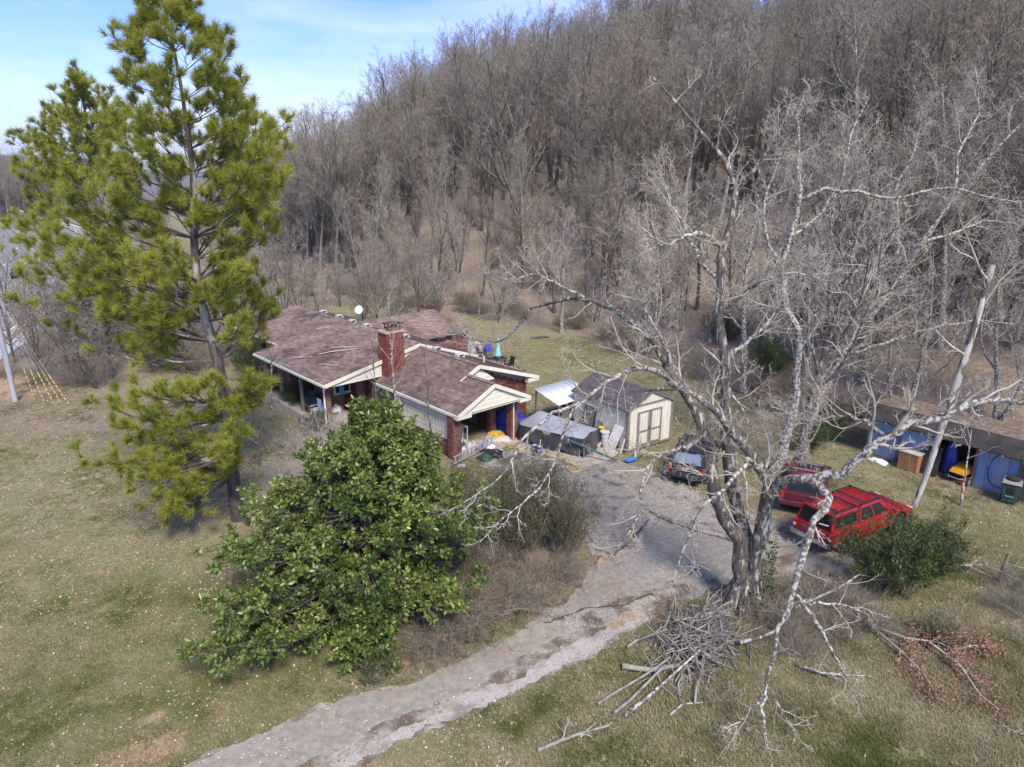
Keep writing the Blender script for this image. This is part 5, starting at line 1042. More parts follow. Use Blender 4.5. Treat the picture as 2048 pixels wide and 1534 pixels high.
def leaf2(C, N_, size, g, asp=.5, bend=.1):
    """a leaf of two triangles folded along the rib"""
    n = len(C); a = norm(N_); r = norm(np.cross(a, g.normal(0, 1, (n, 3)))); s = (size if hasattr(size, '__len__') else np.full(n, size))[:, None]; up_ = np.cross(r, a)
    V = np.stack([C, C + a * s * .5 - r * s * asp * .5 + up_ * s * bend, C + a * s, C + a * s * .5 + r * s * asp * .5 + up_ * s * bend], 1).reshape(-1, 3); b = (np.arange(n) * 4)[:, None]
    return V, np.concatenate([b + np.array([[0, 2, 1]]), b + np.array([[0, 3, 2]])])
# ------------------------------------------------------------------ magnolia
g = np.random.default_rng(31)
mc = np.array([-4.75, 19.0, 0.0])
def mag_r(z, az):
    r = np.interp(z, [.3, 1.2, 2.4, 3.4, 4.3, 5.0, 5.7, 6.4, 7.0], [3.9, 4.6, 4.6, 4.15, 3.55, 2.7, 1.75, 1.0, .25])
    r = r * (1 - .34 * np.maximum(0, np.cos(az + .95)) ** 2 * (1 - sstep(1.8, 4.2, z)))
    return r * (1 + .11 * np.sin(3 * az + 1.3) + .12 * np.sin(5 * az + z * 2.1) + .10 * np.sin(8 * az - z * 3.4))
mcx = lambda z: np.interp(z, [0, 2.5, 4.5, 7.0], [-5.15, -5.2, -4.6, -4.0])
limbs = []
T0 = np.array([[-4.6, 19.0, -.05], [-4.55, 19.05, 1.5], [-4.5, 19.1, 3.2], [-4.2, 19.3, 4.9], [-4.0, 19.5, 6.6]]); TP, TR = resample(T0, [.2, .03], 14)
cz = .5 + 6.3 * np.linspace(0, 1, 46) ** 1.25; caz = np.arange(46) * 2.39996 + g.uniform(-.4, .4, 46); cr_ = g.uniform(.88, 1.1, 46)
for i in range(245):
    c_ = i % 46; z = float(np.clip(cz[c_] + g.normal(0, .22), .4, 6.95)); az = caz[c_] + g.normal(0, .17); r = mag_r(z, az) * (cr_[c_] * g.uniform(.84, 1.04) if i % 4 else g.uniform(.4, .8))
    tip = np.array([mcx(z) + r * math.cos(az), 19.05 + r * .9 * math.sin(az) + .05 * z, max(z + g.uniform(-.25, .25), .35)])
    zb = np.clip(.8 + z * .75 + g.uniform(-.5, .4), .9, max(z + .3, 1.0)); k = int(np.argmin(np.abs(TP[:, 2] - zb))); s = TP[k]
    limbs.append(resample([s, s * .5 + tip * .5 + np.array([0, 0, -.12 * r]), tip], [.055 if r > 1.5 else .03, .012], 8))
P1 = np.array([l[0] for l in limbs]); R1 = np.array([l[1] for l in limbs])
P2, R2 = spawn(P1, R1, 9, .2, 1, .8, .8, 5, g, .5, .13, .6, .008, .5, .35, rel=False); P3, R3 = spawn(P2, R2, 2, .35, 1, .7, .5, 3, g, .5, .1, .7, .006, .6)
P3, R3 = cull(P3, R3, .12); P2, R2 = cull(P2, R2, .1)
e = thing('magnolia_tree', 'broad glossy green magnolia with low spreading branches left of the driveway', 'tree', (0, 0, 0))
V, F = tubes(TP[None], TR[None], 9); link('trunk', np_mesh('mag_trunk', V, [F], M['bark'], smooth=True), e)
V, F = join([tubes(P1, R1, 4), tubes(P2, R2, 3), tubes(P3, R3, 3)]); link('branches', np_mesh('mag_branches', V, F, M['bark_dark'], smooth=True), e)
C = np.concatenate([P1[:, -1], P2[:, -1], P3[:, -1], P2[:, 3], P1[:, 6]]); D = norm(np.concatenate([P1[:, -1] - P1[:, -2], P2[:, -1] - P2[:, -2], P3[:, -1] - P3[:, -2], P2[:, 3] - P2[:, 2], P1[:, 6] - P1[:, 5]])) + np.array([0, 0, .45]); D = norm(D)
n = 9; N = len(C); ref = np.array([[1., .2, 0]]); a = norm(np.cross(D, ref)); b = np.cross(a, D); az = np.arange(n)[None] * 2.4 + g.uniform(0, 6.28, (N, 1)); th = np.linspace(.55, 1.75, n)[None] * g.uniform(.8, 1.15, (N, n))
dr = D[:, None] * np.cos(th)[..., None] + (a[:, None] * np.cos(az)[..., None] + b[:, None] * np.sin(az)[..., None]) * np.sin(th)[..., None]
cc = (C[:, None] + g.normal(0, .012, (N, n, 3)) - D[:, None] * np.linspace(0, .12, n)[None, :, None]).reshape(-1, 3); dr = dr.reshape(-1, 3)
kp = g.random(len(cc)) < .93; cc, dr = cc[kp], dr[kp]; kk = cc[:, 2] > .1; cc, dr = cc[kk], dr[kk]
sz = g.uniform(.12, .215, len(cc)); dist = np.linalg.norm(cc - np.array([0, 0, 14]), axis=1); order = np.argsort(dist)
one = order[:300]; rest_ = order[300:]
V, F = leaf2(cc[rest_], dr[rest_], sz[rest_], g, .48); fo = link('foliage', np_mesh('mag_foliage', V, [F], M['magnolia']), e); fo['kind'] = 'stuff'
V, F = leaf_quads(np.zeros((1, 3)), np.array([[1., 0, 0]]), np.array([1.0]), np.random.default_rng(1), .46); lme = np_mesh('mag_leaf', V, [F], mat('magnolia_leaf_single', (.03, .058, .014), (.075, .115, .025), 1, .32, island=.3, trans=.12))
for i in one:
    o = link('leaf', lme, e, tuple(cc[i])); q = Vector(dr[i]).to_track_quat('X', 'Z'); o.rotation_euler = (q @ Vector((1, 0, 0))).to_track_quat('X', 'Z').to_euler(); o.rotation_euler.rotate_axis('X', float(g.uniform(-.8, .8))); o.scale = (sz[i],) * 3
# withered leaves and dead twigs inside
kd = g.choice(len(P2), 260, replace=False); V, F = leaf_quads(P2[kd, 2], g.normal(0, 1, (260, 3)), g.uniform(.1, .17, 260), g, .5); o = link('withered_leaves', np_mesh('mag_dead', V, [F], M['leaf_dead']), e); o['kind'] = 'stuff'

# ------------------------------------------------------------------ shrubs and brambles
def bush_meshes(seed, R, H, n=(22, 5, 4), bm='twig_brown', leaf=None, nleaf=0, lsz=(.05, .09), up=.5, flat=1.0, asp=.5, wob=.17, r=.012, arch=0.0):
    g = np.random.default_rng(seed); K = 7; N = n[0]; P = np.zeros((N, K, 3)); a = g.uniform(0, 6.283, N); rr = R * .25 * np.sqrt(g.random(N)); P[:, 0, 0] = np.cos(a) * rr; P[:, 0, 1] = np.sin(a) * rr
    tl = g.uniform(.15, 1.0, N) * math.atan2(R, H); a2 = a + g.normal(0, .5, N); d = np.stack([np.cos(a2) * np.sin(tl), np.sin(a2) * np.sin(tl), np.cos(tl)], 1); L = np.hypot(R * np.sin(tl), H * np.cos(tl)) * g.uniform(.7, 1.1, N)
    for k in range(1, K): d = norm(d + g.normal(0, wob * .7, (N, 3)) + np.array([0, 0, -arch * k / K])); P[:, k] = P[:, k - 1] + d * (L / (K - 1))[:, None]
    Rr = np.linspace(r, r * .4, K)[None].repeat(N, 0); P1, R1 = spawn(P, Rr, n[1], .15, 1, .75, .45, 5, g, up, wob, .7, .005, .5); P2, R2 = spawn(P1, R1, n[2], .15, 1, .8, .5, 3, g, up * .6, wob, .8, .004, .6)
    for Q in (P, P1, P2): Q[..., 2] = np.maximum(Q[..., 2], .02 + 0 * Q[..., 2])
    V, F = join([tubes(P, Rr, 4), tubes(P1, R1, 3), tubes(P2, R2, 3)]); out = [np_mesh('stems', V, F, M[bm])]
    if nleaf:
        T = np.concatenate([P1.reshape(-1, 3), P2.reshape(-1, 3)]); C = T[g.integers(0, len(T), nleaf)] + g.normal(0, .05, (nleaf, 3)); C[:, 2] = np.maximum(C[:, 2], .03)
        D = norm(g.normal(0, 1, (nleaf, 3)) + np.array([0, 0, .6])); V, F = leaf2(C, D, g.uniform(*lsz, nleaf), g, asp); out.append(np_mesh('foliage', V, [F], M[leaf]))
    return out
def bush(meshes, u, v, label, name='shrub', rz=0, sc=1.0, group=None, xy=None):
    p = at(u, v) if xy is None else Vector((*xy, 0))
    if xy is None:
        for _ in range(12): p = at(u, v, Tz(p.x, p.y))
    e = plant(name, meshes, p.x, p.y, rz, sc, label, 'shrub', group, names=('stems', 'foliage'))
    for c in e.children:
        if c.name.startswith('foliage'): c['kind'] = 'stuff'
    return e
B_ever = bush_meshes(1, 1.7, 2.7, (30, 6, 5), 'bark_dark', 'evergreen', 9000, (.08, .17), asp=.26, up=.9)
B_con = bush_meshes(2, 2.2, 2.8, (30, 6, 5), 'bark_dark', 'evergreen', 9000, (.08, .15), asp=.3)
B_olive = bush_meshes(3, 2.2, 2.6, (34, 6, 5), 'twig_brown', 'olive_leaf', 2600, (.05, .09))
B_brown = bush_meshes(4, 1.7, 1.7, (46, 7, 5), 'twig_brown', 'leaf_red', 200, (.05, .09), wob=.25, arch=.35)
B_grey = bush_meshes(5, 1.6, 1.9, (34, 7, 5), 'twig_grey', None, 0, wob=.24, arch=.2)
B_white = bush_meshes(6, 1.6, 1.9, (22, 7, 6), 'twig_white', None, 0, wob=.26, arch=.3, r=.014)
B_privet = bush_meshes(7, 1.0, 2.5, (40, 6, 4), 'twig_brown', 'olive_leaf', 6500, (.06, .10), wob=.1, up=.9, asp=.3)
B_low = bush_meshes(8, 1.0, .7, (36, 5, 4), 'twig_brown', 'evergreen', 2600, (.05, .09), asp=.25)
bush(B_ever, 1792, 1188, 'leaning dark green evergreen bush in front of the red truck', rz=.5, sc=(1.05, 1.05, 1.0)); bush(B_ever, 1850, 1150, 'darker wispy evergreen bush at the hood of the red truck', rz=2, sc=(.8, .8, .85)); bush(B_low, 1885, 1285, 'small dark green bush right of the brush pile, on the grass', rz=1, sc=1.0)
bush(B_con, 1535, 770, 'dark broad conifer shrub at the back of the yard', rz=1, sc=1.0); bush(B_con, 1440, 715, 'low dark evergreen beside the broad conifer shrub', rz=2.2, sc=.85); bush(B_con, 1612, 905, 'dark evergreen shrub behind the maroon car', rz=3, sc=.62); bush(B_con, 1655, 880, 'dark green shrub tangled with twigs left of the blue shed', rz=4, sc=.75)
bush(B_con, 505, 765, 'tall dark evergreen against the left end of the house', rz=.4, sc=(.75, .75, 1.5)); bush(B_con, 590, 812, 'low dark evergreen in front of the porch', rz=1.4, sc=(.6, .6, .5)); bush(B_con, 548, 790, 'small dark evergreen left of the porch', rz=2.4, sc=(.6, .6, .6)); bush(B_con, 640, 862, 'small dark evergreen under the pale twigs by the downspout', rz=5, sc=(.5, .5, .42))
bush(B_con, 205, 700, 'dark ivy covered bush beyond the thicket at the left', rz=3.3, sc=(1.2, 1.2, 1.9)); bush(B_con, 330, 740, 'dark evergreen undergrowth behind the lower trunk of the tall pine', rz=4.4, sc=(1.2, 1.2, 1.0))
WB = ((640, 872, .9), (590, 905, .8), (705, 870, .9), (560, 960, .7), (620, 945, .8), (655, 905, .8), (540, 1000, .55))
for i, (u, v, s_) in enumerate(WB):
    bush(B_white, u, v, 'pale leafless bush in front of the porch, %s of seven' % place_word([q[0] for q in WB], i), 'bare_bush', i * 1.3, s_, 'pale bare bushes before the porch')
PB = ((960, 1050, .95, 0), (1015, 1015, .85, 0), (1075, 1060, 1.0, 0), (1130, 1110, .9, 0), (1100, 1030, .7, 0), (1045, 1120, .9, 0), (920, 1000, .75, 0), (990, 1100, .9, 0))
for i, (u, v, s_, k) in enumerate(PB):
    s_ *= 1.22 if v > 1055 else .85
    bush(B_privet, u, v, 'upright green-brown shrub left of the driveway, %s of eight' % place_word([q[0] for q in PB], i), 'thicket_shrub', i * 1.7, s_, 'upright shrubs left of the driveway')
BB = ((905, 1250, .95), (868, 1290, .8), (955, 1232, .9), (838, 1318, .6), (935, 1268, .9), (985, 1240, .9), (1045, 1215, .85), (895, 1300, .7), (1012, 1200, .9), (1075, 1165, .8), (1125, 1150, .65), (885, 1180, .9), (945, 1150, .9), (1000, 1130, .9), (852, 1240, .7), (890, 1100, .8))
for i, (u, v, s_) in enumerate(BB):
    bush(B_brown, u, v, 'tangled brown bramble along the left of the driveway, %s of %d' % (place_word([q[0] for q in BB], i), len(BB)), 'bramble', i * 2.1, s_, 'brown brambles left of the driveway')
bush(B_low, 760, 1352, 'low feathery juniper under the magnolia, by the drive', rz=.3, sc=1.0); bush(B_low, 705, 1330, 'low spreading juniper under the left of the magnolia', rz=1.3, sc=.7)
OB = ((800, 640, 1.0), (865, 615, 1.1), (760, 615, .9), (930, 625, .9), (990, 600, .8))
for i, (u, v, s_) in enumerate(OB): bush(B_olive, u, v, 'olive green shrub behind the house, %s of five' % place_word([q[0] for q in OB], i), 'olive_shrub', i * 1.9, s_, 'olive shrubs behind the house')
g = np.random.default_rng(55); k_ = 0
for i in range(len(FOOT) - 8):
    a_, b_ = FOOT[i + 2], FOOT[i + 3]; L = np.hypot(*(b_ - a_)); n_ = int(L / 1.9)
    for j in range(n_):
        p = a_ + (b_ - a_) * (j + g.uniform(.1, .9)) / n_ + g.normal(0, .9, 2)
        if p[1] < 36: continue
        bush((B_grey, B_brown, B_grey)[k_ % 3], 0, 0, 'tangled leafless brush along the foot of the hill', 'brush', g.uniform(0, 6.28), float(g.uniform(.8, 1.3)), 'leafless brush along the foot of the hill', xy=tuple(p)); k_ += 1
for i in range(22):
    p = (g.uniform(-38, -19), g.uniform(45, 60)); bush(B_brown if i % 2 else B_grey, 0, 0, 'leafless bush in the thicket left of the house', 'thicket_bush', g.uniform(0, 6), float(g.uniform(.9, 1.4)), 'leafless bushes in the left thicket', xy=p)
LB_ = ((1560, 1200, .8), (1640, 1225, .75), (1700, 1240, .75), (1600, 1310, .6), (1625, 1185, .7), (1745, 1260, .65), (1535, 1245, .7), (1580, 1265, .65), (1665, 1275, .6), (1720, 1200, .6))
for i, (u, v, s_) in enumerate(LB_): bush((B_brown, B_grey)[i % 2], u, v, 'low leafless bramble right of the great tree, %s of ten' % place_word([q[0] for q in LB_], i), 'bramble', i * 1.1, s_, 'low brambles right of the great tree')
GB = ((2030, 1180, .7), (2045, 1230, .7), (1990, 1215, .4))
for i, (u, v, s_) in enumerate(GB): bush(B_grey, u, v, 'grey leafless bush at the right edge by the fence post, %s' % place_word([q[0] for q in GB], i), 'bare_bush', i * 1.4, s_, 'grey bushes by the fence post')

# ------------------------------------------------------------------ brush pile, logs, fallen branch
g = np.random.default_rng(71)
sm = []
for i in range(10):
    K = 5; P = np.zeros((1, K, 3)); P[0, :, 0] = np.linspace(-.5, .5, K); P[0] += np.cumsum(g.normal(0, .045, (K, 3)), 0); R0_ = np.linspace(.020, .009, K)[None] * g.uniform(.8, 1.4); P2, R2 = spawn(P, R0_, 4, .3, 1, .6, .45, 4, g, 0, .22, .6, .004, .5); V, F = join([tubes(P, R0_, 5), tubes(P2, R2, 3)]); sm.append(np_mesh('stick', V, F, M['stick']))
pc = at(1395, 1290); pile = thing('brush_pile', 'heap of cut grey branches and sticks at the foot of the great bare tree', 'brush pile', pc, R_(48))
for i in range(240):
    t = g.random(); x, y = g.normal(-.1, .95), g.normal(0, .45); hgt = max(.05, .95 * math.exp(-((x - .4) ** 2 / 1.1 + y * y / .35)) * t); L = g.uniform(.6, 1.9); th = g.normal(.0, .7) + (g.random() < .2) * 1.2; el = g.normal(0, .12)
    o = link('stick', sm[i % 10], pile, (x * 1.15, y * 1.2, hgt + abs(math.sin(el)) * L * .35)); o.rotation_euler = (g.uniform(0, 6.28), el, th); w = g.uniform(.55, 1.5); o.scale = (L, w, w)
    if i % 9 == 0: o.scale = (L * 1.1, 2.3, 2.3)
def log(pts, r, label, name='log', m='lichen', sub=None):
    P_, R__ = resample(pts, r, 12); c = P_[0].copy(); c[2] = 0; e = thing(name, label, 'log', tuple(c)); V, F = tubes((P_ - c)[None], R__[None], 8); mb = np_mesh('log', V, [F], M[m], smooth=True); link('wood', mb, e)
    if sub:
        g_ = np.random.default_rng(sub); P2, R2 = spawn((P_ - c)[None], R__[None], 8, .3, 1, .7, .3, 5, g_, .1, .2, .5, .008, .5); P3, R3 = spawn(P2, R2, 4, .2, 1, .7, .5, 4, g_, .1, .2, .6, .006, .5); V, F = join([tubes(P2, R2, 4), tubes(P3, R3, 3)]); V[:, 2] = np.maximum(V[:, 2], .01); link('twigs', np_mesh('twigs', V, F, M['twig_pale']), e)
    return e
def gl(*q): return [tuple(at(u, v, z)) for u, v, z in q]
log(gl((1195, 1408, .1), (1225, 1388, .12), (1290, 1350, .2), (1340, 1315, .35)), [.042, .028], 'long grey pole leading from the grass into the brush pile, leftmost of three', m='stick')
log(gl((1228, 1426, .1), (1258, 1402, .12), (1290, 1370, .2), (1330, 1330, .4)), [.05, .03], 'thick grey pole in the middle, from the grass into the brush pile', m='stick')
log(gl((1248, 1432, .1), (1300, 1390, .14), (1350, 1345, .25), (1400, 1300, .5)), [.055, .03], 'pale mottled pole, nearest of the three beside the brush pile')
log(gl((1245, 1332, .12), (1300, 1340, .15), (1360, 1330, .3)), [.09, .06], 'short thick sawn log at the left end of the brush pile', m='stick')
log(gl((1340, 1430, .05), (1365, 1408, .06), (1405, 1405, .05)), [.035, .02], 'single pale bent stick lying on the grass below the brush pile', m='dead_wood')
log(gl((1075, 1500, .04), (1150, 1470, .08), (1220, 1450, .05)), [.06, .03], 'grey rotting branch lying low in the grass at the bottom', m='stick', sub=3)
log(gl((1990, 1440, .04), (2020, 1460, .05), (2048, 1470, .05)), [.03, .015], 'thin bleached twig at the lower right edge', m='dead_wood', sub=5)
log(gl((1480, 1285, .3), (1520, 1275, .4), (1560, 1258, .45)), [.06, .04], 'bare pale pole sticking out right of the brush pile', m='dead_wood')
log(gl((1595, 1330, .1), (1640, 1345, .2), (1690, 1350, .1), (1740, 1352, .05)), [.05, .02], 'crooked white branch lying right of the drooping limb', m='lichen', sub=8)
log(gl((1590, 1215, .5), (1680, 1175, .7), (1760, 1120, 1.0), (1800, 1085, 1.5)), [.05, .02], 'long bleached dead branch leaning into the evergreen bush', m='dead_wood', sub=11)
log(gl((1840, 1142, .3), (1900, 1130, .5), (1970, 1130, .5), (2040, 1160, .4)), [.035, .012], 'bleached forked branch lying right of the evergreen bush', m='dead_wood', sub=13)
fb = thing('fallen_branch', 'fallen branch with dry brown leaves on the grass at the right', 'branch', tuple(at(1740, 1250))); c = np.array(at(1740, 1250))
fl2 = [resample([np.array(at(u, v, z)) - c for u, v, z in q], [.045, .01], 12) for q in ([(1740, 1250, .15), (1810, 1275, .25), (1880, 1285, .3), (1930, 1310, .3)], [(1860, 1285, .25), (1920, 1330, .3), (1960, 1390, .2), (2000, 1420, .1)], [(1740, 1250, .15), (1800, 1300, .2), (1850, 1350, .2), (1880, 1400, .1)], [(1900, 1300, .3), (1950, 1290, .3), (1990, 1300, .1)])]
P1 = np.array([f[0] for f in fl2]); R1 = np.array([f[1] for f in fl2]); g_ = np.random.default_rng(9); P2, R2 = spawn(P1, R1, 9, .25, 1, .8, .7, 5, g_, .1, .2, .6, .008, .5, .3, rel=False); P3, R3 = spawn(P2, R2, 5, .2, 1, .8, .5, 4, g_, .1, .2, .6, .005, .5); P2[..., 2] = np.clip(P2[..., 2], .02, .5); P3[..., 2] = np.clip(P3[..., 2], .02, .5)
V, F = join([tubes(P1, R1, 5), tubes(P2, R2, 4), tubes(P3, R3, 3)]); link('branches', np_mesh('fallen', V, F, M['twig_pale']), fb)
T_ = P3.reshape(-1, 3); kk = g_.integers(0, len(T_), 3800); V, F = leaf2(T_[kk] + g_.normal(0, .16, (3800, 3)) * np.array([1, 1, .3]), g_.normal(0, 1, (3800, 3)), g_.uniform(.05, .11, 3800), g_, .5); V[:, 2] = np.maximum(V[:, 2], .01); o = link('leaves', np_mesh('fallen_leaves', V, [F], M['leaf_red']), fb); o['kind'] = 'stuff'

# ------------------------------------------------------------------ leaf litter and grass
g = np.random.default_rng(13)
def in_frame(n, y0, y1, p=1.6):
    y = y0 + (y1 - y0) * g.random(n) ** p; x = (g.random(n) * 2 - 1) * (.74 * y * .985 + 3.2); return x, y
DRV_POLY = np.array(pxs((350, 1534), (560, 1452), (700, 1388), (816, 1372), (967, 1300), (1100, 1222), (1150, 1186), (1185, 1120), (1168, 1068), (1100, 1010), (1030, 960), (960, 935), (985, 905), (1080, 893), (1250, 925), (1335, 958), (1400, 992), (1482, 1018), (1600, 1070), (1700, 1090), (1730, 1120), (1690, 1150), (1600, 1146), (1500, 1160), (1410, 1188), (1320, 1232), (1174, 1316), (1090, 1366), (940, 1428), (806, 1486), (714, 1534)))
def inside(x, y, poly):
    r = np.zeros(len(x), bool); j = len(poly) - 1
    for i in range(len(poly)):
        xi, yi = poly[i]; xj, yj = poly[j]; r ^= ((yi > y) != (yj > y)) & (x < (xj - xi) * (y - yi) / (yj - yi + 1e-12) + xi); j = i
    return r
def blocked(x, y):                          # under the house, the sheds
    lx = (x + 5.61) * math.cos(R_(48)) - (y - 40.16) * math.sin(R_(48)); ly = (x + 5.61) * math.sin(R_(48)) + (y - 40.16) * math.cos(R_(48))
    return ((lx > -16.3) & (lx < 8) & (ly > -6) & (ly < 4.4))
x, y = in_frame(270000, 11.5, 75, 1.15); s = foot_dist(x, y); dv = inside(x, y, DRV_POLY)
dens = .26 + .6 * sstep(.52, .70, vnoise(x, y, .22, 31)) + .5 * np.exp(-((x + 13) ** 2 / 60 + (y - 30) ** 2 / 60)) + .8 * sstep(-4, 1, s) + .5 * np.exp(-((x + 7.5) ** 2 / 25 + (y - 33) ** 2 / 20)) + .35 * np.exp(-((x + 4) ** 2 / 12 + (y - 17) ** 2 / 6)) + .25 * sstep(26, 34, y)
pile_ = sum(np.exp(-((x - q[0]) ** 2 + (y - q[1]) ** 2) / r2) for q, r2 in ((at(1170, 942), .5), (at(1225, 922), .3), (at(1300, 962), 1.2), (at(1390, 985), 1.5), (at(1230, 975), .25), (at(1480, 1010), 1.5))); dens = np.where(dv, .03 + .10 * (vnoise(x, y, .5, 8) > .62) + 1.2 * pile_, dens); dens = np.where((y < 19) & (x < -2) & ~dv, dens * .35, dens); dens = np.where((y < 19) & (x > 0) & ~dv, dens * .3, dens)
k = (g.random(len(x)) < dens) & ~blocked(x, y) & (x > -36 - (y - 42) * .3); x, y = x[k], y[k]; z = terrain(x, y) + np.where(inside(x, y, DRV_POLY), .075, .03); C = np.stack([x, y, z], 1)
D = g.normal(0, 1, (len(x), 3)); D[:, 2] = np.abs(D[:, 2]) * .35; V, F = leaf2(C, D, (.035 + .07 * g.random(len(x)) ** 1.7) * np.where((x > 0) & (y < 20), .8, 1), g, .62, .15); o = link('fallen_leaves', np_mesh('fallen_leaves', V, [F], M['leaf_dead'])); setp(o, 'pale dry leaves scattered over the lawn and the hillside', None, None, 'stuff')
x, y = in_frame(170000, 11.3, 60, 1.5); dv = inside(x, y, DRV_POLY); s = foot_dist(x, y); k = ~dv & ~blocked(x, y) & (s < -1) & (g.random(len(x)) < .35 + .65 * sstep(.40, .62, vnoise(x, y, .35, 5) * .7 + .4 * vnoise(x, y, 1.3, 6))) & (x > -34); x, y = x[k], y[k]; n = len(x)
nb_ = 16; bx, by = g.normal(0, .10, nb_), g.normal(0, .10, nb_); az = g.uniform(0, 6.28, nb_); wv = np.stack([np.cos(az), np.sin(az), 0 * az], 1) * .012; up_ = np.stack([g.normal(0, .7, nb_), g.normal(0, .7, nb_), np.ones(nb_)], 1) * g.uniform(.05, .10, nb_)[:, None]; B0 = np.stack([bx, by, -.01 + 0 * bx], 1)
tuft = np.stack([B0 - wv, B0 + wv, B0 + up_], 1).reshape(-1, 3); V = np.concatenate([tuft, np.stack([x, y, terrain(x, y)], 1)])
gm_ = np_mesh('grass', V, [np.arange(len(tuft)).reshape(-1, 3)], M['grass'])
at1 = gm_.attributes.new('spot', 'BOOLEAN', 'POINT'); at1.data.foreach_set('value', np.r_[np.zeros(len(tuft), bool), np.ones(n, bool)])
rough_ = np.exp(-((x - 4.2) ** 2 + (y - 16.2) ** 2) / 7) + .6 * (x > 0) * (y < 22); szv = g.uniform(.4, 1.05, n) * (1 + .45 * rough_); at2 = gm_.attributes.new('sz', 'FLOAT', 'POINT'); at2.data.foreach_set('value', np.r_[np.zeros(len(tuft)), szv].astype(np.float32))
go_ = link('grass', gm_); setp(go_, 'short patchy winter grass of the lawn', None, None, 'stuff')
ng = bpy.data.node_groups.new('grass', 'GeometryNodeTree'); ng.interface.new_socket('Geometry', in_out='INPUT', socket_type='NodeSocketGeometry'); ng.interface.new_socket('Geometry', in_out='OUTPUT', socket_type='NodeSocketGeometry')
nn_, ll_ = ng.nodes, ng.links; gi, gq = nn_.new('NodeGroupInput'), nn_.new('NodeGroupOutput'); sp1 = nn_.new('GeometryNodeSeparateGeometry'); sp1.domain = 'POINT'
na1 = nn_.new('GeometryNodeInputNamedAttribute'); na1.data_type = 'BOOLEAN'; na1.inputs['Name'].default_value = 'spot'; na2 = nn_.new('GeometryNodeInputNamedAttribute'); na2.data_type = 'FLOAT'; na2.inputs['Name'].default_value = 'sz'
ll_.new(gi.outputs[0], sp1.inputs['Geometry']); ll_.new([q for q in na1.outputs if q.enabled][0], sp1.inputs['Selection'])
ip = nn_.new('GeometryNodeInstanceOnPoints'); ll_.new(sp1.outputs['Selection'], ip.inputs['Points']); ll_.new(sp1.outputs['Inverted'], ip.inputs['Instance'])
rv = nn_.new('FunctionNodeRandomValue'); rv.data_type = 'FLOAT_VECTOR'; vi = [sk for sk in rv.inputs if sk.enabled and sk.type == 'VECTOR']; vi[0].default_value = (0, 0, 0); vi[1].default_value = (0, 0, 6.28); ll_.new([q for q in rv.outputs if q.enabled][0], ip.inputs['Rotation']); ll_.new([q for q in na2.outputs if q.enabled][0], ip.inputs['Scale']); ll_.new(ip.outputs[0], gq.inputs[0])
go_.modifiers.new('grass', 'NODES').node_group = ng
# loose stones on the drive
x, y = in_frame(26000, 11.5, 34, 1.4); k = inside(x, y, DRV_POLY) & (g.random(len(x)) < .25 + .75 * (vnoise(x, y, .8, 61) > .5)); x, y = x[k], y[k]; n = len(x); r_ = g.uniform(.012, .035, n)[:, None, None]
oc = np.array([(1, 0, 0), (0, 1, 0), (-1, 0, 0), (0, -1, 0), (0, 0, .8)], float); V = (np.stack([x, y, np.full(n, .06)], 1)[:, None, :] + oc[None] * r_ * g.uniform(.6, 1.3, (n, 5, 1))).reshape(-1, 3); b = (np.arange(n) * 5)[:, None]; F = np.concatenate([b + np.array([[i, (i + 1) % 4, 4]]) for i in range(4)])
o = link('loose_gravel', np_mesh('loose_gravel', V, [F], mat('loose_stone', (.26, .235, .21), (.52, .49, .45), 1.0, .95, island=.4, pos=True))); setp(o, 'loose pale stones on the driveway', None, None, 'stuff')
# ------------------------------------------------------------------ vehicles
def arch(cx, r, zb, n=10): return [(cx + r * math.cos(math.pi * i / n), zb + r * .98 * math.sin(math.pi * i / n)) for i in range(n + 1)]
def quadpt(c, u, v):
    bl, br, tr, tl = [Vector(q) for q in c]; return (bl * (1 - u) + br * u) * (1 - v) + (tl * (1 - u) + tr * u) * v
def pane(c, u0, u1, v0, v1, m, parent, name='window', off=.012, th=.012):
    q = [quadpt(c, *p) for p in ((u0, v0), (u1, v0), (u1, v1), (u0, v1))]; n = (q[1] - q[0]).cross(q[3] - q[0]).normalized(); mb = MB(); mb.hexa([p + n * (off - th) for p in q], [p + n * off for p in q]); return mb.build(name, m, parent)
class Cab:
    """a tapered cabin: base x0..x1 at z0 (half width w0), roof x2..x3 at z1 (half width w1)"""
    def __init__(s, x0, x1, w0, z0, x2, x3, w1, z1):
        s.b = [(x0, -w0, z0), (x1, -w0, z0), (x1, w0, z0), (x0, w0, z0)]; s.t = [(x2, -w1, z1), (x3, -w1, z1), (x3, w1, z1), (x2, w1, z1)]
        s.right = (s.b[0], s.b[1], s.t[1], s.t[0]); s.front = (s.b[1], s.b[2], s.t[2], s.t[1]); s.left = (s.b[2], s.b[3], s.t[3], s.t[2]); s.rear = (s.b[3], s.b[0], s.t[0], s.t[3]); s.top = (s.t[0], s.t[1], s.t[2], s.t[3])
    def build(s, name, m, parent, bevel=.04): mb = MB(); mb.hexa(s.b, s.t); return mb.build(name, m, parent, bevel)
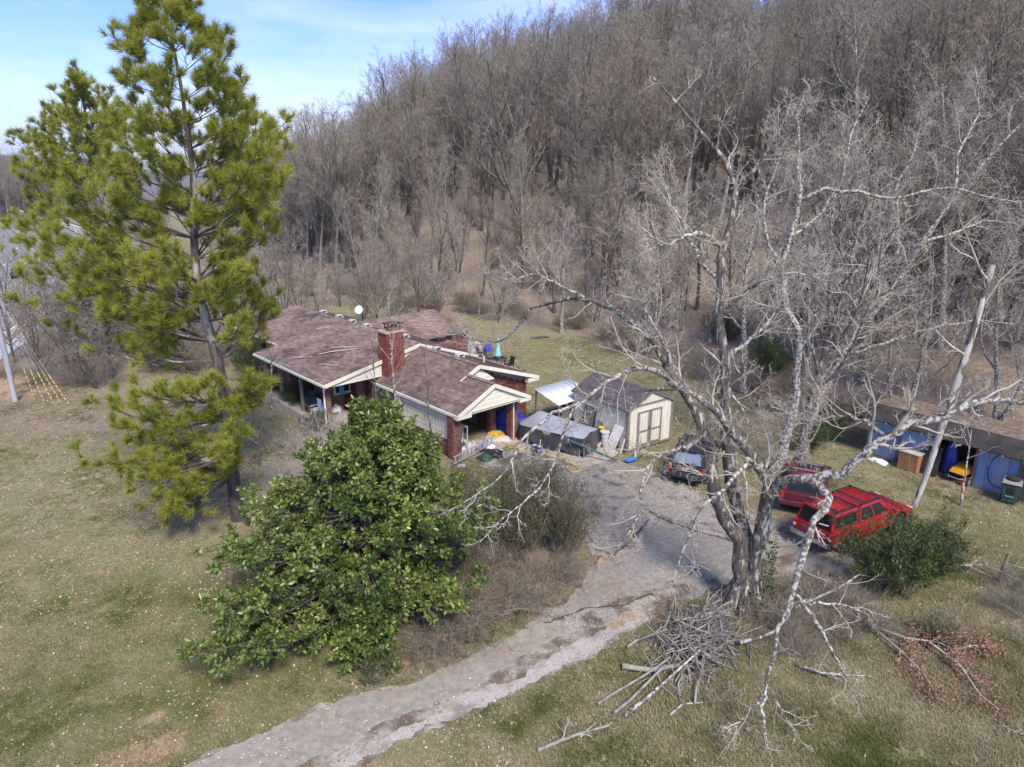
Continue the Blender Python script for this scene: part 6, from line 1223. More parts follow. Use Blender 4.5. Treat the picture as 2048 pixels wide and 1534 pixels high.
def wheel(parent, x, y, r, w, side, rim='chrome', hub=None):
    Mx = Matrix.Rotation(R_(90) * -side, 4, 'X')       # lathe axis towards the outside
    mb = MB(); mb.lathe([(r * .60, -w / 2), (r * .93, -w / 2), (r, -w / 2 + .035), (r, w / 2 - .035), (r * .93, w / 2), (r * .66, w / 2), (r * .62, w / 2 - .05)], (0, 0, 0), 24, Mx)
    o = mb.build('wheel', M['rubber'], parent, loc=(x, y, r), smooth=False)
    k = MB(); k.lathe([(r * .64, w / 2 - .07), (r * .66, w / 2 - .01), (r * .60, w / 2 + .004), (r * .57, w / 2 - .03)], (0, 0, 0), 20, Mx); k.lathe([(.02, w / 2 - .045), (r * .2, w / 2 - .04), (r * .2, w / 2 + .004), (.03, w / 2 + .01)], (0, 0, 0), 12, Mx)
    for i in range(6):
        a = i * math.pi / 3; p = Mx @ Vector((math.cos(a) * r * .16, math.sin(a) * r * .16, w / 2 - .012)); q = Mx @ Vector((math.cos(a) * r * .62, math.sin(a) * r * .62, w / 2 - .012)); k.bar(p, q, .085, .03, Mx @ Vector((0, 0, 1)))
    k.build('rim', M[rim], o); return o
def lower_body(parent, prof_top, xf, xr, ra, zs, W, m, xrear, xfront, bevel=.05, name='body'):
    prof = [(xrear, zs + .12)] + prof_top + [(xfront, zs + .1)] + [(xf + ra + .05, zs)] + arch(xf, ra, zs) + arch(xr, ra, zs) + [(xr - ra - .04, zs + .02)]
    out = [prof[0]]
    for p in prof[1:]:
        if math.hypot(p[0] - out[-1][0], p[1] - out[-1][1]) > .015: out.append(p)
    mb = MB(); mb.prism(out, -W / 2, W / 2); o = mb.build(name, m, parent, bevel)
    u = MB(); u.box(((xrear + xfront) / 2, 0, zs + .12), (xfront - xrear - .3, W * .62, .3)); u.build('underbody', M['black'], parent); return o
def part(name, m, parent, fn, **kw): mb = MB(); fn(mb); return mb.build(name, M[m] if isinstance(m, str) else m, parent, **kw)

# red pickup truck with a matching bed cap
tk = thing('pickup_truck', 'bright red crew cab pickup truck with a red bed cap and black roof rack', 'truck', (13.75, 25.0, .0), R_(30))
W = 1.72
lower_body(tk, [(-2.58, 1.08), (.95, 1.1), (1.15, 1.12), (2.25, 1.02), (2.52, .88), (2.56, .6)], 1.72, -1.5, .47, .46, W, M['red_paint'], -2.58, 2.56)
cb = Cab(-.92, 1.25, W / 2 - .04, 1.08, -.80, .52, .66, 1.72); cb.build('cab', M['red_paint'], tk, .05)
cp_ = Cab(-2.55, -.95, W / 2 - .05, 1.08, -2.38, -.97, .70, 1.74); cap = cp_.build('bed_cap', M['red_paint'], tk, .05)
for c, (fl, rl) in ((cb, ('right', 'left')),):
    for sd_, nm in ((c.right, 'r'), (c.left, 'l')):
        a, b_ = (.05, .42) if nm == 'r' else (.58, .95); pane(sd_, a, b_, .14, .86, M['glass'], tk); a, b_ = (.47, .82) if nm == 'r' else (.18, .53); pane(sd_, a, b_, .14, .86, M['glass'], tk)
pane(cb.front, .06, .94, .08, .92, M['glass_sky'], tk, 'windscreen'); pane(cp_.rear, .07, .93, .08, .90, M['glass'], cap, 'rear_window')
for sd_ in (cp_.right, cp_.left):
    pane(sd_, .08, .90, .22, .82, M['glass'], cap); pane(sd_, .485, .50, .22, .82, M['black'], cap, 'window_divider', .018)
q = cp_.rear; st = MB(); qa = [quadpt(q, .62, .20), quadpt(q, .88, .30), quadpt(q, .88, .37), quadpt(q, .62, .27)]; n_ = (qa[1] - qa[0]).cross(qa[3] - qa[0]).normalized(); st.hexa([p + n_ * .014 for p in qa], [p + n_ * .017 for p in qa]); st.build('sticker', M['white'], cap)
part('roof_rack', 'black', tk, lambda b: [b.bar((-.75, s_ * .62, 1.79), (.45, s_ * .62, 1.79), .05, .04) for s_ in (-1, 1)] + [b.bar((x, -.62, 1.83), (x, .62, 1.83), .07, .03) for x in (-.55, .3)] + [b.box((x, s_ * .62, 1.75), (.1, .06, .06)) for x in (-.7, .4) for s_ in (-1, 1)])
part('cap_rack', 'black', tk, lambda b: [b.bar((-2.3, s_ * .62, 1.80), (-1.02, s_ * .62, 1.80), .05, .05) for s_ in (-1, 1)] + [b.bar((x, -.66, 1.83), (x, .66, 1.83), .07, .035) for x in (-2.15, -1.12)])
part('rear_bumper', 'chrome', tk, lambda b: b.box((-2.68, 0, .60), (.2, W - .02, .2)), bevel=.03)
part('front_bumper', 'red_paint', tk, lambda b: b.box((2.6, 0, .58), (.16, W - .1, .22)), bevel=.04)
part('tailgate', 'red_paint', tk, lambda b: b.box((-2.59, 0, .88), (.05, W - .36, .42)), bevel=.015)
part('tailgate_handle', 'black', tk, lambda b: b.box((-2.625, 0, 1.0), (.03, .28, .07)))
for y in (-.2, -.1, 0, .1, .2): part('emblem', 'chrome', tk, lambda b: b.box((-2.618, y + .28, .93), (.006, .05, .035)))
part('number_plate', 'white', tk, lambda b: b.box((-2.79, 0, .61), (.012, .31, .15)))
for s_ in (-1, 1):
    l_ = part('tail_light', 'lamp_red', tk, lambda b: b.box((-2.6, s_ * (W / 2 - .08), .92), (.06, .13, .3)), bevel=.015); part('reversing_lens', 'lamp_white', l_, lambda b: b.box((-2.634, s_ * (W / 2 - .08), .83), (.01, .11, .1)))
    part('headlight', 'lamp_white', tk, lambda b: b.box((2.5, s_ * (W / 2 - .16), .84), (.1, .26, .14)), bevel=.02)
    part('mirror', 'red_paint', tk, lambda b: b.box((1.0, s_ * (W / 2 + .1), 1.22), (.1, .2, .16)), bevel=.03)
    part('mud_flap', 'dirt_car', tk, lambda b: b.box((-2.04, s_ * (W / 2 - .14), .42), (.03, .26, .4)))
    part('wheel_flare', 'red_paint', tk, lambda b: [b.bar((-1.5 + .49 * math.cos(a), s_ * (W / 2 + .01), .46 + .48 * math.sin(a)), (-1.5 + .49 * math.cos(a + .32), s_ * (W / 2 + .01), .46 + .48 * math.sin(a + .32)), .07, .06, (0, 1, 0)) for a in np.arange(0, 3.0, .314)])
    for x in (-.9, .15, 1.12): part('door_seam', 'black', tk, lambda b: b.box((x, s_ * (W / 2 + .002), .84), (.014, .012, .46)))
    for x in (-.05, .98): part('door_handle', 'black', tk, lambda b: b.box((x - .22, s_ * (W / 2 + .012), 1.0), (.17, .03, .04)))
    part('rocker_dirt', 'dirt_car', tk, lambda b: b.box((-2.2, s_ * (W / 2 + .001), .56), (.42, .01, .14)))
    for x, t in ((-2.2, .5), (-2.05, .5)): part('decal', 'white', tk, lambda b: b.box((x, s_ * (W / 2 + .003), .99), (.10, .006, .03)))
for x in (1.72, -1.5):
    for s_ in (-1, 1): wheel(tk, x, s_ * (W / 2 - .10), .38, .25, s_)

# black SUV
sv = thing('black_suv', 'dusty black sport utility vehicle parked beside the shed, tail towards the drive', 'car', (8.95, 31.25, 0), R_(64))
W = 1.72
lower_body(sv, [(-2.0, 1.02), (.55, 1.04), (.8, 1.06), (1.95, .98), (2.15, .85), (2.18, .55)], 1.4, -1.25, .44, .42, W, M['black_paint'], -2.0, 2.18)
c = Cab(-1.98, 1.0, W / 2 - .05, 1.02, -1.72, .42, .66, 1.68); c.build('cabin', M['black_paint'], sv, .05)
pane(c.rear, .10, .90, .10, .80, M['glass_mirror'], sv, 'rear_window'); pane(c.front, .06, .94, .1, .9, M['glass_sky'], sv, 'windscreen')
for sd_, f in ((c.right, lambda a: a), (c.left, lambda a: 1 - a)):
    for a, b_ in ((.06, .30), (.34, .58), (.62, .82)): lo_, hi_ = sorted((f(a), f(b_))); pane(sd_, lo_, hi_, .14, .86, M['glass'], sv)
for y in (-.45, -.15, .15, .45): part('roof_rib', 'black', sv, lambda b: b.box((-.75, y, 1.695), (1.5, .05, .03)), bevel=.01)
for s_ in (-1, 1):
    part('roof_rail', 'black', sv, lambda b: b.bar((-1.6, s_ * .62, 1.72), (.3, s_ * .62, 1.72), .05, .06)); part('tail_light', 'lamp_red', sv, lambda b: b.box((-2.0, s_ * (W / 2 - .1), .86), (.06, .15, .24)), bevel=.015)
    part('mirror', 'black', sv, lambda b: b.box((.85, s_ * (W / 2 + .1), 1.14), (.1, .22, .17)), bevel=.03); part('headlight', 'lamp_white', sv, lambda b: b.box((2.12, s_ * (W / 2 - .2), .78), (.1, .26, .16)), bevel=.02)
part('rear_bumper', 'black', sv, lambda b: b.box((-2.1, 0, .56), (.26, W - .02, .24)), bevel=.05); part('tailgate', 'black_paint', sv, lambda b: b.box((-2.01, 0, .84), (.05, W - .5, .3)), bevel=.02)
part('wiper', 'black', sv, lambda b: b.bar((-1.99, .1, 1.10), (-1.93, -.45, 1.16), .03, .03)); part('spoiler', 'black', sv, lambda b: b.box((-1.80, 0, 1.69), (.2, 1.2, .035)), bevel=.01)
pl = part('number_plate', 'white', sv, lambda b: b.box((-2.045, .05, .84), (.012, .31, .155)))
for i, (y, w_) in enumerate(((-.10, .028), (-.055, .022), (-.01, .028), (.045, .026), (.09, .024), (.13, .026))): part('plate_character', 'steel', pl, lambda b: b.box((-2.053, .05 - y + .015, .83), (.004, w_, .075)))
for x in (1.4, -1.25):
    for s_ in (-1, 1): wheel(sv, x, s_ * (W / 2 - .1), .36, .23, s_, 'steel')

# maroon car
mr_ = thing('maroon_suv', 'weathered maroon sport utility vehicle with a roof rack, half hidden behind the great tree', 'car', (13.15, 28.25, 0), R_(62))
W = 1.74
lower_body(mr_, [(-1.95, 1.0), (.5, 1.02), (.72, 1.04), (1.85, .96), (2.05, .84), (2.08, .55)], 1.3, -1.2, .44, .42, W, M['maroon'], -1.95, 2.08)
c = Cab(-1.9, .9, W / 2 - .05, 1.0, -1.55, .25, .67, 1.62); c.build('cabin', M['maroon'], mr_, .05)
pane(c.rear, .1, .9, .1, .85, M['glass'], mr_, 'rear_window'); pane(c.front, .06, .94, .1, .9, M['glass_sky'], mr_, 'windscreen'); pane(c.top, .60, .84, .2, .8, M['glass'], mr_, 'sunroof')
for sd_, f in ((c.right, lambda a: a), (c.left, lambda a: 1 - a)):
    for a, b_ in ((.08, .45), (.5, .8)): lo_, hi_ = sorted((f(a), f(b_))); pane(sd_, lo_, hi_, .14, .86, M['glass'], mr_)
for s_ in (-1, 1):
    part('roof_rail', 'black', mr_, lambda b: b.bar((-1.45, s_ * .6, 1.68), (.1, s_ * .6, 1.68), .05, .05)); part('tail_light', 'lamp_red', mr_, lambda b: b.box((-1.94, s_ * (W / 2 - .09), .84), (.06, .14, .26)), bevel=.015); part('mirror', 'maroon', mr_, lambda b: b.box((.75, s_ * (W / 2 + .09), 1.12), (.1, .18, .15)), bevel=.03); part('headlight', 'lamp_white', mr_, lambda b: b.box((2.02, s_ * (W / 2 - .2), .76), (.1, .26, .15)), bevel=.02)
part('roof_bar', 'steel', mr_, lambda b: [b.bar((x, -.6, 1.7), (x, .6, 1.7), .035, .03) for x in (-.9, -.1)]); part('rear_bumper', 'maroon', mr_, lambda b: b.box((-2.03, 0, .55), (.2, W - .02, .22)), bevel=.04); part('tailgate', 'maroon', mr_, lambda b: b.box((-1.955, 0, .82), (.04, W - .5, .28)), bevel=.015)
for x in (1.3, -1.2):
    for s_ in (-1, 1): wheel(mr_, x, s_ * (W / 2 - .1), .36, .23, s_, 'steel')
spw = thing('spare_tyre', 'loose black tyre standing at the right side of the maroon car', 'tyre', (14.75, 27.75, 0), R_(35)); wheel(spw, 0, 0, .36, .24, -1, 'steel')

# car on the distant road
cr = thing('distant_car', 'small dark car on the road at the left edge', 'car', (-68.5, 96.5, .03), math.atan2(34, -19)); lower_body(cr, [(-2.1, .95), (1.2, .95), (2.0, .85), (2.15, .6)], 1.3, -1.3, .38, .35, 1.75, M['black_paint'], -2.1, 2.15); c = Cab(-1.6, 1.1, .82, .93, -1.1, .3, .65, 1.42); c.build('cabin', M['glass'], cr, .05)
for x in (1.3, -1.3):
    for s_ in (-1, 1): wheel(cr, x, s_ * .77, .32, .2, s_, 'steel')

# ------------------------------------------------------------------ round the carport and the sheds
def solo(name, m, fn, label, cat, loc, rz=0, group=None, bevel=0, smooth=False):
    mb = MB(); fn(mb); o = mb.build(name, M[m] if isinstance(m, str) else m, None, bevel, smooth, loc, (0, 0, rz)); return setp(o, label, cat, group)
def hl(x, y, z=0):                          # a place given in the house's own axes
    c_, s_ = math.cos(R_(-48)), math.sin(R_(-48)); return (-5.61 + x * c_ - y * s_, 40.16 + x * s_ + y * c_, z)
HR = R_(-48)
def cloth(nx_, ny_, fz, name, m, label, cat, loc, rz=0, sx=1, sy=1, thick=.02):
    """a draped sheet over a grid u,v in 0..1; fz gives the local point"""
    V = np.array([fz(i / nx_, j / ny_) for j in range(ny_ + 1) for i in range(nx_ + 1)]); idx = np.arange(len(V)).reshape(ny_ + 1, nx_ + 1); F = np.stack([idx[:-1, :-1], idx[:-1, 1:], idx[1:, 1:], idx[1:, :-1]], -1).reshape(-1, 4)
    o = link(name, np_mesh(name, V, [F], M[m], smooth=True), None, loc, (0, 0, rz)); md = o.modifiers.new('thickness', 'SOLIDIFY'); md.thickness = thick; return setp(o, label, cat)

# tarp covered boat: a grey top sheet over a dark skirt
bt = thing('covered_boat', 'long low shape under a silver tarpaulin with dark sides, between carport and shed', 'boat', (2.35, 34.55, 0), R_(-34))
LB = 4.3; stn = [(-2.15, .30, .95, .9), (-1.75, .75, 1.25, 1.0), (-1.0, .92, 1.78, 1.05), (-.1, .95, 1.62, 1.05), (.9, .95, 1.5, 1.05), (1.6, .92, 1.36, 1.08), (2.12, .88, 1.22, 1.05)]
g = np.random.default_rng(4); V, F = [], []; nn_ = 9
for x, hw, zr_, ze in stn:
    for k in range(nn_): y = -1 + 2 * k / (nn_ - 1); V.append((x + g.normal(0, .02), y * hw, ze + (zr_ - ze) * (1 - abs(y) ** 1.25) + g.normal(0, .018)))
ns = len(stn); F = [(i * nn_ + k, i * nn_ + k + 1, (i + 1) * nn_ + k + 1, (i + 1) * nn_ + k) for i in range(ns - 1) for k in range(nn_ - 1)]
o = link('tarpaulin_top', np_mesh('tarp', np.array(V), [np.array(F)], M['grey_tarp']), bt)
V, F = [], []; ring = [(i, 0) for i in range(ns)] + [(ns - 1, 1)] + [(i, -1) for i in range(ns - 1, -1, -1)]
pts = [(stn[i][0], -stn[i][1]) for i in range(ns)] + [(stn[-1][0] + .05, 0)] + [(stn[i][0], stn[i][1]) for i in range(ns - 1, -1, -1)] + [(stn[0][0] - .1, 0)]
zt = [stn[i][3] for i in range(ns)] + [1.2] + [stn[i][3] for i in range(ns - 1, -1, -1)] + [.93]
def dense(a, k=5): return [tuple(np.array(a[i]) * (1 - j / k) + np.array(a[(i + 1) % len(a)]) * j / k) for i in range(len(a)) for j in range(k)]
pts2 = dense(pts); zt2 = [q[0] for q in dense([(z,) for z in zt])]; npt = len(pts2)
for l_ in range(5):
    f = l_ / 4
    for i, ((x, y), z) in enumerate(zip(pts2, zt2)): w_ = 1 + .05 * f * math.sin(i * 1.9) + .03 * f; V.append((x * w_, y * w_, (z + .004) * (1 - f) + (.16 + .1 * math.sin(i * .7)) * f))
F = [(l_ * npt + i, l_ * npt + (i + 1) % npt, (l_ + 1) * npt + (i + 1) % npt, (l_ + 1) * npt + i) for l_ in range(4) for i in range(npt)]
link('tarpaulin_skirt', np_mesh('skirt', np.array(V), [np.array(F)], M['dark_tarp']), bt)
for x in (-1.0, .6): part('cord', 'black', bt, lambda b: b.tube([(x, -.98, 1.02), (x, -.5, stn[3][2] * .8), (x, 0, 1.78 if x < 0 else 1.6), (x, .5, 1.4), (x, .96, 1.0)], .012, 5))
# blue tarpaulin heap
def lump(label, name, m, cat, loc, r, seed, flat=(1, 1, 1), amp=.25, n=(18, 12), rz=0):
    g = np.random.default_rng(seed); ph = g.uniform(0, 6.28, 8); V = []
    for j in range(n[1] + 1):
        for i in range(n[0]):
            th = 2 * math.pi * i / n[0]; el = math.pi * .5 * j / n[1]
            rr = r * (1 + amp * (math.sin(3 * th + ph[0] + 2 * el) * .5 + math.sin(5 * th - 4 * el + ph[1]) * .35 + math.sin(9 * th + 6 * el + ph[2]) * .2)); V.append((rr * math.cos(th) * math.cos(el) * flat[0], rr * math.sin(th) * math.cos(el) * flat[1], max(rr * math.sin(el) * flat[2], 0) if j else -.01))
    k = n[0]; F = [(j * k + i, j * k + (i + 1) % k, (j + 1) * k + (i + 1) % k, (j + 1) * k + i) for j in range(n[1]) for i in range(k)]
    o = link(name, np_mesh(name, np.array(V), [np.array(F)], M[m]), None, loc, (0, 0, rz)); return setp(o, label, cat)
lump('crumpled bright blue tarpaulin over a bulky thing in the carport, behind the brick columns', 'blue_tarpaulin', 'blue_tarp', 'tarpaulin', hl(6.1, 2.0), .9, 3, (1.0, .9, 1.45), .32, (26, 16), HR)
lump('grey bulky bundle lying at the foot of the right carport column', 'grey_bundle', 'straw', 'bundle', hl(7.2, .35, .07), .38, 6, (1.3, .8, .5), .3)
lump('black rubbish bag heap in front of the carport, beside the ladder', 'rubbish_bag', 'black', 'bag', hl(8.45, -1.35), .42, 7, (1.3, .9, .8), .3)
lump('dark green bag slumped under the far end of the ladder', 'rubbish_bag', 'green_bin', 'bag', hl(8.5, -1.95), .34, 17, (1.2, .9, .8), .3)
lump('lilac cloth bundle on the junk behind the ladder', 'cloth_bundle', 'purple', 'cloth', hl(7.75, -1.55, .35), .26, 8, (1.2, .9, .8), .35)
lump('white and lilac cloths piled beside the ladder top', 'cloth_bundle', 'white', 'cloth', hl(7.95, -1.25, .3), .24, 9, (1.4, .8, .7), .4)
lump('crumpled silver sheet on the floor between the carport columns', 'silver_sheet', 'grey_tarp', 'sheet', hl(6.7, -.15, .07), .42, 10, (1.1, .7, .5), .4)
lump('beige heap of boxes and cloth on the carport floor', 'junk_heap', 'pan', 'heap', hl(7.0, -1.6, .07), .45, 12, (1.2, .8, .7), .4)
lump('grey-white heap of panels and pots in the carport', 'junk_heap', 'straw', 'heap', hl(6.6, -2.1, .07), .5, 13, (1.0, .9, .8), .45)
lump('dark heap of tools at the back of the carport', 'junk_heap', 'trim_brown', 'heap', hl(5.85, -1.9, .07), .7, 14, (.8, 1.0, 1.4), .4)
lump('white crumpled plastic bag on the grass left of the wooden crate', 'plastic_bag', 'white', 'bag', tuple(at(1757, 925)), .33, 15, (1.4, .7, .5), .4, rz=-.9)
lump('orange and yellow toy tractor heap inside the carport', 'toy_heap', 'mower', 'toys', hl(6.05, -2.3, .07), .34, 18, (1, 1.3, .7), .45)
# shelf cabinet behind the left column, two storeys
cbn = thing('metal_cabinet', 'tall open pale grey metal cabinet just behind the left carport column', 'cabinet', hl(7.0, -2.35, .07), HR)
part('frame', 'straw', cbn, lambda b: [b.box((x, y, .7), (.05, .05, 1.4)) for x in (-.2, .2) for y in (-.3, .3)]); [part('shelf', 'straw', cbn, lambda b: b.box((0, 0, z), (.44, .66, .03))) for z in (.1, .62, 1.4)]; part('back', 'steel', cbn, lambda b: b.box((0, -.31, 1.0), (.44, .02, .75)))
# ladder leaning low across the carport mouth
la, lb = Vector(hl(8.15, -3.75, .35)), Vector(hl(8.05, -1.05, .75)); dl = lb - la; ld = thing('ladder', 'aluminium ladder lying on its side across the front of the carport', 'ladder', la, math.atan2(dl.y, dl.x))
Ll = dl.length; sl = dl.z / Ll
for s_, dz in ((0, -.2), (1, .2)): part('rail', 'alu', ld, lambda b: b.bar((0, -.08 * s_, dz), (Ll, -.08 * s_, dz + dl.z), .03, .07))
for i in range(10): part('rung', 'alu', ld, lambda b: b.bar((.15 + i * (Ll - .3) / 9, 0, -.2 + dl.z * i / 9), (.15 + i * (Ll - .3) / 9, -.08, .2 + dl.z * i / 9), .05, .05, (1, 0, 0)))
solo('plank', 'wood', lambda b: b.bar((0, 0, 0), (.35, .25, 1.5), .12, .03), 'thin weathered plank leaning by the left carport column', 'plank', hl(7.75, -3.1, .05), HR)
# hoses and cords
def cordpath(pts, r, label, name, m, cat): mb = MB(); mb.tube(pts, r, 6); o = mb.build(name, M[m], None); return setp(o, label, cat)
P_, _ = resample(np.array([at(u, v, .1) for u, v in ((1035, 898), (1060, 898), (1085, 900), (1110, 907), (1125, 915), (1135, 922), (1150, 931), (1158, 937), (1160, 941), (1152, 944), (1142, 943), (1136, 939), (1134, 935), (1137, 931))]), [1, 1], 60); cordpath([tuple(p) for p in P_], .028, 'yellow hose running over the driveway and ending in a loop', 'yellow_hose', 'yellow', 'hose')
c_ = np.array(hl(6.75, .3, .11)); cordpath([tuple(c_ + np.array((.42 * math.cos(a) * (1 + .1 * math.sin(3.1 * a)), .38 * math.sin(a), .006 * a + .03 * math.sin(7 * a)))) for a in np.arange(0, 44, .28)], .015, 'tangled coil of yellow hose between the carport columns', 'hose_coil', 'yellow', 'hose')
cordpath([tuple(np.array(hl(x, y, .09))) for x, y in ((5.4, -1.2), (5.6, -.6), (5.8, -.1), (5.75, .2), (5.5, .1), (5.35, -.4))], .022, 'yellow cord lying at the back of the carport', 'hose', 'yellow', 'cord')
cordpath([tuple(np.array(hl(x, y, .1))) for x, y in ((7.3, .2), (7.8, .1), (8.3, -.1), (8.6, .1), (8.5, .5), (8.0, .7), (8.2, 1.2))], .02, 'yellow hose end lying in front of the carport columns', 'yellow_hose', 'yellow', 'hose')
# buckets
for (u, v), lb_ in (((1069, 903), 'left one of two blue buckets beside the covered boat'), ((1079, 906), 'right one of two blue buckets beside the covered boat, with a white stick in it')):
    p = at(u, v, .07); e = thing('bucket', lb_, 'bucket', p, 0, 'blue buckets'); part('pail', 'bucket_blue', e, lambda b: b.lathe([(.12, 0), (.155, .36), (.165, .37), (.15, .37), (.115, .05)], n=16)); part('label', 'white', e, lambda b: b.box((-.02, -.149, .2), (.12, .02, .1))); part('contents', 'pan', e, lambda b: b.lathe([(.135, .3), (.12, .38), (.05, .42)], n=10)); part('handle', 'steel', e, lambda b: b.tube([(-.16, 0, .35), (-.13, -.12, .26), (0, -.18, .22), (.13, -.12, .26), (.16, 0, .35)], .006, 5))
solo('stick', 'white', lambda b: b.tube([(0, 0, .3), (.05, .02, .75)], .02, 6), 'white stick standing in the right blue bucket', 'stick', at(1079, 906, .07))
# green pipe on stands
pa, pb_ = at(1137, 880, .95), at(1232, 920, .25); pp = thing('green_pipe', 'long dark green metal pipe slanting down across the shed yard', 'pipe', pa); part('tube', 'green_pipe', pp, lambda b: b.tube([(0, 0, 0), tuple(pb_ - pa)], .06, 10)); part('cap', 'steel', pp, lambda b: b.tube([(-.02, .005, .01), (.02, -.005, 0)], .066, 10))
st_ = pa + (pb_ - pa) * .33; solo('pipe_stand', 'trim_brown', lambda b: (b.tube([(0, 0, 0), (0, 0, st_.z - .06)], .04, 6), b.box((0, 0, .03), (.5, .2, .06))), 'dark post with a crossed foot carrying the green pipe', 'stand', (st_.x, st_.y, .0), .5)
# things leaning on the shed side (the side x = 0 in shed axes)
def sl_(x, y, z=0): c2, s2 = math.cos(ang), math.sin(ang); return (5.95 + x * c2 - y * s2, 33.3 + x * s2 + y * c2, z)
fr_ = thing('wire_frame', 'black framed wire grille leaning on the left part of the shed wall', 'grille', sl_(-.35, 2.75, .55), ang)
tl = lambda y, z: (z * .2, y, z)
part('frame', 'black', fr_, lambda b: [b.bar(tl(a, z0), tl(c2, z1), .07, .07, (1, 0, 0)) for a, c2, z0, z1 in ((-.42, .42, 1.3, 1.3), (-.42, -.42, 0, 1.3), (.42, .42, 0, 1.3), (-.42, .42, 0, 0))])
part('wires', 'black', fr_, lambda b: [b.bar(tl(-.4, z), tl(.4, z), .014, .014, (1, 0, 0)) for z in np.arange(.15, 1.25, .14)] + [b.bar(tl(y, .03), tl(y, 1.27), .014, .014, (1, 0, 0)) for y in (-.2, 0, .2)]); part('top_roll', 'alu', fr_, lambda b: b.tube([tl(-.38, 1.34), tl(.38, 1.34)], .045, 8))
wf = thing('old_window_frame', 'old white window frame with six lights leaning on the shed wall', 'window frame', sl_(-.38, 1.98, .12), ang); tw = lambda y, z: (z * .28, y, z)
part('frame', 'alu', wf, lambda b: [b.bar(tw(-.3, z), tw(.3, z), .05, .04, (1, 0, 0)) for z in (0, .4, .8, 1.1)] + [b.bar(tw(y, 0), tw(y, 1.1), .05, .045, (1, 0, 0)) for y in (-.3, .3)]); part('pane', 'glass_pale', wf, lambda b: b.hexa([tw(-.28, .02), tw(.28, .02), (.012, .28, .02), (.012, -.28, .02)], [tw(-.28, 1.08), tw(.28, 1.08), (1.08 * .28 + .012, .28, 1.08), (1.08 * .28 + .012, -.28, 1.08)]))
dw = thing('old_door_panel', 'stained white panel leaning on the shed near its corner', 'panel', sl_(-.62, .62, .06), ang); td = lambda y, z: (z * .42, y + z * -.12 + .1, z)
part('panel', 'door_white', dw, lambda b: b.hexa([td(-.32, 0), (.045, -.32 + .1, .0), (.045, .32 + .1, .0), td(.32, 0)], [td(-.32, 1.3), (1.3 * .42 + .045, -.32 - .056, 1.3), (1.3 * .42 + .045, .32 - .056, 1.3), td(.32, 1.3)]))
solo('board', 'door_white', lambda b: b.hexa([(0, -.05, 0), (.03, -.05, 0), (.03, .05, 0), (0, .05, 0)], [(.25, -.05, .75), (.28, -.05, .75), (.28, .05, .75), (.25, .05, .75)]), 'narrow pale board leaning at the shed corner, nearer one', 'board', sl_(-.34, .12, .05), ang)
solo('board', 'dead_wood', lambda b: b.hexa([(0, -.05, 0), (.03, -.05, 0), (.03, .05, 0), (0, .05, 0)], [(.22, -.05, .72), (.25, -.05, .72), (.25, .05, .72), (.22, .05, .72)]), 'narrow weathered board leaning at the shed corner, farther one', 'board', sl_(-.32, .28, .05), ang)
pot = thing('pot_stack', 'stack of upside-down grey pots beside the leaning white panel', 'pots', sl_(-.45, 1.2, .07), ang)
for i, (r1_, z) in enumerate(((.14, 0), (.17, .22), (.2, .44), (.24, .66))): part('pot', 'straw', pot, lambda b: b.lathe([(r1_ * .8, z), (r1_, z + .2), (r1_ * 1.08, z + .2), (r1_ * 1.08, z + .24), (r1_ * .9, z + .24)], n=14))
solo('basket', 'yellow', lambda b: b.lathe([(.1, 0), (.17, .2), (.18, .22), (.14, .22), (.09, .04)], n=10), 'yellow and black tool basket hung by the window frame on the shed', 'basket', sl_(-.3, 1.62, .82))
solo('sheet_board', 'concrete', lambda b: b.box((0, 0, .0), (.75, .55, .03)), 'square tan board lying propped before the pots at the shed', 'board', sl_(-.75, 1.45, .30), ang + .2).rotation_euler[1] = -.55
mach = thing('saw_machine', 'grey-green bench machine with a dark wheel between the covered boat and the shed', 'machine', sl_(-.85, 2.15, .07), ang); part('table', 'green_pipe', mach, lambda b: b.box((0, 0, .55), (.5, .6, .08)), bevel=.01); part('leg', 'steel', mach, lambda b: [b.box((x, y, .26), (.05, .05, .5)) for x in (-.2, .2) for y in (-.25, .25)]); part('wheel', 'black', mach, lambda b: b.lathe([(.26, -.04), (.28, 0), (.26, .04), (.1, .05)], (0, .1, .85), 16, Matrix.Rotation(R_(90), 4, 'Y')))
sled = thing('blue_sled', 'bright blue plastic scoop lying on the asphalt in front of the shed', 'scoop', at(1262, 922, .07), .55); part('tray', 'blue_plastic', sled, lambda b: b.hexa([(-.3, -.14, .02), (.3, -.12, .02), (.3, .12, .02), (-.3, .14, .02)], [(-.36, -.19, .10), (.36, -.15, .10), (.36, .15, .10), (-.36, .19, .10)]), bevel=.02); part('handle', 'black', sled, lambda b: b.tube([(.3, 0, .06), (1.0, .12, .12)], .02, 6))
solo('white_post', 'white', lambda b: b.tube([(0, 0, 0), (0, 0, .35)], .05, 8), 'short white pipe standing under the shed front', 'pipe', at(1270, 915, 0))
solo('dish_plate', 'pan', lambda b: b.lathe([(.05, 0), (.2, .05), (.22, .06), (.19, .06), (.04, .02)], n=14), 'round white plate lying by the shrubs before the carport', 'plate', at(923, 934, 0))
solo('dish_plate', 'pan', lambda b: b.lathe([(.05, 0), (.15, .05), (.16, .06), (.14, .06), (.04, .02)], n=14), 'small pale lid lying on the drive by the ladder end', 'plate', at(1001, 902, .07))
solo('plank', 'dead_wood', lambda b: b.bar((0, 0, .02), (.8, .35, .03), .09, .04), 'short pale plank lying on the concrete by the buckets', 'plank', at(1042, 898, .08))
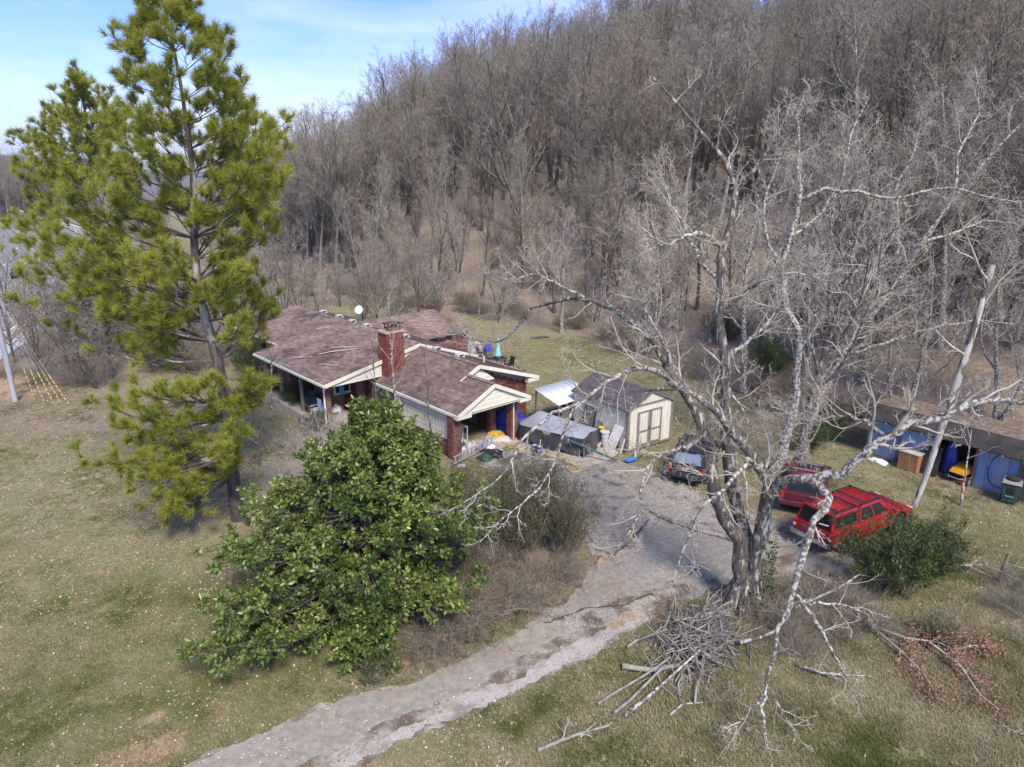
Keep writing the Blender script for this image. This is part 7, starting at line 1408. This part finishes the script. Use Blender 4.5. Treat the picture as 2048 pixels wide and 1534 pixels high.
# steel canopy behind the shed
cn = thing('sheet_canopy', 'low shelter of white corrugated metal sheets behind the shed', 'shelter', (3.05, 37.6, 0), R_(42))
for i in range(5):
    x0 = -1.5 + i * .6; V, F = [], []
    for j in range(13): V += [(x0 + j * .0495, -.95, 1.75 + .025 * (j % 2)), (x0 + j * .0495, 1.05, 2.25 + .025 * (j % 2))]
    F = [(2 * j, 2 * j + 2, 2 * j + 3, 2 * j + 1) for j in range(12)]; o = link('roof_sheet', np_mesh('sheet', np.array(V), [np.array(F)], M['dish']), cn); o.modifiers.new('thickness', 'SOLIDIFY').thickness = .01
part('post', 'wood', cn, lambda b: [b.box((x, -.85, .87), (.09, .09, 1.72)) for x in (-1.4, 0, 1.4)]); part('post', 'wood', cn, lambda b: [b.box((x, .95, 1.1), (.09, .09, 2.2)) for x in (-1.4, 1.4)]); lump('dark stack of firewood and junk under the white sheet shelter', 'junk_heap', 'bark_dark', 'heap', (3.05, 37.7, 0), 1.05, 21, (1.2, .7, 1.0), .3, rz=.7)

# ------------------------------------------------------------------ porch and roof things
bn = thing('white_bench', 'white slatted bench with pots on it under the porch gable', 'bench', hl(-1.75, -5.1, .4), HR + R_(90))
part('seat', 'white', bn, lambda b: [b.box((0, -.15 + i * .13, .45), (1.15, .11, .03)) for i in range(3)]); part('apron', 'white', bn, lambda b: b.box((0, -.22, .33), (1.15, .03, .2)))
for x in (-.5, .5):
    for y in (-.18, .16): part('leg', 'white', bn, lambda b: b.box((x, y, .22), (.07, .06, .44)))
for i, (x, m_, lb_) in enumerate(((-.35, 'white', 'white watering can at the left on the porch bench'), (-.05, 'cyan', 'blue and white jug in the middle of the porch bench'), (.35, 'straw', 'small grey pot at the right on the porch bench'))):
    p = bn.matrix_basis @ Vector((x, -.02, .465)); h_ = (.42, .38, .2)[i]; solo('pot', m_, lambda b: (b.lathe([(.1, 0), (.14, h_ * .5), (.09, h_ * .85), (.1, h_)], n=12), b.tube([(.12, 0, h_ * .3), (.24, 0, h_ * .6), (.2, 0, h_ * .95)], .02, 5)), lb_, 'pot', tuple(p), HR)
solo('wind_chime', 'cyan', lambda b: [b.tube([(.1 * math.cos(a), .1 * math.sin(a), 0), (.1 * math.cos(a), .1 * math.sin(a), -.62)], .03, 6) for a in np.arange(0, 6.28, 1.05)] + [b.lathe([(.13, 0), (.14, .05), (.03, .09)], n=10), b.tube([(0, 0, .08), (0, 0, .5)], .008, 4)], 'bright blue hanging wind chime under the porch gable', 'wind chime', hl(-1.9, -4.2, 2.15))
lump('black plastic bags and gear piled on the porch', 'porch_heap', 'black', 'heap', hl(-3.3, -5.2, .4), .75, 30, (1.4, .8, 1.2), .4, rz=HR)
solo('yellow_flag', 'yellow_paint', lambda b: b.hexa([(-.12, -.01, -.3), (.12, -.01, -.3), (.12, .01, -.3), (-.12, .01, -.3)], [(-.05, -.01, .1), (.05, -.01, .1), (.05, .01, .1), (-.05, .01, .1)]), 'small yellow feeder hanging on the porch', 'feeder', hl(-4.4, -5.6, 2.2), HR)
solo('porch_chair', 'white', lambda b: [b.box((0, 0, .42), (.5, .5, .04)), b.box((0, .24, .72), (.5, .04, .6))] + [b.box((x, y, .2), (.05, .05, .42)) for x in (-.22, .22) for y in (-.22, .22)] + [b.box((x, 0, .62), (.05, .5, .04)) for x in (-.25, .25)], 'white plastic chair on the porch behind the pale bushes', 'chair', hl(-2.2, -5.75, .4), HR)
solo('statue', 'concrete', lambda b: b.lathe([(.14, 0), (.12, .2), (.07, .4), (.11, .55), (.08, .68), (.02, .74)], n=10), 'small pale stone figure at the left end of the porch', 'figure', hl(-8.9, -6.6, 0))
dsh = thing('satellite_dish', 'white satellite dish on a bent arm above the rear of the roof', 'satellite dish', hl(-9.6, 1.6, 3.72), R_(-15))
Md = Matrix.Rotation(R_(70), 4, 'X'); part('reflector', 'dish', dsh, lambda b: b.lathe([(.02, -.05), (.19, -.03), (.30, 0), (.315, .01), (.30, .02), (.19, -.012), (.02, -.035)], (0, 0, .95), 20, Md)); part('mast', 'steel', dsh, lambda b: b.tube([(-.3, .15, 0), (-.12, .1, .5), (0, .06, .92)], .03, 6)); part('feed_arm', 'steel', dsh, lambda b: b.tube([(0, .02, .58), (0, -.4, .8)], .018, 5))
for i, (x, y, r_, L) in enumerate(((-4.6, -3.3, .5, 2.2), (-4.4, -4.2, .75, 2.4), (-2.8, -5.0, .3, 1.5), (-9.0, -2.0, .9, .8), (-5.5, -5.4, .55, 1.3))):
    z = 2.95 + 1.3 * (6.3 + y) / 6.3 + .06; P0 = np.array([[0, 0, 0], [.33, .04, .02], [.66, -.03, .03], [1, .05, .02]]) * L; P_, R__ = resample(P0, [.035, .012], 8); g_ = np.random.default_rng(40 + i); P2, R2 = spawn(P_[None], R__[None], 6, .2, 1, .6, .35, 5, g_, 0, .12, .6, .008, .5); P3, R3 = spawn(P2, R2, 3, .2, 1, .6, .5, 4, g_, 0, .12, .6, .006, .5)
    V, F = join([tubes(P_[None], R__[None], 5), tubes(P2, R2, 4), tubes(P3, R3, 3)]); V[:, 2] = np.clip(V[:, 2], -.01, .12); V[:, 2] += .206 * (V[:, 0] * math.sin(r_) + V[:, 1] * math.cos(r_)); 
    o = link('dead_twig', np_mesh('roof_twig', V, F, M['twig_white']), None, hl(x, y, z), (0, 0, HR + r_)); setp(o, ('large dead branch lying on the middle of the front roof', 'second dead branch lying below the large one on the front roof', 'small dry twig near the eave corner of the front roof', 'short twig high on the left of the front roof', 'dry branch near the gutter of the front roof')[i], 'branch', 'dead branches on the roof')

# ------------------------------------------------------------------ patio behind the house
pz = lambda x, y: Tz(x, y)
um = thing('patio_umbrella', 'closed pale aqua patio umbrella behind the house', 'umbrella', tuple(at(996, 736))); part('pole', 'alu', um, lambda b: b.tube([(0, 0, 0), (0, 0, 2.35)], .025, 8)); part('canopy', 'aqua', um, lambda b: b.lathe([(.03, 2.32), (.1, 2.0), (.17, 1.4), (.24, .98), (.19, .9), (.05, 1.0)], n=9))
tb = thing('patio_table', 'dark round patio table under the closed umbrella', 'table', tuple(at(996, 736) + Vector((.1, .1, 0)))); part('top', 'black', tb, lambda b: b.lathe([(.6, .70), (.62, .72), (.6, .74), (.02, .74)], n=20)); part('legs', 'black', tb, lambda b: [b.tube([(.45 * math.cos(a), .45 * math.sin(a), 0), (.35 * math.cos(a), .35 * math.sin(a), .7)], .025, 5) for a in (0.5, 2.07, 3.64, 5.2)])
def pchair(u, v, rz, lb_):
    e = thing('patio_chair', lb_, 'chair', tuple(at(u, v)), rz, 'dark patio chairs'); part('seat', 'black', e, lambda b: b.box((0, 0, .42), (.55, .52, .05)), bevel=.02); part('backrest', 'black', e, lambda b: b.hexa([(-.27, .22, .44), (.27, .22, .44), (.27, .26, .44), (-.27, .26, .44)], [(-.27, .36, 1.0), (.27, .36, 1.0), (.27, .40, 1.0), (-.27, .40, 1.0)]), bevel=.015)
    for x in (-.24, .24): part('armrest', 'black', e, lambda b: b.box((x, .02, .64), (.05, .5, .03)))
    for x in (-.24, .24):
        for y in (-.22, .22): part('leg', 'black', e, lambda b: b.box((x, y, .21), (.04, .04, .42)))
pchair(1018, 740, -.9, 'dark patio chair right of the aqua umbrella'); pchair(962, 716, 2.2, 'dark curved patio chair left of the aqua umbrella'); pchair(978, 728, 1.2, 'dark patio chair between the junk pile and the umbrella')
for i, (u, v, h_, lb_) in enumerate(((983, 730, 2.0, 'thin wooden post just left of the patio umbrella'), (1010, 733, 2.1, 'thin dark post just right of the patio umbrella'), (1041, 738, 2.3, 'thin reddish post farther right of the patio umbrella'))): solo('patio_post', 'trim_brown', lambda b: b.box((0, 0, h_ / 2), (.09, .09, h_)), lb_, 'post', tuple(at(u, v)))
lump('whitish and blue heap of covered things behind the house', 'covered_heap', 'grey_tarp', 'heap', tuple(at(938, 708)), 1.0, 33, (1.1, .9, .75), .4); lump('dark blue bag at the left of the covered heap behind the house', 'blue_bag', 'bucket_blue', 'bag', tuple(at(925, 708)), .5, 34, (1, 1, .9), .35); lump('blue and white upright sack on the patio clutter behind the house', 'upright_sack', 'blue_tarp', 'sack', tuple(at(976, 703)), .42, 35, (.8, .7, 1.9), .25); lump('pale tan cloth draped over a chair on the patio', 'draped_cloth', 'pan', 'cloth', tuple(at(955, 702)), .4, 36, (.8, .8, 1.8), .3)
solo('log', 'bark_dark', lambda b: b.tube([(0, 0, .1), (1.6, .35, .12)], .11, 8), 'dark log lying on the grass behind the patio', 'log', tuple(at(1062, 678)))
solo('tyre', 'rubber', lambda b: b.lathe([(.2, -.08), (.3, -.09), (.33, 0), (.3, .09), (.2, .08)], (0, 0, .33), 16, Matrix.Rotation(R_(80), 4, 'X')), 'old black tyre standing at the rear corner of the house roof', 'tyre', tuple(at(1046, 757)), .4)

# ------------------------------------------------------------------ by the blue shed
def bl_(x, y, z=0): c2, s2 = math.cos(bang), math.sin(bang); return (bA.x + x * c2 - y * s2, bA.y + x * s2 + y * c2, z)
crt = thing('wooden_crate', 'orange-brown wooden cabinet with a pale top against the blue shed', 'crate', bl_(2.45, -.55, 0), bang)
part('carcass', 'crate', crt, lambda b: b.box((0, 0, .47), (.9, .5, .9))); part('top', 'pan', crt, lambda b: b.box((0, 0, .945), (1.0, .6, .05)))
for i in range(6): part('plank', 'crate', crt, lambda b: b.box((-.375 + i * .15, -.262, .47), (.135, .025, .88)))
solo('leaning_board', 'tar', lambda b: b.hexa([(-.35, -.03, 0), (.35, -.03, 0), (.35, .03, 0), (-.35, .03, 0)], [(-.35, .27, 1.45), (.35, .27, 1.45), (.35, .33, 1.45), (-.35, .33, 1.45)]), 'dark panel leaning on the blue shed right of the wooden crate', 'panel', bl_(3.3, -.48, 0), bang)
lump('dark blue tarpaulin hanging inside the open bay of the blue shed', 'blue_cover', 'blue_tarp', 'tarpaulin', bl_(3.75, .5, 0), .5, 41, (.7, .5, 3.0), .2, rz=bang)
mw = thing('ride_on_mower', 'yellow and black ride-on mower inside the dark bay of the blue shed', 'mower', bl_(4.55, .25, 0), bang - R_(95)); part('hood', 'mower', mw, lambda b: b.hexa([(-.1, -.42, .55), (.75, -.36, .5), (.75, .36, .5), (-.1, .42, .55)], [(-.1, -.34, .78), (.65, -.3, .72), (.65, .3, .72), (-.1, .34, .78)]), bevel=.05); part('deck', 'black', mw, lambda b: b.box((-.2, 0, .28), (1.0, .95, .16)), bevel=.05); part('fender', 'mower', mw, lambda b: b.box((-.65, 0, .62), (.55, .95, .08)), bevel=.03); part('seat', 'black', mw, lambda b: (b.box((-.6, 0, .74), (.42, .44, .1)), b.box((-.8, 0, .98), (.1, .44, .42))), bevel=.03); part('steering_wheel', 'black', mw, lambda b: (b.tube([(-.1, 0, .7), (-.25, 0, 1.02)], .025, 6), b.lathe([(.17, 0), (.19, .02), (.17, .04), (.15, .02)], (-.27, 0, 1.02), 14, Matrix.Rotation(R_(-25), 4, 'Y')))); part('bumper', 'steel', mw, lambda b: b.tube([(.7, -.35, .35), (.88, -.25, .35), (.88, .25, .35), (.7, .35, .35)], .02, 6))
for x, r_ in ((.5, .2), (-.65, .28)):
    for s_ in (-1, 1): wheel(mw, x, s_ * .42, r_, .2, s_, 'steel')
gc = thing('fuel_can', 'red fuel can on the floor at the mouth of the open shed bay', 'fuel can', bl_(4.85, -.35, 0), bang + .4); part('can', 'red_can', gc, lambda b: b.hexa([(-.17, -.12, 0), (.17, -.12, 0), (.17, .12, 0), (-.17, .12, 0)], [(-.14, -.1, .34), (.1, -.1, .30), (.1, .1, .30), (-.14, .1, .34)]), bevel=.03); part('handle', 'red_can', gc, lambda b: b.tube([(-.12, 0, .33), (-.08, 0, .42), (.06, 0, .38), (.08, 0, .29)], .02, 6)); part('spout', 'yellow', gc, lambda b: b.tube([(.1, 0, .3), (.22, 0, .48)], .02, 6))
bn2 = thing('wheeled_bin', 'dark green wheeled rubbish bin with a dusty lid at the right, before the blue shed', 'bin', bl_(6.75, -.62, 0), bang + .25)
part('body', 'green_bin', bn2, lambda b: b.hexa([(-.27, -.27, .06), (.27, -.27, .06), (.27, .3, .06), (-.27, .3, .06)], [(-.33, -.36, 1.0), (.33, -.36, 1.0), (.33, .36, 1.0), (-.33, .36, 1.0)]), bevel=.03); part('lid', 'bin_lid', bn2, lambda b: (b.hexa([(-.37, -.42, 1.0), (.37, -.42, 1.0), (.37, .42, 1.0), (-.37, .42, 1.0)], [(-.34, -.38, 1.05), (.34, -.38, 1.05), (.34, .40, 1.09), (-.34, .40, 1.09)])), bevel=.015); part('recess', 'black', bn2, lambda b: b.hexa([(-.13, -.33, .5), (.13, -.33, .5), (.13, -.28, .5), (-.13, -.28, .5)], [(-.13, -.368, .8), (.13, -.368, .8), (.13, -.3, .8), (-.13, -.3, .8)])); part('bar', 'alu', bn2, lambda b: b.bar((-.16, -.33, .4), (.16, -.33, .4), .025, .025)); [part('wheel', 'rubber', bn2, lambda b: b.lathe([(.1, -.04), (.13, -.03), (.13, .03), (.1, .04)], (s_ * .3, .3, .13), 12, Matrix.Rotation(R_(90), 4, 'Y'))) for s_ in (-1, 1)]
solo('tyre', 'rubber', lambda b: b.lathe([(.16, 0), (.25, 0), (.28, .06), (.25, .12), (.16, .12)], n=18), 'black tyre ring lying on the lid of the green bin', 'tyre', bl_(6.75, -.55, 1.09))
# fence post with wire remains, utility pole with guy wire guards
fp_ = thing('fence_post', 'leaning rotten wooden fence post at the right edge of the grass', 'post', tuple(at(1998, 1165))); part('post', 'wood', fp_, lambda b: b.tube([(0, 0, -.1), (.05, .02, .6), (.16, .05, 1.15)], [.075, .07, .06], 8)); part('wire', 'steel', fp_, lambda b: b.tube([(.1, 0, .8), (.6, -.1, .66), (1.4, -.3, .72)], .006, 4))
up_ = thing('utility_pole', 'grey wooden utility pole at the left edge', 'pole', tuple(at(31, 803)))
part('pole', 'pole', up_, lambda b: b.tube([(0, 0, -.2), (0, 0, 3), (-.05, 0, 7), (-.08, 0, 10.5)], [.17, .16, .14, .12], 12)); part('crossarm', 'wood', up_, lambda b: b.bar((-1.2, -.2, 9.8), (1.05, .1, 9.8), .1, .12)); part('insulators', 'dish', up_, lambda b: [b.lathe([(.05, 0), (.06, .08), (.03, .14)], (x, .05 * x - .05, 9.86), 8) for x in (-1.1, 0, .95)])
for i, ((u, v), (u2, v2)) in enumerate((((70, 800), (50, 744)), ((88, 803), (66, 760)), ((107, 807), (80, 762)), ((120, 803), (90, 747)), ((137, 808), (106, 750)))):
    p = at(u, v); tgt = Vector((-31.7, 41.9, 9.2 - .5 * i)); dr_ = (tgt - p).normalized(); e = thing('guy_wire', ('first', 'second', 'third', 'fourth', 'fifth')[i] + ' yellow banded guy wire guard from the utility pole', 'guy wire', p, 0, 'yellow guy wire guards'); part('guard', 'yellow_paint', e, lambda b: b.tube([(0, 0, 0), tuple(dr_ * 2.15)], .032, 6)); part('wire', 'steel', e, lambda b: b.tube([(0, 0, 0), tuple(tgt - p)], .008, 4))
    part('bands', 'black', e, lambda b: [b.tube([tuple(dr_ * (k * .3 + .2)), tuple(dr_ * (k * .3 + .27))], .034, 6) for k in range(6)])
for i, dz in enumerate((5.6, 6.6)): cordpath([tuple(Vector((-31.7, 41.9, dz)) * (1 - t) + Vector(hl(-16.0, -3.6, 3.0 + .2 * i)) * t + Vector((0, 0, -2.2 * t * (1 - t)))) for t in np.linspace(0, 1, 14)], .012, ('lower', 'upper')[i] + ' thin black wire from the utility pole to the house', 'overhead_wire', 'black', 'wire')
# pale building far behind the trees
for i, (u, v, d_, w_) in enumerate(((592, 512, 150, 5), (652, 520, 140, 7))):
    x, _, _ = atY(u, v, d_); z0 = Tz(x, d_); e = thing('far_house', ('white house far behind the trees left of the hill', 'long pale roofed house far behind the trees')[i], 'house', (x, d_, z0), .5); part('wall', 'white', e, lambda b: b.box((0, 0, 1.4), (w_, 5, 2.8))); part('roof', 'dish', e, lambda b: b.prism([(-w_ / 2 - .3, 2.8), (w_ / 2 + .3, 2.8), (0, 4.1)], -2.8, 2.8)); [part('window', 'glass', e, lambda b: b.box((q * w_ * .3, -2.51, 1.5), (.9, .05, 1.0))) for q in (-1, 0, 1)]
# ------------------------------------------------------------------ air
hm = bpy.data.materials.new('haze'); hm.use_nodes = True; hn = hm.node_tree.nodes; hl_ = hm.node_tree.links
for q in list(hn):
    if q.type == 'BSDF_PRINCIPLED': hn.remove(q)
pv = hn.new('ShaderNodeVolumePrincipled'); pv.inputs['Color'].default_value = (.88, .93, 1.0, 1); pv.inputs['Density'].default_value = 0.00020; pv.inputs['Anisotropy'].default_value = .3
hl_.new(pv.outputs['Volume'], hn['Material Output'].inputs['Volume'])
hb = MB(); hb.hexa([(-3300, -100, -3), (2300, -100, -3), (2300, 4400, -3), (-3300, 4400, -3)], [(-3300, -100, 150), (2300, -100, 150), (2300, 4400, 150), (-3300, 4400, 150)]); setp(hb.build('haze', hm), 'thin bluish air over the valley', None, None, 'stuff')
